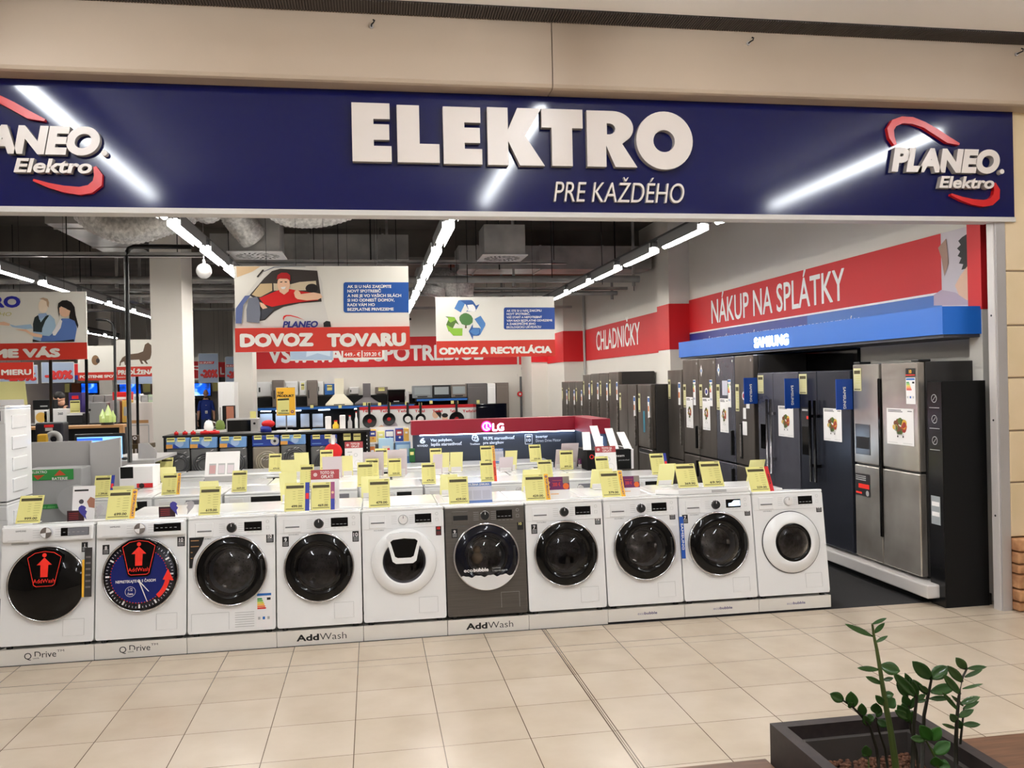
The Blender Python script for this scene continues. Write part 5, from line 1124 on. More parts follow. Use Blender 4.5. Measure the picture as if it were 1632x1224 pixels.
for x0, x1, y0, y1, kd, lab in PACKS:
    a, c = at(x0, y0, Y=YG), at(x1, y1, Y=YG); w = (c.x-a.x); h = a.z-c.z
    t = thing('hose_pack', lab, 'accessory pack', ((a.x+c.x)/2, YG, zg), group='hanging hose packs on the gondola')
    z = -(zg-a.z)-h
    b = MB(); tone = mat('pack beige', (.55, .51, .46), .5) if lab.startswith('hanging beige') else mat('pack grey', (.40, .40, .40), .5)
    b.rbox(-w/2, w/2, -.01, .07, z+.01, z+h*.70, tone, .025, 3); b.build('bag', t)
    hs = MB(); hm = mat('hose light', (.66, .62, .55), .5) if 'beige' in lab else mat('hose grey', (.33, .33, .34), .4)
    for r in (.13, .105, .08): hs.torus((w*.05, -.022, z+.10), r, .012, hm, 'y', 40, 6)
    hs.T = Matrix.Identity(4); vv = [v for v in hs.v]; hs.v = [(max(-w/2+.004, min(w/2-.004, v[0])), v[1], max(z+.012, v[2])) for v in vv]; hs.build('hose', t)
    b = MB(); hb = HB2 if kd else HB1; b.rbox(-w/2, w/2, -.016, .06, z+h*.70, z+h, hb, .008)
    if kd: b.disc(w*.34, z+h*.84, .05, -.018, GREYP, 20); b.disc(w*.34, z+h*.84, .018, -.019, BLACK, 14); b.rect(-w*.45, -w*.1, z+h*.76, z+h*.78, -.018, HB1)
    else:
        b.disc(w*.08, z+h*.86, h*.12, -.018, mat('pack pale', (.66, .76, .90), .4), 20); b.rect(-w*.5, -w*.22, z+h*.705, z+h*.82, -.018, mat('pack orange', (.86, .62, .30), .4)); b.poly([(-w*.22, z+h*.71), (w*.1, z+h*.71), (-w*.18, z+h*.84)], -.0185, HB2)
    b.build('header_card', t)
    for k, u in enumerate((-.28, .18)):
        MB().box(u*w-.045, u*w+.045, -.04, -.036, z+h*.90, z+h*1.02, YEL).rect(u*w-.04, u*w+.04, z+h*.955, z+h*.985, -.0405, TAGD).build('price_ticket', t)
    s = MB()
    for k in range(5): u, v = random.uniform(-.4, .4)*w, z+h*random.uniform(.3, .66); s.poly([(u, v), (u+.03, v+.012), (u+.034, v+.018), (u+.004, v+.008)], -.034, PAPER)
    s.build('wrap_glint', t)
for px in (553, 569):
    q = at(px, 696, Y=YG+.1); t = thing('price_ticket', ('left' if px == 553 else 'right')+' small yellow price ticket on the black gondola beside the detergent boxes', 'price tag', (q.x, YG+.115, q.z))
    MB().box(-.045, .045, 0, .003, -.045, .04, YEL).rect(-.04, .04, .0, .012, -.001, TAGD).build('ticket', t); MB().box(-.045, .045, .003, .006, -.01, .04, PLASTIC).build('holder', t)
# red lids, cups on the gondola
for i, (px, py, w) in enumerate(((281, 694, .05), (295, 694, .06), (308, 694, .06), (327, 692, .12), (342, 692, .12))):
    q = at(px, py, Y=YG+.2); t = thing('red_bowl', f'small red covered bowl on top of the gondola, {PO[i]} from the left', 'bowl', (q.x, YG+.2, zg+.0225), group='red bowls on the gondola')
    MB().lathe([(0, 0), (w*.5, 0), (w*.52, .02), (w*.45, .035), (0, .04)], (0, 0, 0), REDP, 20, 'z').build('bowl', t); MB().cyl((0, 0, .038), w*.15, .012, REDD, 'z', 12).build('knob', t)
q = at(424, 691, Y=YG+.3); t = thing('food_processor', 'red and blue small kitchen appliance on the gondola top', 'appliance', (q.x, YG+.3, zg+.0225))
MB().lathe([(0, 0), (.07, 0), (.06, .07), (0, .08)], (0, 0, 0), BLUES, 20, 'z').build('base', t); MB().sphere((.03, 0, .10), .07, REDP, 16, (1.2, .8, .7)).build('head', t)
q = at(531, 720, Y=YG-.35); t = thing('ladle', 'round red ladle standing before the rightmost hose pack', 'ladle', (q.x, YG-.35, ZT+.001))
MB().lathe([(.001, -.02), (.08, -.012), (.105, 0), (.09, .012), (.001, .02)], (0, .0, q.z-ZT), REDP, 32, 'y').build('bowl', t); MB().tube([(0, 0, q.z-ZT+.09), (0, 0, q.z-ZT+.2)], [.02, .03], PAPER, 10).build('handle', t); MB().box(-.03, .03, -.03, .06, 0, q.z-ZT-.09, REDD).build('stand', t)
# detergent shelf
YD2 = 4.75; xa, xb = at(590, 720, Y=YD2).x, at(655, 720, Y=YD2).x
t = thing('white_shelf', 'narrow white shelf bay of detergent boxes beside the display wall', 'shelf unit', ((xa+xb)/2, YD2, 0))
zs_ = [at(620, 746, Y=YD2).z, at(620, 704, Y=YD2).z]
MB().box(xa, xb-.02, YD2+.28, YD2+.3, 0, at(620, 682, Y=YD2).z, PRWHITE).build('back_panel', t, world=True)
for z in zs_: MB().box(xa, xb-.02, YD2-.02, YD2+.28, z-.02, z, PRWHITE).build('shelf', t, world=True)
def dbox(px, Y, zb, mats, lab, d=.12):
    x0, y0, x1, y1 = px; a, c = at(x0, y0, Y=Y), at(x1, y1, Y=Y); w = (c.x-a.x)/2; h = a.z-zb
    t = thing('detergent_box', lab, 'detergent box', ((a.x+c.x)/2, Y, zb+.001), group='detergent boxes beside the display wall')
    b = MB().rbox(-w, w, 0, d, 0, h, mats[0], .004); b.build('carton', t)
    l = MB().rect(-w*.85, w*.85, h*.45, h*.9, -.001, mats[1]); l.disc(w*.1, h*.3, min(w, h)*.28, -.0015, mats[2], 16); l.rect(-w*.5, w*.5, h*.6, h*.75, -.002, PRWHITE); l.build('front_print', t)
OR2 = mat('box orange', (.88, .50, .22), .5); YB2 = mat('box amber', (.93, .74, .36), .5); PB = mat('box pale blue', (.72, .86, .96), .5)
dbox((588, 685, 600, 704), YD2, zs_[1], (YB2, BLUES, OR2), 'small amber and blue detergent box at the left end of the upper shelf'); dbox((601, 688, 613, 704), YD2, zs_[1], (YEL, YEL, TAGL), 'pale yellow carton on the upper detergent shelf')
dbox((614, 686, 628, 704), YD2, zs_[1], (HB2, PRWHITE, HB1), 'blue and white detergent box in the middle of the upper shelf'); dbox((630, 683, 643, 704), YD2, zs_[1], (HB2, BURG, PRWHITE), 'blue detergent box with red print on the upper shelf'); dbox((643.5, 683, 652, 704), YD2, zs_[1], (YB2, YB2, YB2), 'plain amber detergent box at the right end of the upper shelf')
dbox((588, 708, 599, 746), YD2, zs_[0], (PRWHITE, OR2, REDP), 'white and orange detergent box on the lower shelf'); dbox((603, 699, 628, 746), YD2-.06, zs_[0], (PB, PB, PB), 'large pale blue detergent box on the lower shelf'); dbox((630, 705, 655, 746), YD2-.06, zs_[0], (HB1, PB, GREEN), 'sky blue detergent box with green print beside the display wall')
q = at(657, 735, Y=YD2-.3); t = thing('green_carton', 'dark green carton standing before the left end of the display wall', 'box', (q.x, YD2-.32, ZT+.001)); MB().rbox(-.035, .035, 0, .06, 0, .17, mat('carton green', (.05, .36, .16), .5), .004).build('carton', t); MB().rect(-.025, .02, .09, .13, -.001, YEL).build('front_print', t)
# ================================================================== BACK WALL: HOODS, PANS, OVENS
YK = 16.4
def pz(x, y, Y=YK): v = at(x, y, Y=Y); return v.x, v.z
xa, xb = pz(405, 640)[0], pz(812, 640)[0]; z_sh = pz(500, 647)[1]; z_rail = pz(500, 650)[1]
t = thing('wall_shelf_unit', 'long black back wall shelf unit carrying cooker hoods under the red band', 'shelf unit', ((xa+xb)/2, YK, 0))
MB().box(xa, pz(744, 640)[0], YK+.3, YK+.55, 0, pz(500, 632)[1], BLACKM).build('back_panel', t, world=True)
MB().box(xa, pz(662, 640)[0], YK-.1, YK+.3, z_sh-.09, z_sh, BLACK).build('shelf', t, world=True); MB().box(xa, pz(660, 650)[0], YK-.104, YK-.1, z_sh-.085, z_sh-.02, SKYB).build('price_rail', t, world=True)
zz2 = pz(700, 634)[1]; MB().box(pz(662, 640)[0], pz(745, 640)[0], YK-.1, YK+.3, zz2-.08, zz2, BLACK).build('shelf', t, world=True); MB().box(pz(664, 640)[0], pz(744, 640)[0], YK-.104, YK-.1, zz2-.075, zz2-.02, SKYB).build('price_rail', t, world=True)
b = MB()
for px, py in ((581, 644), (588, 644), (605, 644), (620, 644), (648, 643), (670, 644), (687, 641), (721, 641), (728, 641), (762, 640), (497, 648), (542, 648)):
    x, z = pz(px, py, YK-.2); MB().box(x-.04, x+.04, YK-.2, YK-.196, z-.04, z+.04, YEL).build('price_ticket', t, world=True)
led = MB()
for x0, x1 in ((416, 432), (440, 480), (508, 526), (565, 570)): a, c = pz(x0, 659)[0], pz(x1, 659)[0]; led.box(a, c, YK-.08, YK-.0, z_sh-.115, z_sh-.092, LED)
led.build('led_strip', t, world=True)
# small lit hob panels below
for i, (x0, x1) in enumerate(((412, 435), (437, 473), (477, 494), (496, 516))):
    x_, z1_ = pz(x0, 660); c_, z0_ = pz(x1, 681); tt = thing('hob_panel', f'pale glass cooker panel under the lit hood shelf, {PO[i]} from the left', 'cooker panel', ((x_+c_)/2, YK+.1, z0_))
    MB().rbox(x_+.02, c_-.02, YK+.1, YK+.12, z0_, z1_, mat('panel pale', (.74, .77, .83), .3), .01).build('panel', tt, world=True); MB().box(x_+.1, c_-.1, YK+.06, YK+.1, z0_+.02, z0_+.05, ALU).build('handle', tt, world=True)
def hood(px, w0, w1, ytop, ymid, ybot, m, lab):
    xc = pz(px, ybot)[0]; z0 = z_sh+.001; s = (YK+CAM_D)/F_PX; wt, wb = w0*s/2, w1*s/2; zm_ = pz(px, ymid)[1]; z1 = pz(px, ytop)[1]
    t = thing('cooker_hood', lab, 'cooker hood', (xc, YK+.02, z0))
    b = MB(); zc_ = zm_-z0; b.add([(-wb, -.1, 0), (wb, -.1, 0), (wb, .2, 0), (-wb, .2, 0), (-wb, -.1, .04), (wb, -.1, .04), (wb, .2, .04), (-wb, .2, .04), (-wt, .0, zc_), (wt, .0, zc_), (wt, .2, zc_), (-wt, .2, zc_)], [(3, 2, 1, 0), (0, 1, 5, 4), (1, 2, 6, 5), (2, 3, 7, 6), (3, 0, 4, 7), (4, 5, 9, 8), (5, 6, 10, 9), (6, 7, 11, 10), (7, 4, 8, 11), (8, 9, 10, 11)], m); b.build('canopy', t)
    MB().box(-wt, wt, 0, .2, zc_, z1-z0, m).build('chimney', t); MB().box(-wb*.4, wb*.4, -.103, -.1, .01, .03, BLACK).build('button_strip', t)
hood(541, 14, 42, 603, 628, 646, mat('hood cream', (.90, .87, .78), .35), 'cream pyramid cooker hood on the back wall shelf')
hood(585, 12, 38, 611, 633, 646, mat('hood grey', (.40, .38, .39), .35, .4), 'dark grey pyramid cooker hood right of the cream hood')
def slab(px, lab, m, name='chimney_hood', cat='cooker hood', panel=None, zb=None, Y=YK, d=.2):
    x0, y0, x1, y1 = px; a, z1 = pz(x0, y0, Y); c, _ = pz(x1, y0, Y); zb = z_sh+.001 if zb is None else zb
    t = thing(name, lab, cat, ((a+c)/2, Y+.05, zb)); w = (c-a)/2; h = z1-zb
    MB().rbox(-w, w, 0, d, 0, h, m, .01).build('body', t)
    if panel == 'screen': MB().rbox(-w*.8, w*.8, -.01, .0, h*.25, h*.85, mat('hood pane', (.62, .65, .66), .2), .01).build('glass_panel', t); MB().box(-w*.5, w*.5, -.012, -.001, h*.08, h*.16, BLACK).build('button_strip', t)
    elif panel == 'black': MB().rbox(-w*.9, w*.9, -.015, .0, h*.1, h*.95, BLACKG, .01).build('glass_panel', t); MB().box(-w*.3, w*.3, -.02, -.015, h*.14, h*.2, GREYW).build('button_strip', t)
    elif panel == 'door': MB().rbox(-w*.92, w*.92, -.012, .0, h*.06, h*.94, m, .01).build('door', t); MB().box(-w*.75, -w*.55, -.03, -.012, h*.3, h*.62, BLACK).build('handle', t)
    elif panel == 'tag': MB().box(-w*.5, w*.5, -.004, 0, h*.4, h*.9, YEL).build('price_ticket', t); MB().box(-w*.5, w*.5, -.005, -.004, h*.7, h*.78, TAGD).build('ticket_print', t)
    return t
GSL = mat('hood taupe', (.46, .42, .39), .4)
slab((409, 609, 432, 632), 'small white fridge with black handle at the left end of the hood shelf', WHITE, 'small_fridge', 'fridge', 'door', zb=pz(420, 632)[1]+.0, Y=YK+.32); slab((433, 606, 452, 647), 'tall taupe chimney hood left of the orange sign', GSL, panel='tag' if 0 else 'black' if 0 else 'door')
slab((454, 608, 474, 632), 'white appliance between the two taupe chimney hoods, left one', WHITE, 'small_fridge', 'fridge', 'door', zb=pz(420, 632)[1], Y=YK+.32); slab((477, 608, 487, 631), 'white appliance with yellow price ticket between the taupe hoods', WHITE, 'small_fridge', 'fridge', 'tag', zb=pz(420, 632)[1], Y=YK+.32)
slab((488.5, 606, 505, 646), 'tall taupe chimney hood right of the orange sign', GSL, panel='door'); slab((506, 608, 515, 631), 'slim white appliance right of the second taupe hood', WHITE, 'small_fridge', 'fridge', 'door', zb=pz(420, 632)[1], Y=YK+.32)
slab((517, 612, 533, 632), 'bright blue box left of the cream pyramid hood', SKYB, 'blue_box', 'box', 'tag', zb=pz(420, 632)[1], Y=YK+.32)
slab((556, 617, 572, 632), 'silver flat hood between the cream and grey pyramid hoods', ALU, panel='door', zb=pz(420, 632)[1], Y=YK+.32); slab((598, 617, 618, 632), 'grey flat hood behind the dark grey pyramid hood', GSL, panel='tag', zb=pz(420, 632)[1], Y=YK+.32)
slab((617, 621, 646, 638), 'black glass slanted hood on the back wall shelf', BLACK, panel='black'); slab((645, 624, 652, 638), 'slim silver hood beside the black glass slanted hood', ALU, panel='door')
slab((657, 615, 689, 633), 'silver grey hood with pale glass panel on the raised shelf', mat('hood silver', (.55, .57, .58), .35, .5), panel='screen', zb=zz2+.001); slab((689.5, 614, 718, 633), 'black hood with pale glass panel on the raised shelf', BLACK, panel='screen', zb=zz2+.001); slab((719, 613, 744, 633), 'olive grey hood with mirror panel at the end of the raised shelf', GSL, panel='screen', zb=zz2+.001)
FRG = mat('fridge steel far', (.45, .44, .44), .35, .6)
def far_fridge(px, lab, m=FRG, Y=YK):
    t = slab(px, lab, m, 'fridge', 'fridge', 'door', zb=0.0, Y=Y, d=.5); return t
far_fridge((745, 611, 776, 700), 'grey back wall fridge with white stickers right of the raised hood shelf'); far_fridge((777, 611, 790, 700), 'narrow pale fridge on the back wall with yellow ticket', WHITE); far_fridge((791, 610, 811, 700), 'taupe back wall fridge nearest the doorway', GSL)
t = slab((759, 644, 808, 675), 'dark navy appliance cabinet before the back wall fridges', NAVYG, 'dark_cabinet', 'cabinet', 'door', zb=0.0, Y=YK-1.6, d=.6)
# pan display
YT = 15.6; a, z1 = pz(570, 650, YT); c, z0 = pz(759, 690, YT)
t = thing('pan_display', 'long white and red pan display board with hanging frying pans at the back', 'display board', ((a+c)/2, YT, 0))
MB().box(a, c, YT, YT+.04, 0, z1, PRWHITE).build('board', t, world=True); MB().box(a, c, YT-.005, YT, pz(600, 653, YT)[1], z1+.02, WALLR).build('red_band', t, world=True)
MB().box(a-.02, a+.04, YT-.03, YT+.05, 0, z1+.02, BLACK).build('post', t, world=True)
b = MB()
for x0, x1 in ((577, 593), (605, 621), (633, 651), (661, 677), (689, 705), (717, 727), (737, 754)): ptext(b, 'Tefal', x0, x1, 657, 4, YT, WALLR, .02, d=.006)
b.build('lettering', t, world=True)
art(t, YT, [('photo_person', ell(622, 680, 12, 10), mat('photo pale', (.82, .78, .80), .6)), ('photo_face', ell(694, 661, 5, 6), SKIN2), ('photo_hair', [(692, 655), (701, 654), (704, 660), (702, 667), (698, 662)], HAIR), ('photo_face', ell(709, 666, 4.5, 5.5), SKIN2), ('photo_hair', ell(709, 662, 5, 3.5), HAIR), ('photo_shirt', [(686, 690), (684, 672), (694, 667), (702, 675), (702, 690)], PAPER), ('photo_arm', [(600, 682), (608, 677), (618, 684), (630, 686), (626, 690), (606, 690)], SKIN2)], lambda u, v: (u, v))
for i, (px, py, r, inner) in enumerate(((589, 671, 11, 1), (620, 668, 10, 1), (650, 667, 8, 0), (670.5, 667, 8, 0), (728, 668, 12, 1))):
    s = (YT+CAM_D)/F_PX; q = at(px, py, Y=YT-.06); tt = thing('frying_pan', f'black frying pan hanging on the pan display, {PO[i]} from the left', 'frying pan', (q.x, YT-.06, q.z), group='hanging frying pans')
    MB().lathe([(0.001, .03), (r*s*.75, .03), (r*s, -.0), (r*s*.93, .0), (r*s*.72, .02), (0.001, .02)], (0, 0, 0), BLACK, 28).build('pan', tt)
    MB().rbox(-.03, .03, -.0, .02, r*s*.9, r*s+.28, BLACK, .008).build('handle', tt)
    if not inner: MB().disc(0, -.02, r*s*.62, .015, PRWHITE, 20).build('label_disc', tt)
    else: MB().disc(0, 0, r*s*.3, .015, REDD, 16).build('label_disc', tt)
# orange top product sign
YO = 8.2; x0, z1 = pz(440, 618, YO); x1, z0 = pz(471, 662, YO)
t = thing('top_product_sign', 'orange framed sign holding a yellow price card before the hood shelf', 'sign', ((x0+x1)/2, YO, 0))
MB().rbox(x0, x1, YO, YO+.015, z0, z1, ORANGE, .006).build('panel', t, world=True)
MB().tube([(x0, YO+.008, z0), (x0, YO+.008, z1), (x1, YO+.008, z1), (x1, YO+.008, z0)], .006, GREYP, 6).build('frame', t, world=True)
b = MB(); ptext(b, 'TOP', 442, 452, 628.5, 4, YO, INK, .05, d=.002); ptext(b, 'PRODUKT', 442, 468.5, 632.8, 3.8, YO, INK, .05, d=.002); b.build('lettering', t, world=True)
b = MB().px([(442, 635), (461, 634), (461, 660), (442, 660)], YO-.003, YEL).px([(442.5, 635.5), (460.5, 634.5), (460.5, 637.5), (442.5, 638.5)], YO-.005, TAGD); ptext(b, '429.90', 448, 459, 656, 2.6, YO, INK, .02, d=.006); b.px([(443, 658), (461, 658), (461, 659), (443, 659)], YO-.005, TAGD); b.build('price_card', t, world=True)
q = at(466, 656, Y=YO); MB().disc(q.x, q.z, .025, YO-.004, PURP, 16).disc(q.x, q.z, .012, YO-.005, ORANGE, 12).build('rosette', t, world=True)
MB().tube([((x0+x1)/2, YO+.03, .0), ((x0+x1)/2, YO+.03, z1-.05)], .012, ALU, 8).build('pole', t, world=True); MB().cyl(((x0+x1)/2, YO+.03, 0), .15, .015, ALU, 'z', 24).build('base', t, world=True)
# mid-ground shelf behind the gondola: counter of small appliances
YM = 8.9
xa, xb = pz(380, 690, YM)[0], pz(590, 690, YM)[0]; zc_ = pz(480, 688, YM)[1]
t = thing('white_counter', 'long white display counter of small kitchen appliances behind the gondola', 'counter', ((xa+xb)/2, YM, 0)); MB().box(xa, xb, YM, YM+.6, 0, zc_-.03, PANELW).build('base', t, world=True); MB().rbox(xa-.03, xb+.03, YM-.03, YM+.63, zc_-.03, zc_, WHITE2, .006).build('counter_top', t, world=True)
def small(px, lab, kind, m, name, cat='appliance', Y=YM+.15):
    x0, y0, x1, y1 = px; a, z1 = pz(x0, y0, Y); c, _ = pz(x1, y0, Y); w = (c-a)/2; h = z1-zc_
    t = thing(name, lab, cat, ((a+c)/2, Y, zc_+.001))
    if kind == 'oven': MB().rbox(-w, w, 0, .3, 0, h, m, .012).build('body', t); MB().rbox(-w*.92, w*.55, -.008, 0, h*.12, h*.9, BLACKG, .006).build('door', t); MB().cyl((w*.78, -.02, h*.65), .02, .02, BLACK, 'y', 14).build('dial', t)
    elif kind == 'bottle': MB().lathe([(0, 0), (w, 0), (w, h*.6), (w*.5, h*.78), (w*.45, h), (0, h)], (0, 0, 0), m, 18, 'z').build('body', t); MB().cyl((0, 0, h), w*.5, .02, REDP, 'z', 12).build('cap', t)
    else: MB().rbox(-w, w, 0, .14, 0, h, m, .01).build('body', t); MB().rect(-w*.7, w*.7, h*.3, h*.8, -.001, PAPER if kind == 'box' else BLACK).build('front_print', t)
small((360, 668, 411, 691), 'built-in microwave oven with black glass door beside the back column', 'oven', ALU, 'microwave_oven', 'oven', YM+.05)
small((518, 664, 527, 689), 'tall white box at the left of the yellow blender', 'box', PAPER, 'carton', 'box'); small((541, 662, 550, 689), 'tall white box at the right of the yellow blender', 'box', PAPER, 'carton', 'box'); small((530, 672, 540, 684), 'yellow blender jug between two tall white boxes', 'bottle', mat('blender yellow', (.88, .74, .12), .4), 'blender'); small((554, 664, 561, 689), 'red capped clear bottle beside the grey handheld vacuum', 'bottle', GREYP, 'bottle', 'bottle'); small((565, 658, 570, 689), 'slim white handheld vacuum near the pan display', 'bottle', WHITE, 'handheld_vacuum')
small((440, 686, 466, 690), 'low white kitchen scale on the white counter', 'box', WHITE2, 'kitchen_scale'); small((475, 685, 494, 690), 'low amber box on the white counter', 'box', YB2, 'carton', 'box'); small((497, 684, 520, 690), 'low pale blue box on the white counter', 'box', HB1, 'carton', 'box'); small((527, 684, 545, 690), 'low white and red box on the white counter', 'box', PRWHITE, 'carton', 'box')
q = at(403, 658, Y=YM+.1); t = thing('price_card', 'plain yellow price card standing on the microwave oven', 'price tag', (q.x, YM+.12, pz(400, 668, YM+.05)[1]+.002)); MB().box(-.05, .05, 0, .003, 0, .13, YEL).build('card', t); MB().box(-.05, .05, 0, .06, 0, .003, PAPER).build('stand', t)
# ================================================================== FRIDGES ON THE RIGHT
XF = 4.30
SILV = noise_mix(mat('brushed steel', (.66, .64, .61), .22, .7), (.66, .63, .60), (.84, .82, .79), 2.2, stretch=(1, 9, 1))
SLATE = noise_mix(mat('dark slate steel', (.38, .38, .42), .25, .55), (.35, .35, .395), (.43, .43, .47), 2, stretch=(1, 7, 1))
SLATE2 = noise_mix(mat('black steel', (.22, .23, .27), .25, .55), (.20, .21, .25), (.26, .27, .31), 2, stretch=(1, 7, 1))
TAUPE = noise_mix(mat('taupe steel', (.42, .39, .36), .28, .6), (.33, .305, .285), (.47, .44, .415), 2.4, stretch=(1, 8, .5))
SIDEG = mat('fridge side grey', (.20, .19, .185), .5)
# local frame of a fridge: x runs towards the camera (world -Y), front faces -y (world -X)
def fr_loc(ynear, yfar): return (XF, (ynear+yfar)/2, 0), (ynear, yfar)
def fridge(label, ynear, yfar, zb, zt, m, x=XF, depth=.66, group=None, name='fridge'):
    t = thing(name, label, 'fridge', (x, (ynear+yfar)/2, zb), (0, 0, -R90), group)
    w = (yfar-ynear)/2; h = zt-zb
    MB().rbox(-w, w, .07, depth, .02, h, SIDEG, .006).build('body', t)
    b = MB()
    for sx in (-1, 1): b.cyl((sx*(w-.06), .12, 0), .025, .021, BLACK, 'z', 12).cyl((sx*(w-.06), depth-.08, 0), .025, .021, BLACK, 'z', 12)
    b.build('feet', t)
    return t, w, h
def fdoor(t, x0, x1, z0, z1, m, name='door'): return MB().rbox(x0+.002, x1-.002, 0, .066, z0+.002, z1-.002, m, .010, 3).build(name, t)
def fruit_poster(par, x0, x1, z0, z1):
    b = MB().rect(x0, x1, z0, z1, -.003, PAPER); w = x1-x0; h = z1-z0; xc = (x0+x1)/2; zc_ = z0+h*.52
    rnd = random.Random(3)
    for k in range(26):
        a, r = rnd.uniform(0, 6.28), rnd.uniform(0, 1)**.5
        c = rnd.choice(((.62, .18, .14), (.78, .36, .14), (.34, .42, .16), (.85, .68, .2), (.45, .25, .14), (.25, .32, .14))); b.disc(xc+w*.22*r*math.cos(a), zc_+h*.17*r*math.sin(a), w*rnd.uniform(.05, .09), -.0035-.0001*k, mat('fruit %d%d' % (int(c[0]*100), int(c[1]*100)), c, .5), 10)
    b.line([(xc-w*.22, zc_+h*.05), (xc-w*.1, zc_-h*.24), (xc+w*.14, zc_-h*.24)], w*.02, -.0065, GREYW)
    b.disc(xc-w*.08, zc_-h*.29, w*.025, -.0065, INK, 8); b.disc(xc+w*.12, zc_-h*.29, w*.025, -.0065, INK, 8)
    b.rect(x0+w*.06, x0+w*.55, z1-h*.06, z1-h*.04, -.0035, INK).rect(x0+w*.06, x0+w*.6, z1-h*.10, z1-h*.08, -.0035, INK).rect(x1-w*.22, x1-w*.06, z1-h*.08, z1-h*.06, -.0035, INK).rect(x0+w*.06, x0+w*.4, z0+h*.05, z0+h*.06, -.0035, GREYW).rect(x1-w*.4, x1-w*.06, z0+h*.05, z0+h*.06, -.0035, GREYW)
    return b.build('fruit_poster', par)
def ticket(par, x0, x1, z0, z1, y=-.003):
    b = MB().box(x0, x1, y, y+.002, z0, z1, mat('ticket pale', (.82, .80, .62), .5)); h = z1-z0; w = x1-x0
    b.rect(x0+w*.1, x1-w*.1, z1-h*.25, z1-h*.1, y-.001, TAGD)
    for k in range(4): b.rect(x0+w*.3, x1-w*.12, z1-h*(.36+.1*k), z1-h*(.34+.1*k), y-.001, TAGL)
    b.rect(x0+w*.1, x1-w*.1, z0+h*.05, z0+h*.09, y-.001, TAGD); return b.build('price_ticket', par)
BLUEF = mat('flag blue', (.03, .25, .60), .4)
def flag(par, x, z0, z1):
    b = MB().box(x-.004, x+.004, -.16, -.0, z0, z1, BLUEF); b2 = MB()
    b.T = Matrix.Translation((x-.0045, -.08, z1-.03)) @ Matrix.Rotation(-R90, 4, 'Z') if False else Matrix.Identity(4)
    # bent face towards the entrance
    b.box(x+.004, x+.006, -.16, -.0, z0, z1, BLUEF)
    o = b.build('blue_flag', par)
    tx = MB(); L = (z1-z0)
    tx.text('SAMSUNG', -.013, -.05, .026, PRWHITE, w=.20, y=0, bold=.02, rot=-math.pi/2)
    tx.build('lettering', o, loc=(x+.0075, -.08, z1-.02), rot=(0, 0, R90))
    return o
def LX(px, py, t, X=XF): return t.location.y-at(px, py, X=X).y     # local x of a photo point on the door plane
def LZ(px, py, t, X=XF): return at(px, py, X=X).z-t.location.z
# silver four door fridge
PLZ = .165
t, w, h = fridge('large brushed silver four door fridge nearest the entrance', .02, .95, PLZ+.003, 1.915, SILV)
zs = LZ(1358, 737, t); gap = .035; xm = LX(1405, 740, t)
d1 = fdoor(t, -w, xm-gap*.5, zs+.006, h, SILV); d2 = fdoor(t, xm+gap*.5, w, zs+.006, h, SILV); d3 = fdoor(t, -w, xm-.004, .02, zs-.006, SILV); d4 = fdoor(t, xm+.004, w, .02, zs-.006, SILV)
MB().rbox(xm-gap*.5, xm+gap*.5, -.016, .03, LZ(1405, 855, t), LZ(1405, 603, t), BLACKG, .006).build('door_handle', t)
MB().box(-w+.01, w-.01, .02, .066, zs-.008, zs+.008, BLACK).build('door_gap', t)
b = MB().rbox(LX(1364, 700, t), LX(1387, 700, t), -.004, .0, LZ(1375, 724, t), LZ(1375, 676, t), mat('dispenser grey', (.36, .35, .35), .15, .6), .004).rbox(LX(1364, 700, t)+.015, LX(1387, 700, t)-.01, -.006, -.003, LZ(1375, 715, t), LZ(1375, 696, t), BLACK, .003); b.build('water_dispenser', t)
fruit_poster(t, LX(1414, 680, t), LX(1457, 680, t), LZ(1435, 709, t), LZ(1435, 651, t)); ticket(t, LX(1361, 600, t), LX(1373, 600, t), LZ(1367, 623, t), LZ(1367, 587, t), -.005)
b = MB(); x0, x1 = LX(1444, 600, t), LX(1459, 600, t); b.rect(x0, x1, LZ(1451, 600, t), LZ(1451, 587, t), -.003, BLACK); b.text('10', (x0+x1)/2, LZ(1451, 595, t), .028, ORANGE, y=-.004, al='C', bold=.03); b.rect(x0, x1, LZ(1451, 599, t)+.003, LZ(1451, 597, t), -.004, REDN); b.build('warranty_sticker', t)
energy(t, x0, LZ(1451, 644, t), x1-x0, LZ(1451, 602, t)-LZ(1451, 644, t))
b = MB(); x0, x1 = LX(1364, 770, t), LX(1387, 775, t); b.rect(x0, x1, LZ(1375, 790, t), LZ(1375, 755, t), -.003, mat('sticker dark', (.15, .14, .15), .4)); b.rect(x0+.05, x1-.01, LZ(1375, 778, t), LZ(1375, 771, t), -.004, REDN)
for k in range(3): b.rect(x0+.01, x1-.06, LZ(1375, 758+3*k, t)-.008, LZ(1375, 758+3*k, t), -.004, GREYW)
b.disc(x1-.04, LZ(1375, 785, t), .025, -.004, GREYP, 12); b.rect(x0+.01, x0+.1, LZ(1375, 787, t), LZ(1375, 784, t), -.004, REDN); b.build('info_sticker', t)
flag(t, -w-.012, LZ(1350, 652, t), LZ(1350, 604, t))
b = MB()
for sx in (-w+.05, w-.05): MB().rbox(sx-.05, sx+.05, .01, .12, h, h+.018, BLACK, .005).build('hinge_cover', t)
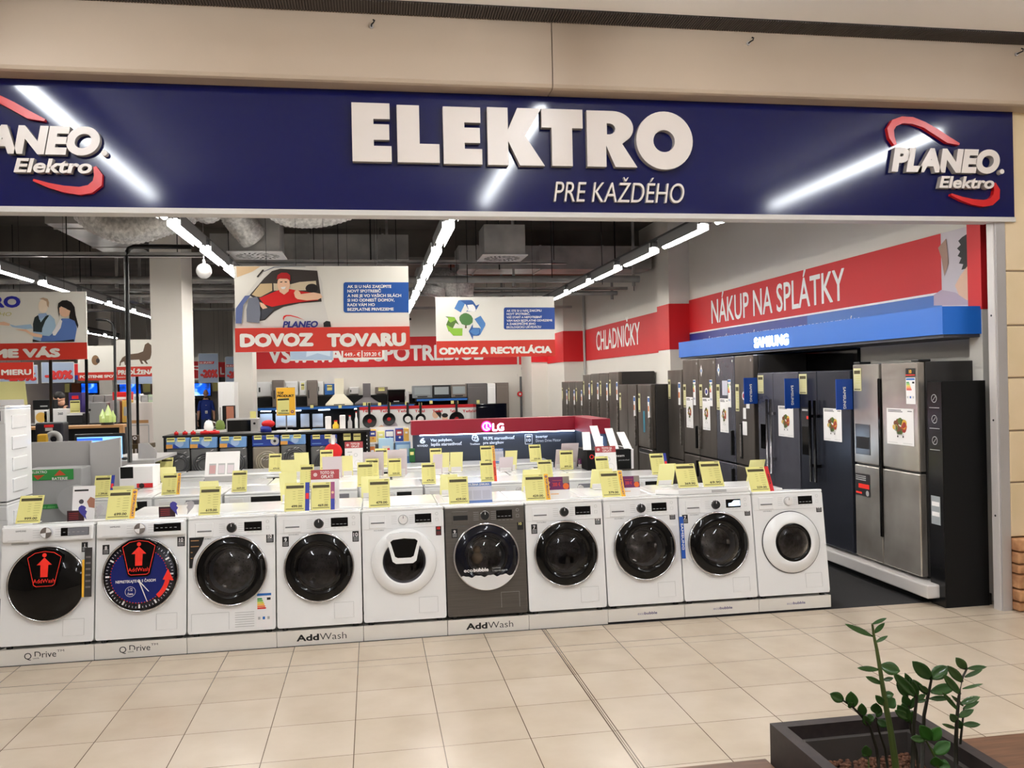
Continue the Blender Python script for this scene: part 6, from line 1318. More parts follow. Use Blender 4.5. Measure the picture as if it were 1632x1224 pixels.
# two dark side by side fridges
def sbs(label, yn, yf, m, hm, xsp, poster, tick, disp, flagpx, bars):
    t, w, h = fridge(label, yn, yf, PLZ+.003, 1.865, m, group=None)
    xm = LX(*xsp, t); fdoor(t, -w, xm, .02, h, m); fdoor(t, xm, w, .02, h, m)
    for s, bx in zip((-1, 1), bars):
        b = MB(); x = xm+s*.045; z0, z1 = LZ(*bx[0], t), LZ(*bx[1], t); b.tube([(x, -.055, z0), (x, -.055, z1)], .014, hm, 10); b.box(x-.01, x+.01, -.05, .0, z0+.14, z0+.17, hm).box(x-.01, x+.01, -.05, .0, z1-.17, z1-.14, hm); b.build('door_handle', t)
    (x0, y0, x1, y1) = poster; fruit_poster(t, LX(x0, (y0+y1)/2, t), LX(x1, (y0+y1)/2, t), LZ((x0+x1)/2, y1, t), LZ((x0+x1)/2, y0, t))
    (x0, y0, x1, y1) = tick; ticket(t, LX(x0, (y0+y1)/2, t), LX(x1, (y0+y1)/2, t), LZ((x0+x1)/2, y1, t), LZ((x0+x1)/2, y0, t))
    (x0, y0, x1, y1) = disp; MB().rbox(LX(x0, (y0+y1)/2, t), LX(x1, (y0+y1)/2, t), -.004, 0, LZ((x0+x1)/2, y1, t), LZ((x0+x1)/2, y0, t), BLACKG, .004).build('water_dispenser', t)
    if flagpx: flag(t, -w-.012, LZ(*flagpx[1], t), LZ(*flagpx[0], t))
    return t, w, h, xm
t, w, h, xm = sbs('black steel side by side fridge beside the silver fridge', .99, 1.92, SLATE2, mat('handle black', (.07, .07, .08), .25, .6), (1303, 680), (1313, 651, 1342, 703), (1274, 596, 1286, 628), (1279, 680, 1293, 725), ((1264, 603), (1264, 650)), (((1297, 766), (1297, 638)), ((1307, 768), (1307, 638))))
b = MB(); b.rect(LX(1278, 665, t), LX(1293, 665, t), LZ(1285, 680, t), LZ(1285, 649, t), -.003, mat('sticker dark', (.15, .14, .15), .4)); b.rect(LX(1286, 665, t), LX(1292, 665, t), LZ(1289, 668, t), LZ(1289, 663, t), -.004, REDN); b.rect(LX(1279, 665, t), LX(1288, 665, t), LZ(1285, 655, t), LZ(1285, 652, t), -.004, GREYW); b.build('info_sticker', t)
t, w, h, xm = sbs('dark slate side by side fridge left of the black steel one', 1.95, 2.88, SLATE, mat('handle steel', (.55, .54, .56), .25, .9), (1233, 680), (1241, 647, 1265, 696), (1208, 598, 1217, 627), (1213, 676, 1223, 715), ((1200, 602), (1200, 643)), (((1227, 752), (1227, 636)), ((1236, 754), (1236, 636))))
# white display plinth of the first fridges
b = MB(); PWG = mat('plinth white gloss', (.86, .84, .83), .3); b.rbox(4.235, 4.36, -.14, 2.9, .06, PLZ, PWG, .012).rbox(4.35, 4.98, .012, 2.9, .06, PLZ, PWG, .002); b.box(4.30, 4.95, .02, 2.9, 0, .06, BLACKM)
tag(b.build('display_plinth'), 'long white raised plinth under the silver and dark side by side fridges', 'plinth')
# black end column with icons
t = thing('end_panel', 'tall black display column with small white icons beside the silver fridge', 'display column', (4.5, -.16, 0))
cx0 = at(1503, 700, Y=-.21).x; cx1 = at(1571, 650, Y=-.21).x; ybk_ = min(.005, at(1480, 700, X=cx0).y)
MB().box(cx0, min(cx1, nx-.01), -.21, -.115, 0, 1.755, BLACKM).box(cx0, 4.6, -.115, ybk_, 0, 1.755, BLACKM).build('side_panel', t, world=True)
MB().box(cx0-.006, cx0, -.208, ybk_, 0, 1.75, mat('column face', (.05, .05, .06), .2)).build('front_panel', t, world=True)
MB().rbox(min(cx1, nx-.01), min(cx1, nx-.01)+.03, -.2, -.155, 0, .09, BLACK, .005).build('foot_block', t, world=True)
ic = MB()
for py in (635, 668, 702):
    q = at(1490, py, X=cx0); ic.ring(0, q.z, .028, .033, 0, GREYW, 20); ic.line([(-.016, q.z-.016), (.016, q.z+.016)], .004, 0, GREYW); ic.rect(-.06, .06, q.z-.075, q.z-.07, 0, GREYP)
ic.build('icons', t, loc=(cx0-.008-t.location.x, (ybk_-.208)/2-t.location.y, 0), rot=(0, 0, -R90))
q0, q1 = at(1484, 812, X=cx0), at(1500, 812, X=cx0); b = MB().rect(-.06, .05, at(1490, 835, X=cx0).z, at(1490, 790, X=cx0).z, 0, mat('label silver', (.62, .64, .66), .4)).rect(-.05, .04, at(1490, 806, X=cx0).z, at(1490, 799, X=cx0).z, -.001, PAPER).rect(-.05, .04, at(1490, 822, X=cx0).z, at(1490, 815, X=cx0).z, -.001, PAPER); b.build('info_label', t, loc=(cx0-.008-t.location.x, (ybk_-.208)/2-t.location.y, 0), rot=(0, 0, -R90))
# four tall combination fridges with white plinth
for i, (yn, yf, m, lab) in enumerate(((2.99, 3.49, TAUPE, 'tall taupe steel fridge with long handle recess next to the dark slate fridge'), (3.50, 4.06, SLATE, 'tall bluish steel fridge with fruit poster, right one of the three poster fridges'), (4.07, 4.63, TAUPE, 'tall taupe steel fridge with fruit poster, middle one of the three poster fridges'), (4.64, 5.22, TAUPE, 'tall taupe steel fridge with fruit poster, left one of the three poster fridges'))):
    t, w, h = fridge(lab, yn, yf, .16, 2.075, m, group='tall combination fridges')
    zs = .62; fdoor(t, -w, w, .02, zs-.008, m, 'freezer_door'); fdoor(t, -w, w, zs+.008, h, m)
    side = 1 if i in (1, 3) else -1
    if i == 0: MB().rbox(-.12, -.06, -.012, .0, .7, 1.12, BLACK, .004).rbox(-.105, -.075, -.018, -.011, .72, 1.1, STEEL, .004).build('door_handle', t)
    else: MB().rbox(side*(w-.05)-.012, side*(w-.05)+.012, -.04, .0, .72, 1.02, BLACK if i % 2 else STEEL, .006).build('door_handle', t); MB().rbox(side*(w-.05)-.012, side*(w-.05)+.012, -.04, .0, .34, .56, BLACK if i % 2 else STEEL, .006).build('door_handle', t)
    energy(t, w-.19, h-.62, .09, .34); ticket(t, -w+.02, -w+.115, h-.66, h-.34)
    if i: fruit_poster(t, -w+.12, -w+.37, .98, 1.40)
    else: MB().rect(-.05, .07, .98, 1.14, -.003, PAPER).build('paper_notice', t); MB().rect(-.03, .05, 1.17, 1.3, -.003, PAPER).build('paper_notice', t); MB().ring(.0, 1.44, .03, .05, -.003, PAPER, 16).disc(0, 1.44, .03, -.003, REDD, 14).build('round_sticker', t)
    if i == 2: MB().disc(-.02, 1.48, .05, -.003, PAPER, 16).disc(-.02, 1.48, .03, -.004, BLUES, 14).build('round_sticker', t)
    if i in (1, 2): MB().poly([(-w+.06, h-.16), (-w+.10, h-.08), (-w+.14, h-.16), (-w+.10, h-.24)], -.003, PAPER).disc(-w+.1, h-.16, .022, -.004, HB1, 12).build('diamond_sticker', t)
    if i == 1: MB().rect(-w+.2, -w+.36, 1.44, 1.62, -.003, mat('panel lilac', (.80, .80, .86), .5)).build('paper_notice', t)
    MB().disc(w-.05, h-.06, .018, -.003, GREYW, 12).build('round_badge', t)
    if i == 0: flag(t, w+.012, LZ(1200, 643, t), LZ(1200, 603, t)) if False else None
tag(MB().rbox(4.28, 4.98, 2.96, 5.235, .04, .157, mat('plinth white gloss', (.86, .84, .83), .3), .01).box(4.34, 4.95, 2.96, 5.235, 0, .04, BLACKM).build('display_plinth'), 'long white raised plinth under the tall taupe fridges', 'plinth')
# shorter fridge and the next groups
def simple_fridge(label, yn, yf, zt, zs, m=TAUPE, group='far row of tall fridges', x=XF, tick=True, handle=True, zb=.0):
    t, w, h = fridge(label, yn, yf, zb, zt, m, x=x, group=group, depth=.52 if x < XF else .66)
    if zs: fdoor(t, -w, w, .05, zs-.008, m, 'freezer_door'); fdoor(t, -w, w, zs+.008, h, m)
    else: fdoor(t, -w, -.005, .05, h, m); fdoor(t, .005, w, .05, h, m)
    if handle: MB().rbox(w-.05, w-.03, -.03, 0, h*.45, h*.72, STEEL, .006).build('door_handle', t)
    if tick: ticket(t, -w+.03, -w+.12, h-.42, h-.14); MB().rect(w-.15, w-.06, h-.5, h-.18, -.003, PAPER).rect(w-.14, w-.07, h-.26, h-.2, -.004, SKYB).rect(w-.14, w-.09, h-.40, h-.32, -.004, OR2).build('energy_label', t)
    return t, w, h
t, w, h = simple_fridge('grey steel fridge, first one left of the three poster fridges', 5.25, 5.84, 1.945, .66)
# a pair standing forward
xp = 4.05
yA = at(1040, 615, X=xp).y; yB = at(1012, 615, X=xp).y
t, w, h = simple_fridge('grey steel fridge standing forward with turquoise strip on its door', max(yA, 5.87), at(1016, 613, X=xp).y, 1.74, .78, x=xp, group=None)
MB().rect(-.06, .02, 1.02, 1.34, -.003, mat('strip turquoise', (.20, .52, .62), .4)).build('turquoise_strip', t)
b = MB().rbox(-w+.05, w-.12, -.012, .0, .70, .745, ALU, .005).rbox(-w+.07, w-.10, -.014, -.011, .715, .77, BLACK, .004); b.build('recessed_handle', t)
t, w, h = simple_fridge('grey two door fridge standing forward, left of the one with the turquoise strip', at(1014, 613, X=xp).y, at(986, 611, X=xp).y, 1.74, 0, x=xp, group=None)
# far row
yy = [8.35, 9.0, 9.65, 10.3, 10.95, 11.6, 12.3, 12.95]
for i in range(len(yy)-1):
    zt = [1.96, 1.94, 1.95, 1.94, 1.80, 1.80, 1.80][i]
    simple_fridge(f'dark steel fridge of the far row along the right wall, {PO[i]} after the forward pair', yy[i]+.01, yy[i+1]-.01, zt, .7 if i % 2 else 0.65)
# blue light box above the fridges
xa_ = 4.45
LBX = mat('lightbox blue', (.12, .39, .74), .45, emit=.10); LBT = mat('lightbox white', (.93, .96, 1.0), .5, emit=6)
t = thing('light_box', 'long bright blue light box with glowing white lettering over the right hand fridges', 'light box', (xa_, 2.8, 2.12))
MB().box(xa_, 4.98, -.09, 5.75, 2.125, 2.345, LBX).build('box', t, world=True)
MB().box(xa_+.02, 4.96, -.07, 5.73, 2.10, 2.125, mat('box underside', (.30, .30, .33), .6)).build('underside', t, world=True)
a, c = at(1202, 543, X=xa_), at(1257, 543, X=xa_); z0 = at(1230, 552, X=xa_).z; z1 = at(1230, 535, X=xa_).z
tx = MB(); tx.text('SAMSUNG', 0, 0, z1-z0, LBT, w=a.y-c.y, y=0, bold=.06); tx.build('lettering', t, loc=(xa_-.003-t.location.x, a.y-t.location.y, z0-t.location.z), rot=(0, 0, -R90))
tag(MB().box(4.962, 4.999, 1.95, 3.9, 1.6, 2.098, BLACKG).build('header_panel'), 'dark wall panel under the blue light box above the dark fridges', 'panel')
# ================================================================== LEFT: TOWER, SERVICE COUNTER
xt = at(12, 720, Y=2.0).x; zt_ = at(30, 646, Y=2.2).z
t = place('lower white washer of the stacked pair at the far left', xt-.3, 1.98, 1, 0)
t2 = place('upper white dryer of the stacked pair at the far left', xt-.3, 1.98, 1, 2, z=.853)
for tt in (t, t2):
    b = MB()
    for k in range(4): b.rbox(.295, .309, .12, .44, .08+.19*k, .20+.19*k, WHITE, .03, 3)
    b.build('side_ribs', tt)
q = at(20, 645, Y=2.1)
price_card((-4, 608, 44, 646), 2.12, .853*2+.004, None, 'large yellow card back on top of the stacked pair at the far left', facing=-1, lean=12)
YS = 3.3
def S(x, y, Y=YS): v = at(x, y, Y=Y); return v.x, v.z
xa, z1 = S(40, 706); xb, _ = S(143, 706); xc, z2 = S(191, 697)
t = thing('service_counter', 'grey service counter front with raised right panel and bottle green sign', 'counter', ((xa+xb)/2, YS, 0))
MB().box(xa, xb, YS+.05, YS+.09, 0, z1, GREYP).build('front_panel', t, world=True)
b = MB(); xm_, zm_ = S(143, 706); b.prism([[(xm_, 0), (xc, 0), (xc, z2), (xm_, zm_)]], YS, YS+.05, mat('panel light grey', (.76, .75, .75), .5)); b.build('raised_panel', t, world=True)
MB().box(xb, S(243, 700)[0], YS+.05, YS+.09, 0, S(200, 735)[1], GREYP).build('front_panel', t, world=True)
MB().box(xa, S(243, 700)[0], YS+.09, YS+1.12, S(200, 735)[1]-.03, S(200, 735)[1], GREYP).build('counter_top', t, world=True)
a, c = S(225, 735), S(240, 735); b = MB(); p = [S(208, 737), S(208, 710), S(224, 709), S(238, 722), S(238, 737)]; b.prism([p], YS+.3, YS+.32, GREYP); b.build('side_wing', t, world=True)
# recycling bin with green sign
Yr = 2.95
xa, z1 = S(42, 762, Yr); xb, _ = S(130, 760, Yr)
t = thing('recycling_bin', 'grey recycling container with two green signs and orange arrows', 'recycling bin', ((xa+xb)/2, Yr, 0))
MB().rbox(xa, xb, Yr, Yr+.3, 0, S(90, 747, Yr)[1], mat('bin grey', (.64, .64, .64), .5), .01).build('bin_body', t, world=True)
g0 = S(50, 766, Yr); g1 = S(117, 747, Yr); GRN = mat('bin green', (.16, .56, .24), .45)
b = MB().box(g0[0], g1[0], Yr-.012, Yr, g0[1], g1[1], GRN); ptext(b, 'ELEKTRO', 51, 75, 754.5, 3.8, Yr-.012, PRWHITE, .01, d=.002); ptext(b, 'BATERIE', 83, 108, 765, 4.4, Yr-.012, PRWHITE, .01, d=.002)
b.px([(86, 758.5), (105, 757), (95, 749)], Yr-.014, mat('arrow rust', (.78, .30, .12), .5)).px([(53, 758), (71, 757), (60, 765)], Yr-.014, mat('arrow rust', (.78, .30, .12), .5)); b.build('green_sign', t, world=True)
g0 = S(50, 812, Yr); g1 = S(93, 803, Yr); b = MB().box(g0[0], g1[0], Yr-.012, Yr, g0[1], g1[1], GRN); ptext(b, 'malé elektro', 66, 88, 810, 4, Yr-.012, mat('print pale green', (.5, .8, .5), .5), .01, d=.002); b.build('lower_sign', t, world=True)
q = at(121, 797, Y=Yr-.02); MB().cyl((q.x, Yr-.1, q.z), .15, .1, mat('bin pale', (.66, .66, .66), .5), 'y', 32).build('round_hatch', t, world=True)
# monitor on the counter
Ym = 3.75; a = S(118, 694, Ym); c = S(199, 690, Ym); z0 = S(150, 738, Ym)[1]; zt_c = S(200, 735)[1]
t = thing('computer_monitor', 'computer monitor with bright blue screen on the service counter', 'monitor', ((a[0]+c[0])/2, Ym, zt_c+.001))
MB().rbox(a[0], c[0], Ym, Ym+.04, zt_c+.04, c[1], BLACK, .01).build('frame', t, world=True)
SCRN = mat('screen blue', (.45, .66, .95), .3, emit=1.1); MB().box(a[0]+.03, c[0]-.03, Ym-.002, Ym, z0-.02, c[1]-.035, SCRN).box(a[0]+.03, a[0]+.03+(c[0]-a[0])*.5, Ym-.004, Ym-.001, c[1]-.075, c[1]-.045, mat('screen deep', (.16, .32, .80), .3, emit=.9)).build('screen', t, world=True)
MB().box((a[0]+c[0])/2-.04, (a[0]+c[0])/2+.04, Ym+.041, Ym+.07, zt_c+.02, z0+.15, BLACK).rbox((a[0]+c[0])/2-.13, (a[0]+c[0])/2+.13, Ym-.05, Ym+.15, zt_c+.001, zt_c+.02, BLACK, .006).build('stand', t, world=True)
a = S(195, 738, YS+.12); c = S(202, 738, YS+.12); q = at(197, 740, Y=YS+.1); t = thing('computer_mouse', 'small black mouse on the service counter right of the monitor', 'mouse', (at(199, 738, Y=YS+.2).x, YS+.2, zt_c+.001)); MB().sphere((0, 0, .014), .05, BLACK, 14, (.7, 1, .3)).build('shell', t); MB().cyl((0, -.02, .026), .008, .006, GREYP, 'z', 8).build('wheel', t)
# white box with black square and red base
Yw = 2.75; a = S(190, 745, Yw); c = S(243, 741, Yw); z0 = S(215, 778, Yw)[1]
t = thing('packaging_box', 'white carton with black square and red base on the second washer row', 'box', ((a[0]+c[0])/2, Yw, ZT+.001))
MB().box(a[0], c[0], Yw, Yw+.3, ZT+.001, a[1], PAPER).build('carton', t, world=True); p0, p1 = S(192, 763, Yw), S(212, 744, Yw); MB().rect(p0[0], p1[0], p0[1], p1[1], Yw-.002, BLACKM).build('black_panel', t, world=True)
MB().rect(S(218, 775, Yw)[0], c[0], ZT+.002, ZT+.045, Yw-.002, WALLR).build('red_base', t, world=True); q = S(226, 774, Yw); MB().disc(q[0], q[1], .025, Yw-.004, HAIR, 14).build('round_print', t, world=True)
# dark counter block with wooden top behind
Yb = 5.0; a = S(90, 680, Yb); c = S(197, 675, Yb); a2 = S(191, 690, Yb)
t = thing('service_desk', 'dark high service desk with light wooden top edge at the left', 'desk', ((a[0]+c[0])/2, Yb, 0))
MB().box(a[0]-.6, a2[0], Yb, Yb+.04, 0, a[1]-.03, BLACKM).build('front_panel', t, world=True); MB().box(a[0]-.6, c[0], Yb-.02, Yb+.35, a[1]-.03, a[1], WOODL).build('desk_top', t, world=True); MB().box(a2[0], c[0], Yb-.02, Yb+.05, 0, a[1]-.031, WOODL).build('end_panel', t, world=True)
zd = a[1]
# crystal lamp
q = at(170, 660, Y=Yb+.1); LAMPG = mat('crystal glow', (.72, .80, .50), .2, emit=.10)
t = thing('crystal_lamp', 'glowing pale green crystal shaped lamp on the service desk', 'lamp', (q.x, Yb+.12, zd+.001))
MB().cyl((0, 0, 0), .075, .03, BLACK, 'z', 20).build('base', t)
b = MB(); top = at(172, 645, Y=Yb+.1).z-zd
for ang, rr, hh, tilt in ((0, .045, 1.0, .012), (.2, .035, .72, .065), (3.0, .04, .8, .055), (4.2, .035, .6, .06), (5.2, .04, .86, .04)):
    x, y = tilt*math.cos(ang), tilt*math.sin(ang)*.6; H = top*hh; b.lathe([(rr, .03), (rr*1.05, H*.55), (0.001, H)], (x, y, 0), LAMPG, 6, 'z', False)
b.build('crystal', t)
# trolley with blue tape rolls
Yk = 4.2; a = S(56, 712, Yk); c = S(100, 673, Yk)
t = thing('tool_case', 'dark boxy sales stand with yellow and silver reels in front of the service desk', 'display stand', ((a[0]+c[0])/2, Yk, zt_c+.001))
MB().rbox(a[0], c[0], Yk, Yk+.2, zt_c+.002, c[1], mat('case navy', (.07, .07, .12), .5), .02).build('case', t, world=True); p = S(78, 679, Yk); MB().rbox(p[0]-.05, p[0]+.05, Yk-.006, Yk, p[1]-.015, p[1]+.015, REDP, .004).rect(p[0]-.04, p[0]+.04, p[1]-.055, p[1]-.02, Yk-.002, GREYW).build('badge', t, world=True)
q = at(86, 700, Y=Yk-.05); MB().torus((q.x, Yk-.06, q.z), .065, .032, GALV, 'y', 28, 8).build('silver_reel', t, world=True); q = at(70, 700, Y=Yk-.05); MB().rbox(q.x-.06, q.x+.06, Yk-.1, Yk-.01, q.z-.06, q.z+.06, mat('reel yellow', (.80, .62, .15), .5), .02).build('yellow_reel', t, world=True)
# goods on and behind the desk
def goods(name, cat, lab, px, Y, zb, m, fn=None, d=.2):
    x0, y0, x1, y1 = px; a = S(x0, y0, Y); c = S(x1, y1, Y); zb = c[1] if zb is None else zb; w = (c[0]-a[0])/2; h = a[1]-zb
    t = thing(name, lab, cat, ((a[0]+c[0])/2, Y, zb+.001)); MB().rbox(-w, w, 0, d, 0, h, m, .008).build('body', t)
    l = MB()
    if fn: fn(l, w, h)
    else: l.rect(-w*.7, w*.7, h*.3, h*.7, -.001, GREYW)
    l.build('front_print', t); return t
Ygd = 8.6; zsh = S(100, 676, Ygd)[1]
tag(MB().box(S(20, 680, Ygd)[0], S(200, 680, Ygd)[0], Ygd-.1, Ygd+.8, 0, zsh, mat('cabinet dark', (.13, .13, .14), .5)).build('low_cabinet'), 'low dark cabinet block carrying cartons behind the service desk', 'cabinet')
goods('carton', 'box', 'white carton with round window print at the left behind the service desk', (55, 654, 76, 673), Ygd, zsh, PAPER, lambda l, w, h: (l.disc(0, h*.5, h*.35, -.001, YB2, 20), l.rect(w*.5, w*.9, h*.1, h*.9, -.001, INK)))
goods('carton', 'box', 'white carton with grey numerals behind the service desk', (77, 652, 107, 676), Ygd, zsh, PAPER, lambda l, w, h: l.text('360', w*.3, h*.6, h*.16, mat('print grey', (.42, .43, .45), .5), y=-.001, bold=.04, al='C'))
zb2 = S(70, 653, Ygd+.3)[1]
goods('speaker_box', 'box', 'black speaker carton with small white print on the left cartons', (52, 638, 86, 654), Ygd+.2, S(70, 653, Ygd+.2)[1], BLACKM, lambda l, w, h: l.rect(-w*.3, w*.4, h*.3, h*.42, -.001, GREYW))
goods('stand_riser', 'stand', 'white edged dark riser under the purple carton and its price card', (106, 660, 132, 676), Ygd-.02, zsh, mat('cabinet dark', (.13, .13, .14), .5), lambda l, w, h: l.rect(-w, w, h*.85, h, -.002, PRWHITE), .35)
goods('coffee_carton', 'box', 'purple carton with red print behind the yellow price card at the left', (109, 626, 131, 654), Ygd+.17, S(119, 660, Ygd-.02)[1]+.002, mat('carton purple', (.20, .13, .42), .5), lambda l, w, h: l.rbox(-w*.5, w*.5, -.004, 0, h*.7, h*.85, REDP, .002))
q = at(118, 655, Y=Ygd); t = thing('price_card', 'yellow price card before the purple carton at the left', 'price tag', (q.x, Ygd+.05, S(119, 660, Ygd-.02)[1]+.002)); w_ = .075
MB().box(-w_, w_, 0, .003, .02, .22, YEL).rect(-w_*.9, w_*.9, .18, .2, -.001, TAGD).rect(-w_*.8, w_*.8, .04, .048, -.001, TAGD).build('card', t); MB().box(-w_*1.3, w_*1.6, -.02, .1, 0, .02, PRWHITE).build('stand', t)
goods('carton', 'box', 'grey carton beside the pale green crystal lamp', (142, 642, 170, 666), Ygd-.05, zsh, mat('carton grey', (.62, .62, .62), .5), lambda l, w, h: l.disc(-w*.95, h*.65, .02, -.001, INK, 10))
goods('coffee_machine', 'coffee machine', 'silver coffee machine right of the grey carton', (179, 638, 191, 664), Ygd-.05, zsh, ALU, lambda l, w, h: l.rect(-w*.4, w*.3, h*.2, h*.6, -.001, BLACK))
goods('red_carton', 'box', 'red and white carton below the dachshund board', (179, 625, 208, 640), Ygd+.17, zsh, REDP, lambda l, w, h: l.rect(-w*.7, w*.5, h*.75, h*.83, -.001, PAPER))
goods('yellow_carton', 'box', 'yellow carton under the red and white carton', (194, 638, 213, 645), Ygd-.06, zsh, YB2)
goods('white_cabinet', 'cabinet', 'white cabinet with wooden rail left of the white column', (207, 642, 245, 720), 8.0, 0, mat('cabinet cream', (.88, .84, .82), .5), lambda l, w, h: (l.rect(-w*.95, w*.6, h*.80, h*.83, -.003, WOODL), l.line([(-w*.95, .2), (-w*.95, h*.78), (w*.6, h*.78), (w*.6, .2)], .015, -.002, GREYP)), .5)
for i, (px, lab, m) in enumerate((((212, 628, 224, 642), 'white carton with toy print on the white cabinet', PAPER), ((225, 630, 236, 642), 'pale grey carton on the white cabinet', GREYP), ((236, 629, 245, 642), 'pale green carton at the right end of the white cabinet', mat('carton pale green', (.74, .82, .70), .5)))):
    goods('carton', 'box', lab, px, 8.05, S(225, 642, 8.0)[1]+.002, m)
for i in range(3):
    goods('silver_pot_box', 'box', f'silver boxed pot behind the thin posts, {PO[i]} from the left', (131+18*i, 630, 148+18*i, 643), Ygd+.5, zsh, GALV, lambda l, w, h: l.disc(0, h*.5, h*.3, -.001, GREYW, 14))
# small wooden rack beside the white column
a = S(228, 700, 5.6); tt = thing('speaker', 'small dark wooden speaker on a side table before the white column', 'speaker', (S(215, 703, 5.6)[0], 5.6, S(215, 708, 5.6)[1]))
MB().rbox(-.035, .035, 0, .1, 0, .115, mat('speaker walnut', (.25, .18, .11), .5), .005).build('cabinet', tt); MB().ring(0, .08, .012, .024, -.001, PAPER, 18).disc(0, .03, .015, -.001, BLACK, 14).build('driver', tt)
x0 = S(210, 708, 5.6); x1 = S(240, 708, 5.6); tt = thing('side_table', 'small olive wooden side table beside the white column', 'table', ((x0[0]+x1[0])/2, 5.6, 0))
TW = mat('table olive', (.30, .24, .13), .5); MB().box(x0[0], x1[0], 5.55, 5.85, x0[1]-.06, x0[1]-.001, TW).build('table_top', tt, world=True)
for u in (x0[0]+.02, x1[0]-.04):
    for v in (5.57, 5.8): MB().box(u, u+.02, v, v+.02, 0, x0[1]-.06, TW).build('leg', tt, world=True)
# televisions and brown partitions at the far left
def tv_mat():
    m = bpy.data.materials.new('television picture'); m.use_nodes = True; nt = m.node_tree; b = nt.nodes['Principled BSDF']; n = nt.nodes.new('ShaderNodeTexNoise'); n.inputs['Scale'].default_value = 2.2; n.inputs['Detail'].default_value = 6
    tc = nt.nodes.new('ShaderNodeTexCoord'); nt.links.new(tc.outputs['Object'], n.inputs['Vector'])
    r = nt.nodes.new('ShaderNodeValToRGB'); e = r.color_ramp.elements; e[0].position = .36; e[0].color = (.002, .01, .05, 1); e[1].position = .72; e[1].color = (.5, .85, 1, 1)
    x = e.new(.52); x.color = (.0, .06, .55, 1); nt.links.new(n.outputs['Fac'], r.inputs[0]); nt.links.new(r.outputs[0], b.inputs['Emission Color']); b.inputs['Emission Strength'].default_value = 1.6; b.inputs['Base Color'].default_value = (.01, .01, .02, 1); return m
TVM = tv_mat()
for i, (x0, y0, x1, y1, lab) in enumerate(((73, 611, 97, 632, 'television with blue picture behind the bending customer'), (128, 610, 157, 628, 'television with blue picture below the hamster board'), (189, 611, 226, 629, 'television with blue picture below the dachshund board'), (294, 610, 337, 632, 'television with blue picture behind the shop assistant'))):
    Y = 21.0 if i < 3 else 21.4; a = S(x0, y0, Y); c = S(x1, y1, Y); t = thing('television', lab, 'television', ((a[0]+c[0])/2, Y, 0))
    MB().rbox(a[0], c[0], Y, Y+.06, c[1], a[1], BLACK, .01).build('frame', t, world=True); MB().box(a[0]+.03, c[0]-.03, Y-.003, Y, c[1]+.04, a[1]-.03, TVM).build('screen', t, world=True)
    MB().box((a[0]+c[0])/2-.3, (a[0]+c[0])/2+.3, Y-.1, Y+.3, 0, c[1]-.05, BLACKM).build('base', t, world=True); MB().box((a[0]+c[0])/2-.1, (a[0]+c[0])/2+.1, Y+.02, Y+.06, c[1]-.05, c[1], BLACK).build('neck', t, world=True)
    q0 = S(x1+1, y0+1, Y); MB().box(c[0]+.05, c[0]+.25, Y-.02, Y, a[1]-.28, a[1]-.02, YEL).build('price_ticket', t, world=True)
for i, (x0, x1) in enumerate(((113, 128), (181, 190), (240, 247))): a = S(x0, 611, 21.2); c = S(x1, 627, 21.2); tag(MB().box(a[0], c[0], 21.25, 21.3, 0, a[1], mat('panel brown', (.55, .30, .17), .6)).build('partition_panel'), f'brown partition panel between the far televisions, {PO[i]} from the left', 'panel')
a = S(40, 611, 20); c = S(74, 700, 20); tag(MB().box(a[0], c[0], 20, 20.1, 0, 4.2, WALLW).build('wall_stub'), None, None, kind='structure')
a = S(158, 600, 19); c = S(181, 700, 19); tag(MB().box(a[0], c[0], 19, 19.5, 0, 4.4, WALLW).build('wall_column'), None, None, kind='structure')
# white fridge and dark goods right of the assistant
a = S(347, 609, 13.5); c = S(374, 660, 13.5); t = thing('white_fridge', 'tall white fridge between the shop assistant and the back column', 'fridge', ((a[0]+c[0])/2, 13.5, 0)); MB().rbox(a[0], c[0], 13.5, 14.1, .02, a[1], WHITE, .01).build('body', t, world=True); MB().rbox(a[0]+.01, c[0]-.01, 13.46, 13.499, .1, a[1]-.02, WHITE, .01).build('door', t, world=True); MB().box(a[0]+.04, a[0]+.06, 13.43, 13.46, .9, 1.4, GREYP).build('door_handle', t, world=True); MB().box(a[0]+.03, c[0]-.03, 13.55, 14.05, 0, .02, BLACK).build('feet', t, world=True)
YQ = 9.6; zq = S(330, 686, YQ)[1]
tag(MB().box(S(306, 690, YQ)[0], S(372, 690, YQ)[0], YQ-.1, YQ+.5, 0, zq, PANELW).build('low_shelf'), 'low white shelf of small goods before the shop assistant', 'shelf unit')
goods('carton', 'box', 'dark and brown upright carton before the white fridge', (354, 647, 373, 668), YQ+.3, zq, BLACKM, lambda l, w, h: l.rect(-w*.3, w*.98, h*.03, h*.97, -.001, mat('carton brown', (.66, .42, .33), .5)))
q = at(331, 680, Y=YQ); t = thing('kettle', 'white rounded kettle on the low shelf before the shop assistant', 'kettle', (q.x, YQ+.1, zq+.001)); MB().lathe([(0, 0), (.075, 0), (.085, .05), (.07, .13), (.04, .17), (0, .175)], (0, 0, 0), WHITE, 24, 'z').build('body', t); MB().tube([(.07, 0, .04), (.12, 0, .06), (.12, 0, .13), (.06, 0, .15)], .012, WHITE, 8).build('handle', t); MB().sphere((0, 0, .18), .014, GREYP, 10).build('lid_knob', t)
q = at(349, 672, Y=YQ); t = thing('green_bag', 'round green bag right of the white kettle', 'bag', (q.x, YQ+.12, zq+.001)); MB().lathe([(0, 0), (.07, .0), (.085, .07), (.06, .15), (.02, .17), (0, .17)], (0, 0, 0), mat('bag green', (.42, .50, .22), .7), 20, 'z').build('bag', t); MB().torus((0, 0, .17), .02, .006, mat('bag green', (.42, .50, .22), .7), 'z', 14, 6).build('tie', t)
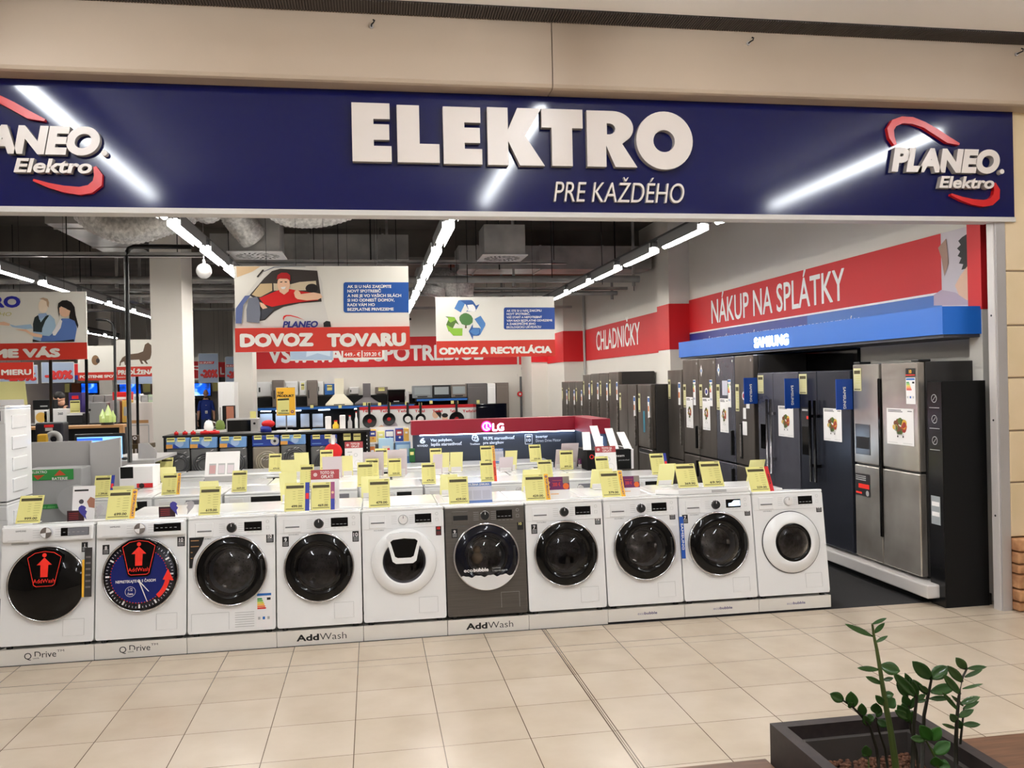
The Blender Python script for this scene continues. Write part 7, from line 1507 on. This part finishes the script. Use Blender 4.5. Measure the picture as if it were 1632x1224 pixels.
# gaming chair edge at the column
q = at(309, 650, Y=11.5); t = thing('gaming_chair', 'black and red chair back partly hidden by the white column', 'chair', (q.x-.22, 11.5, 0)); b = MB(); b.rbox(-.27, .27, 0, .12, .45, 1.35, BLACK, .08, 3); b.build('backrest', t); MB().rbox(-.15, .12, -.02, 0.01, .6, 1.2, WALLR, .02).build('red_inset', t); MB().rbox(-.28, .28, -.45, .05, .38, .48, BLACK, .04, 3).build('seat', t); MB().cyl((0, -.2, .06), .03, .32, DARKM).build('gas_post', t); MB().rbox(-.3, .3, -.23, -.17, 0.02, .07, BLACK, .01).rbox(-.03, .03, -.5, .1, .02, .07, BLACK, .01).build('base', t)
# ================================================================== PEOPLE
def skin_body(name, joints, edges, m, parent=None, sub=2, root=0):
    me = bpy.data.meshes.new(name); me.from_pydata([j[:3] for j in joints], edges, []); o = bpy.data.objects.new(name, me); COL.objects.link(o)
    if parent: o.parent = parent
    o.modifiers.new('skin', 'SKIN'); sk = me.skin_vertices[0].data
    for i, j in enumerate(joints):
        r = j[3]; sk[i].radius = (r, j[4] if len(j) > 4 else r); sk[i].use_root = (i == root)
    s = o.modifiers.new('sub', 'SUBSURF'); s.levels = sub; s.render_levels = sub
    dg = bpy.context.evaluated_depsgraph_get(); nm = bpy.data.meshes.new_from_object(o.evaluated_get(dg)); o.modifiers.clear(); o.data = nm; bpy.data.meshes.remove(me)
    nm.materials.append(m) if not nm.materials else nm.materials.__setitem__(0, m)
    for p in nm.polygons: p.use_smooth = True
    return o
SHIRTB = mat('polo blue', (.10, .22, .58), .7); JEANS = mat('jeans', (.20, .26, .36), .8); DARKC = mat('jumper dark', (.16, .15, .16), .8)
def head(par, z, y=0, x=0, hair=None, beard=None, R=None):
    T = Matrix.Translation((x, y, z)) @ (R or Matrix.Identity(4))
    b = MB(); b.T = T
    b.sphere((0, 0, .03), .095, SKIN, 20, (.82, 1.0, 1.05)); b.sphere((0, -.02, -.05), .07, SKIN, 16, (.85, .95, 1.0))
    b.lathe([(.018, 0), (.013, .03), (.004, .055)], (0, -.085, -.018), SKIN, 10, 'z'); b.sphere((0, -.1, -.012), .016, SKIN, 8)
    for s in (-1, 1):
        b.sphere((s*.082, .005, .0), .026, SKIN, 10, (.45, .8, 1.2)); b.sphere((s*.032, -.087, .022), .011, PAPER, 8); b.sphere((s*.032, -.094, .022), .006, HAIR, 8); b.box(s*.032-.016, s*.032+.016, -.1, -.088, .042, .048, HAIR)
    b.box(-.025, .025, -.09, -.08, -.062, -.055, mat('lips', (.62, .33, .30), .5))
    o = b.build('head', par)
    if beard:
        b = MB(); b.T = T; b.sphere((0, -.03, -.075), .062, mat('beard', (.36, .24, .18), .8), 14, (.95, .9, .75)); b.build('beard', par)
    if hair:
        b = MB(); b.T = T; b.sphere((0, .018, .05), .098, HAIR, 18, (.88, 1.0, .95)); b.build('hair', par)
    return o
def hand(par, p, sg, d=(0, 0, -1)):
    b = MB(); p = Vector(p); b.rbox(p.x-.012, p.x+.012, p.y-.04, p.y+.035, p.z-.09, p.z, SKIN, .01)
    for k in range(4): y = p.y-.034+.02*k; L = (.065, .075, .07, .055)[k]; b.tube([(p.x, y, p.z-.085), (p.x-sg*.006, y, p.z-.085-L*.5), (p.x-sg*.022, y, p.z-.085-L)], [.0095, .0085, .007], SKIN, 8)
    b.tube([(p.x, p.y-.035, p.z-.02), (p.x-sg*.01, p.y-.06, p.z-.05), (p.x-sg*.015, p.y-.068, p.z-.085)], [.012, .011, .008], SKIN, 8); return b.build('hand', par)
# assistant standing far back
YP = 19.6; q = at(328, 630, Y=YP); zh = at(328, 628, Y=YP).z
t = thing('person', 'bald bearded man in a blue polo shirt with name badge standing far back', 'person', (q.x, YP, 0))
k = zh/1.66; t.scale = (.86, .86, 1)
body = skin_body('body', [(0, 0, .95*k, .14, .11), (0, 0, 1.15*k, .145, .105), (0, 0, 1.35*k, .17, .11), (0, 0, 1.47*k, .10, .08), (0, 0, 1.56*k, .055), (.19, 0, 1.42*k, .065), (.245, .02, 1.15*k, .05), (.26, -.03, .90*k, .036), (-.19, 0, 1.42*k, .065), (-.25, .02, 1.15*k, .05), (-.27, -.03, .90*k, .036), (.095, 0, .86*k, .095), (.105, -.01, .48*k, .065), (.11, .02, .08*k, .045), (.115, -.10, .035*k, .035), (-.095, 0, .86*k, .095), (-.105, -.01, .48*k, .065), (-.11, .02, .08*k, .045), (-.115, -.10, .035*k, .035)], [(0, 1), (1, 2), (2, 3), (3, 4), (2, 5), (5, 6), (6, 7), (2, 8), (8, 9), (9, 10), (0, 11), (11, 12), (12, 13), (13, 14), (0, 15), (15, 16), (16, 17), (17, 18)], SHIRTB, t)
me = body.data; me.materials.append(SKIN); me.materials.append(JEANS); me.materials.append(BLACK)
for p in me.polygons:
    c = p.center; p.material_index = 3 if c.z < .07*k else 2 if c.z < .93*k and abs(c.x) < .20 else 1 if (c.z > 1.50*k or (abs(c.x) > .2 and c.z < 1.18*k)) else 0
head(t, 1.66*k, -.01, beard=True); hand(t, (.262, -.04, .88*k), 1); hand(t, (-.272, -.04, .88*k), -1)
MB().rbox(-.01, .07, -.135, -.125, 1.10*k, 1.18*k, PAPER, .003).rect(.0, .06, 1.12*k, 1.15*k, -.136, GREYW).build('name_badge', t); MB().text('logo', .03, 1.33*k, .02, PAPER, y=-.13, al='C').build('chest_print', t)
# customer bending forward behind the desk
YP2 = 10.2; q = at(90, 636, Y=YP2); zh = q.z
t = thing('person', 'dark haired man in a dark jumper bending forward behind the left cartons', 'person', (q.x+.42, YP2, 0))
body = skin_body('body', [(.12, 0, .93, .14, .11), (.02, 0, 1.12, .14, .11), (-.12, 0, 1.33, .155, .11), (-.22, 0, zh-.23, .09, .08), (-.30, 0, zh-.12, .055), (-.16, -.19, 1.30, .06), (-.28, -.24, 1.08, .048), (-.45, -.18, .98, .036), (-.16, .19, 1.30, .06), (-.28, .24, 1.08, .048), (-.45, .18, .98, .036), (.13, -.1, .84, .09), (.10, -.1, .47, .065), (.14, -.1, .08, .045), (.03, -.1, .035, .035), (.13, .1, .84, .09), (.10, .1, .47, .065), (.14, .1, .08, .045), (.03, .1, .035, .035)], [(0, 1), (1, 2), (2, 3), (3, 4), (2, 5), (5, 6), (6, 7), (2, 8), (8, 9), (9, 10), (0, 11), (11, 12), (12, 13), (13, 14), (0, 15), (15, 16), (16, 17), (17, 18)], DARKC, t)
me = body.data; me.materials.append(SKIN); me.materials.append(JEANS)
for p in me.polygons:
    c = p.center; p.material_index = 2 if c.z < .9 and c.x > -.05 else 1 if (c.z > zh-.18 and c.x < -.24) else 0
head(t, zh-.01, 0, -.36, hair=True, R=Matrix.Rotation(-R90, 4, 'Z') @ Matrix.Rotation(math.radians(35), 4, 'X'))
hand(t, (-.46, -.18, .97), 1); hand(t, (-.46, .18, .97), -1)
# ================================================================== PLANTER, BENCH, PLANT
WOODB = noise_mix(mat('bench wood', (.42, .29, .21), .45), (.36, .25, .18), (.48, .34, .25), 6, stretch=(1, 9, 9))
PLB = noise_mix(mat('planter brown', (.20, .165, .165), .55), (.18, .15, .15), (.22, .185, .18), 40)
ybk = at(1220, 1208, Z=.42).y
b = MB()
t = thing('bench', 'brown wooden slatted bench around the planter at the lower right', 'bench', (1.8, ybk-.4, 0))
ztop = .56
pL = at(1225, 1151, Z=ztop); pR = at(1456, 1133, Z=ztop); yfar = (pL.y+pR.y)/2; xl = pL.x; xr = pR.x
for i, (y0, y1) in enumerate(((ybk-.11, ybk), (ybk-.225, ybk-.115), (ybk-.34, ybk-.23))):
    pass
MB().rbox(xl-1.3, xl-.004, ybk-.9, ybk, .385, .42, WOODB, .006).build('seat_board', t, world=True); MB().rbox(xr+.004, xr+1.6, ybk-.9, ybk, .385, .42, WOODB, .006).build('seat_board', t, world=True)
for x in (xl-.6, xr+.5): MB().rbox(x, x+.08, ybk-.85, ybk-.05, 0, .384, DARKM, .006).build('leg', t, world=True)
t = thing('planter', 'dark brown square planter box with wide rim at the lower right', 'planter', ((xl+xr)/2, yfar-.5, 0))
y0 = yfar-.85; rim = .045
b = MB(); lo = [(xl, y0), (xr, y0), (xr, yfar), (xl, yfar)]
for (x0, x1, ya, yb) in ((xl, xl+rim, y0, yfar), (xr-rim, xr, y0, yfar), (xl+rim, xr-rim, y0, y0+rim), (xl+rim, xr-rim, yfar-rim, yfar)): b.box(x0, x1, ya, yb, .0, ztop, PLB)
b.build('box', t, world=True)
b = MB()
LIN = mat('liner grey', (.30, .28, .27), .5)
for (x0, x1, ya, yb) in ((xl+rim, xl+rim+.02, y0+rim, yfar-rim), (xr-rim-.02, xr-rim, y0+rim, yfar-rim), (xl+rim+.02, xr-rim-.02, yfar-rim-.02, yfar-rim)): b.box(x0, x1, ya, yb, .1, ztop-.05, LIN)
b.build('inner_liner', t, world=True)
zsoil = ztop-.118
MB().box(xl+rim+.02, xr-rim-.02, y0+rim, yfar-rim-.02, .1, zsoil-.02, mat('soil', (.16, .10, .07), .9)).build('soil', t, world=True)
b = MB(); rnd = random.Random(5); PEB = noise_mix(mat('clay pebble', (.38, .23, .16), .85), (.30, .17, .12), (.46, .30, .21), 25)
for k in range(1500):
    x = rnd.uniform(xl+rim+.035, xr-rim-.035); y = rnd.uniform(yfar-.62, yfar-rim-.035); r = rnd.uniform(.006, .011)
    b.sphere((x, y, zsoil-.014+rnd.uniform(0, .012)), r, PEB, 6, (1, rnd.uniform(.8, 1.2), .8))
tag(b.build('clay_pebbles'), 'reddish brown clay pebbles covering the planter soil', 'pebbles', kind='stuff')
LEAF = noise_mix(mat('leaf green', (.19, .33, .15), .25, coat=.4), (.15, .29, .12), (.24, .40, .18), 12); STEMG = mat('stem green', (.30, .36, .16), .5); STEMD = mat('stem dark', (.14, .13, .08), .5); LEAFB = mat('leaf bright', (.20, .40, .13), .35)
plant = thing('zamioculcas_plant', 'glossy green leafy plant with one tall bare stem growing in the planter', 'plant', ((xl+xr)/2, yfar-.3, zsoil))
PO_ = plant.location
def P3(px, py, Y): v = at(px, py, Y=Y); return Vector((v.x, Y, v.z))
def leaf(par, base, tip, wide, m=LEAF, droop=.15, face=None):
    d = tip-base; L = d.length; u = d.normalized(); side = u.cross(face or (CAM-base).normalized()).normalized(); n = side.cross(u).normalized()
    vs = []; fs = []; N = 8
    for i in range(N+1):
        s = i/N; w = wide*max(.04, math.sin(math.pi*min(1, s*.93+.05))**.8)*(1 if s < .96 else .3); c = base+d*s-n*(droop*L*(s*s-s)*-1)*.6
        for q in (-1, -.5, 0, .5, 1): vs.append(tuple(c+side*(w*q)+n*(abs(q)*w*.28)-PO_))
    for i in range(N):
        for j in range(4): a = i*5+j; fs.append((a, a+1, a+6, a+5))
    b = MB(); b.add(vs, fs, m, True); o = b.build('leaf', par); md = o.modifiers.new('thick', 'SOLIDIFY'); md.thickness = .0012; return o
def stem(pts, r0, r1, leaves, Y0, Y1, m=STEMD):
    n = len(pts); P = [P3(x, y, Y0+(Y1-Y0)*i/(n-1)) for i, (x, y) in enumerate(pts)]
    if P[0].z > zsoil: P[0].z = zsoil-.01
    s = MB().tube([tuple(p-PO_) for p in P], [r0+(r1-r0)*i/(n-1) for i in range(n)], m, 10).build('stem', plant)
    for (bx, by, tx, ty, w, *k) in leaves:
        mm = k[0] if k else LEAF
        # nearest height on the stem decides the distance
        f = min(range(n), key=lambda i: (pts[i][0]-bx)**2+(pts[i][1]-by)**2); Yb = P[f].y
        leaf(s, P3(bx, by, Yb), P3(tx, ty, Yb-.015), w, mm)
Yp_ = yfar-.30
def Q(u, v): return (1200+u*432/1632, 960+v*264/997)
def SQ(pts, r0, r1, lv, Y0, Y1, m=STEMD): stem([Q(*p) for p in pts], r0, r1, [(*Q(a, b_), *Q(c, d), w, *k) for a, b_, c, d, w, *k in lv], Y0, Y1, m)
SQ([(870, 1040), (855, 950), (830, 780), (800, 620), (780, 500), (765, 400), (745, 280), (728, 200), (718, 130)], .0125, .0035, [(722, 205, 555, 130, .009), (720, 130, 805, 95, .006), (730, 185, 793, 123, .008), (740, 240, 812, 202, .006), (758, 405, 630, 395, .009), (770, 380, 886, 415, .021), (775, 490, 680, 447, .009), (785, 468, 846, 455, .007), (790, 560, 848, 552, .012), (800, 620, 855, 580, .022), (795, 620, 738, 560, .012)], Yp_, Yp_-.01, STEMG)
SQ([(770, 1000), (745, 880), (705, 750), (650, 680), (600, 630), (540, 588)], .006, .003, [(545, 590, 465, 550, .017), (600, 632, 590, 537, .020), (600, 628, 575, 605, .012), (660, 685, 655, 608, .015), (700, 745, 668, 680, .014), (690, 700, 730, 690, .013)], Yp_+.02, Yp_)
SQ([(820, 1000), (795, 880), (760, 780), (740, 690)], .005, .003, [(742, 668, 742, 606, .018), (748, 710, 810, 745, .014), (745, 690, 775, 640, .01)], Yp_+.05, Yp_+.04)
SQ([(955, 1000), (965, 860), (970, 720), (985, 580), (978, 540)], .008, .004, [(985, 575, 958, 470, .014), (985, 570, 845, 425, .017), (985, 560, 915, 425, .013), (988, 582, 1040, 555, .008), (990, 540, 940, 460, .012), (985, 600, 1045, 585, .006)], Yp_-.02, Yp_-.02)
SQ([(1010, 760), (1030, 680), (1050, 580), (1065, 510), (1075, 460)], .007, .004, [(1075, 460, 960, 355, .022), (1075, 458, 1172, 385, .022), (1070, 540, 1222, 505, .018), (1062, 580, 1190, 575, .009), (1055, 560, 965, 465, .010), (1060, 545, 1000, 500, .01)], Yp_+.04, Yp_+.03)
SQ([(1222, 1010), (1222, 850), (1228, 700), (1240, 570), (1262, 450), (1290, 395)], .008, .003, [(1285, 402, 1222, 333, .015), (1292, 398, 1408, 388, .008), (1275, 450, 1382, 405, .007), (1262, 480, 1172, 382, .015), (1250, 555, 1145, 432, .013), (1262, 520, 1385, 490, .005), (1250, 610, 1368, 568, .011), (1240, 655, 1138, 538, .007), (1235, 690, 1330, 645, .011), (1228, 720, 1188, 672, .013)], Yp_-.03, Yp_-.03)
SQ([(1262, 1000), (1248, 850), (1262, 720), (1270, 640)], .005, .003, [(1265, 640, 1362, 595, .008), (1262, 735, 1370, 735, .010), (1268, 625, 1195, 560, .006), (1250, 760, 1235, 705, .012), (1225, 760, 1140, 732, .006)], Yp_, Yp_)
SQ([(1000, 1010), (985, 900), (950, 760), (940, 640), (930, 560)], .005, .003, [(940, 630, 905, 560, .015), (930, 570, 865, 485, .012), (935, 560, 935, 500, .014), (945, 640, 985, 565, .01), (930, 690, 870, 620, .018), (935, 720, 900, 605, .016), (945, 730, 965, 655, .013), (940, 700, 855, 650, .014)], Yp_+.03, Yp_+.03)
SQ([(1130, 1040), (1110, 960), (1080, 900), (1040, 830)], .005, .003, [(1075, 828, 1005, 740, .020, LEAFB), (1075, 830, 1130, 752, .018, LEAFB), (1090, 910, 1188, 840, .020, LEAFB), (1120, 985, 1188, 990, .022, LEAFB), (1110, 990, 1100, 930, .02, LEAFB), (1035, 830, 950, 815, .012)], Yp_-.05, Yp_-.06, STEMG)
SQ([(700, 1000), (695, 945), (690, 920)], .003, .002, [(690, 930, 680, 862, .016), (690, 925, 655, 918, .004)], Yp_+.0, Yp_+.0, STEMG)
# ------------------------------------------------------------------ check for repeated labels
seen = {}
for o in bpy.data.objects:
    if o.parent is None and 'label' in o:
        seen.setdefault(o['label'], []).append(o.name)
for k, v in seen.items():
    if len(v) > 1: print('REPEATED LABEL', k, v)
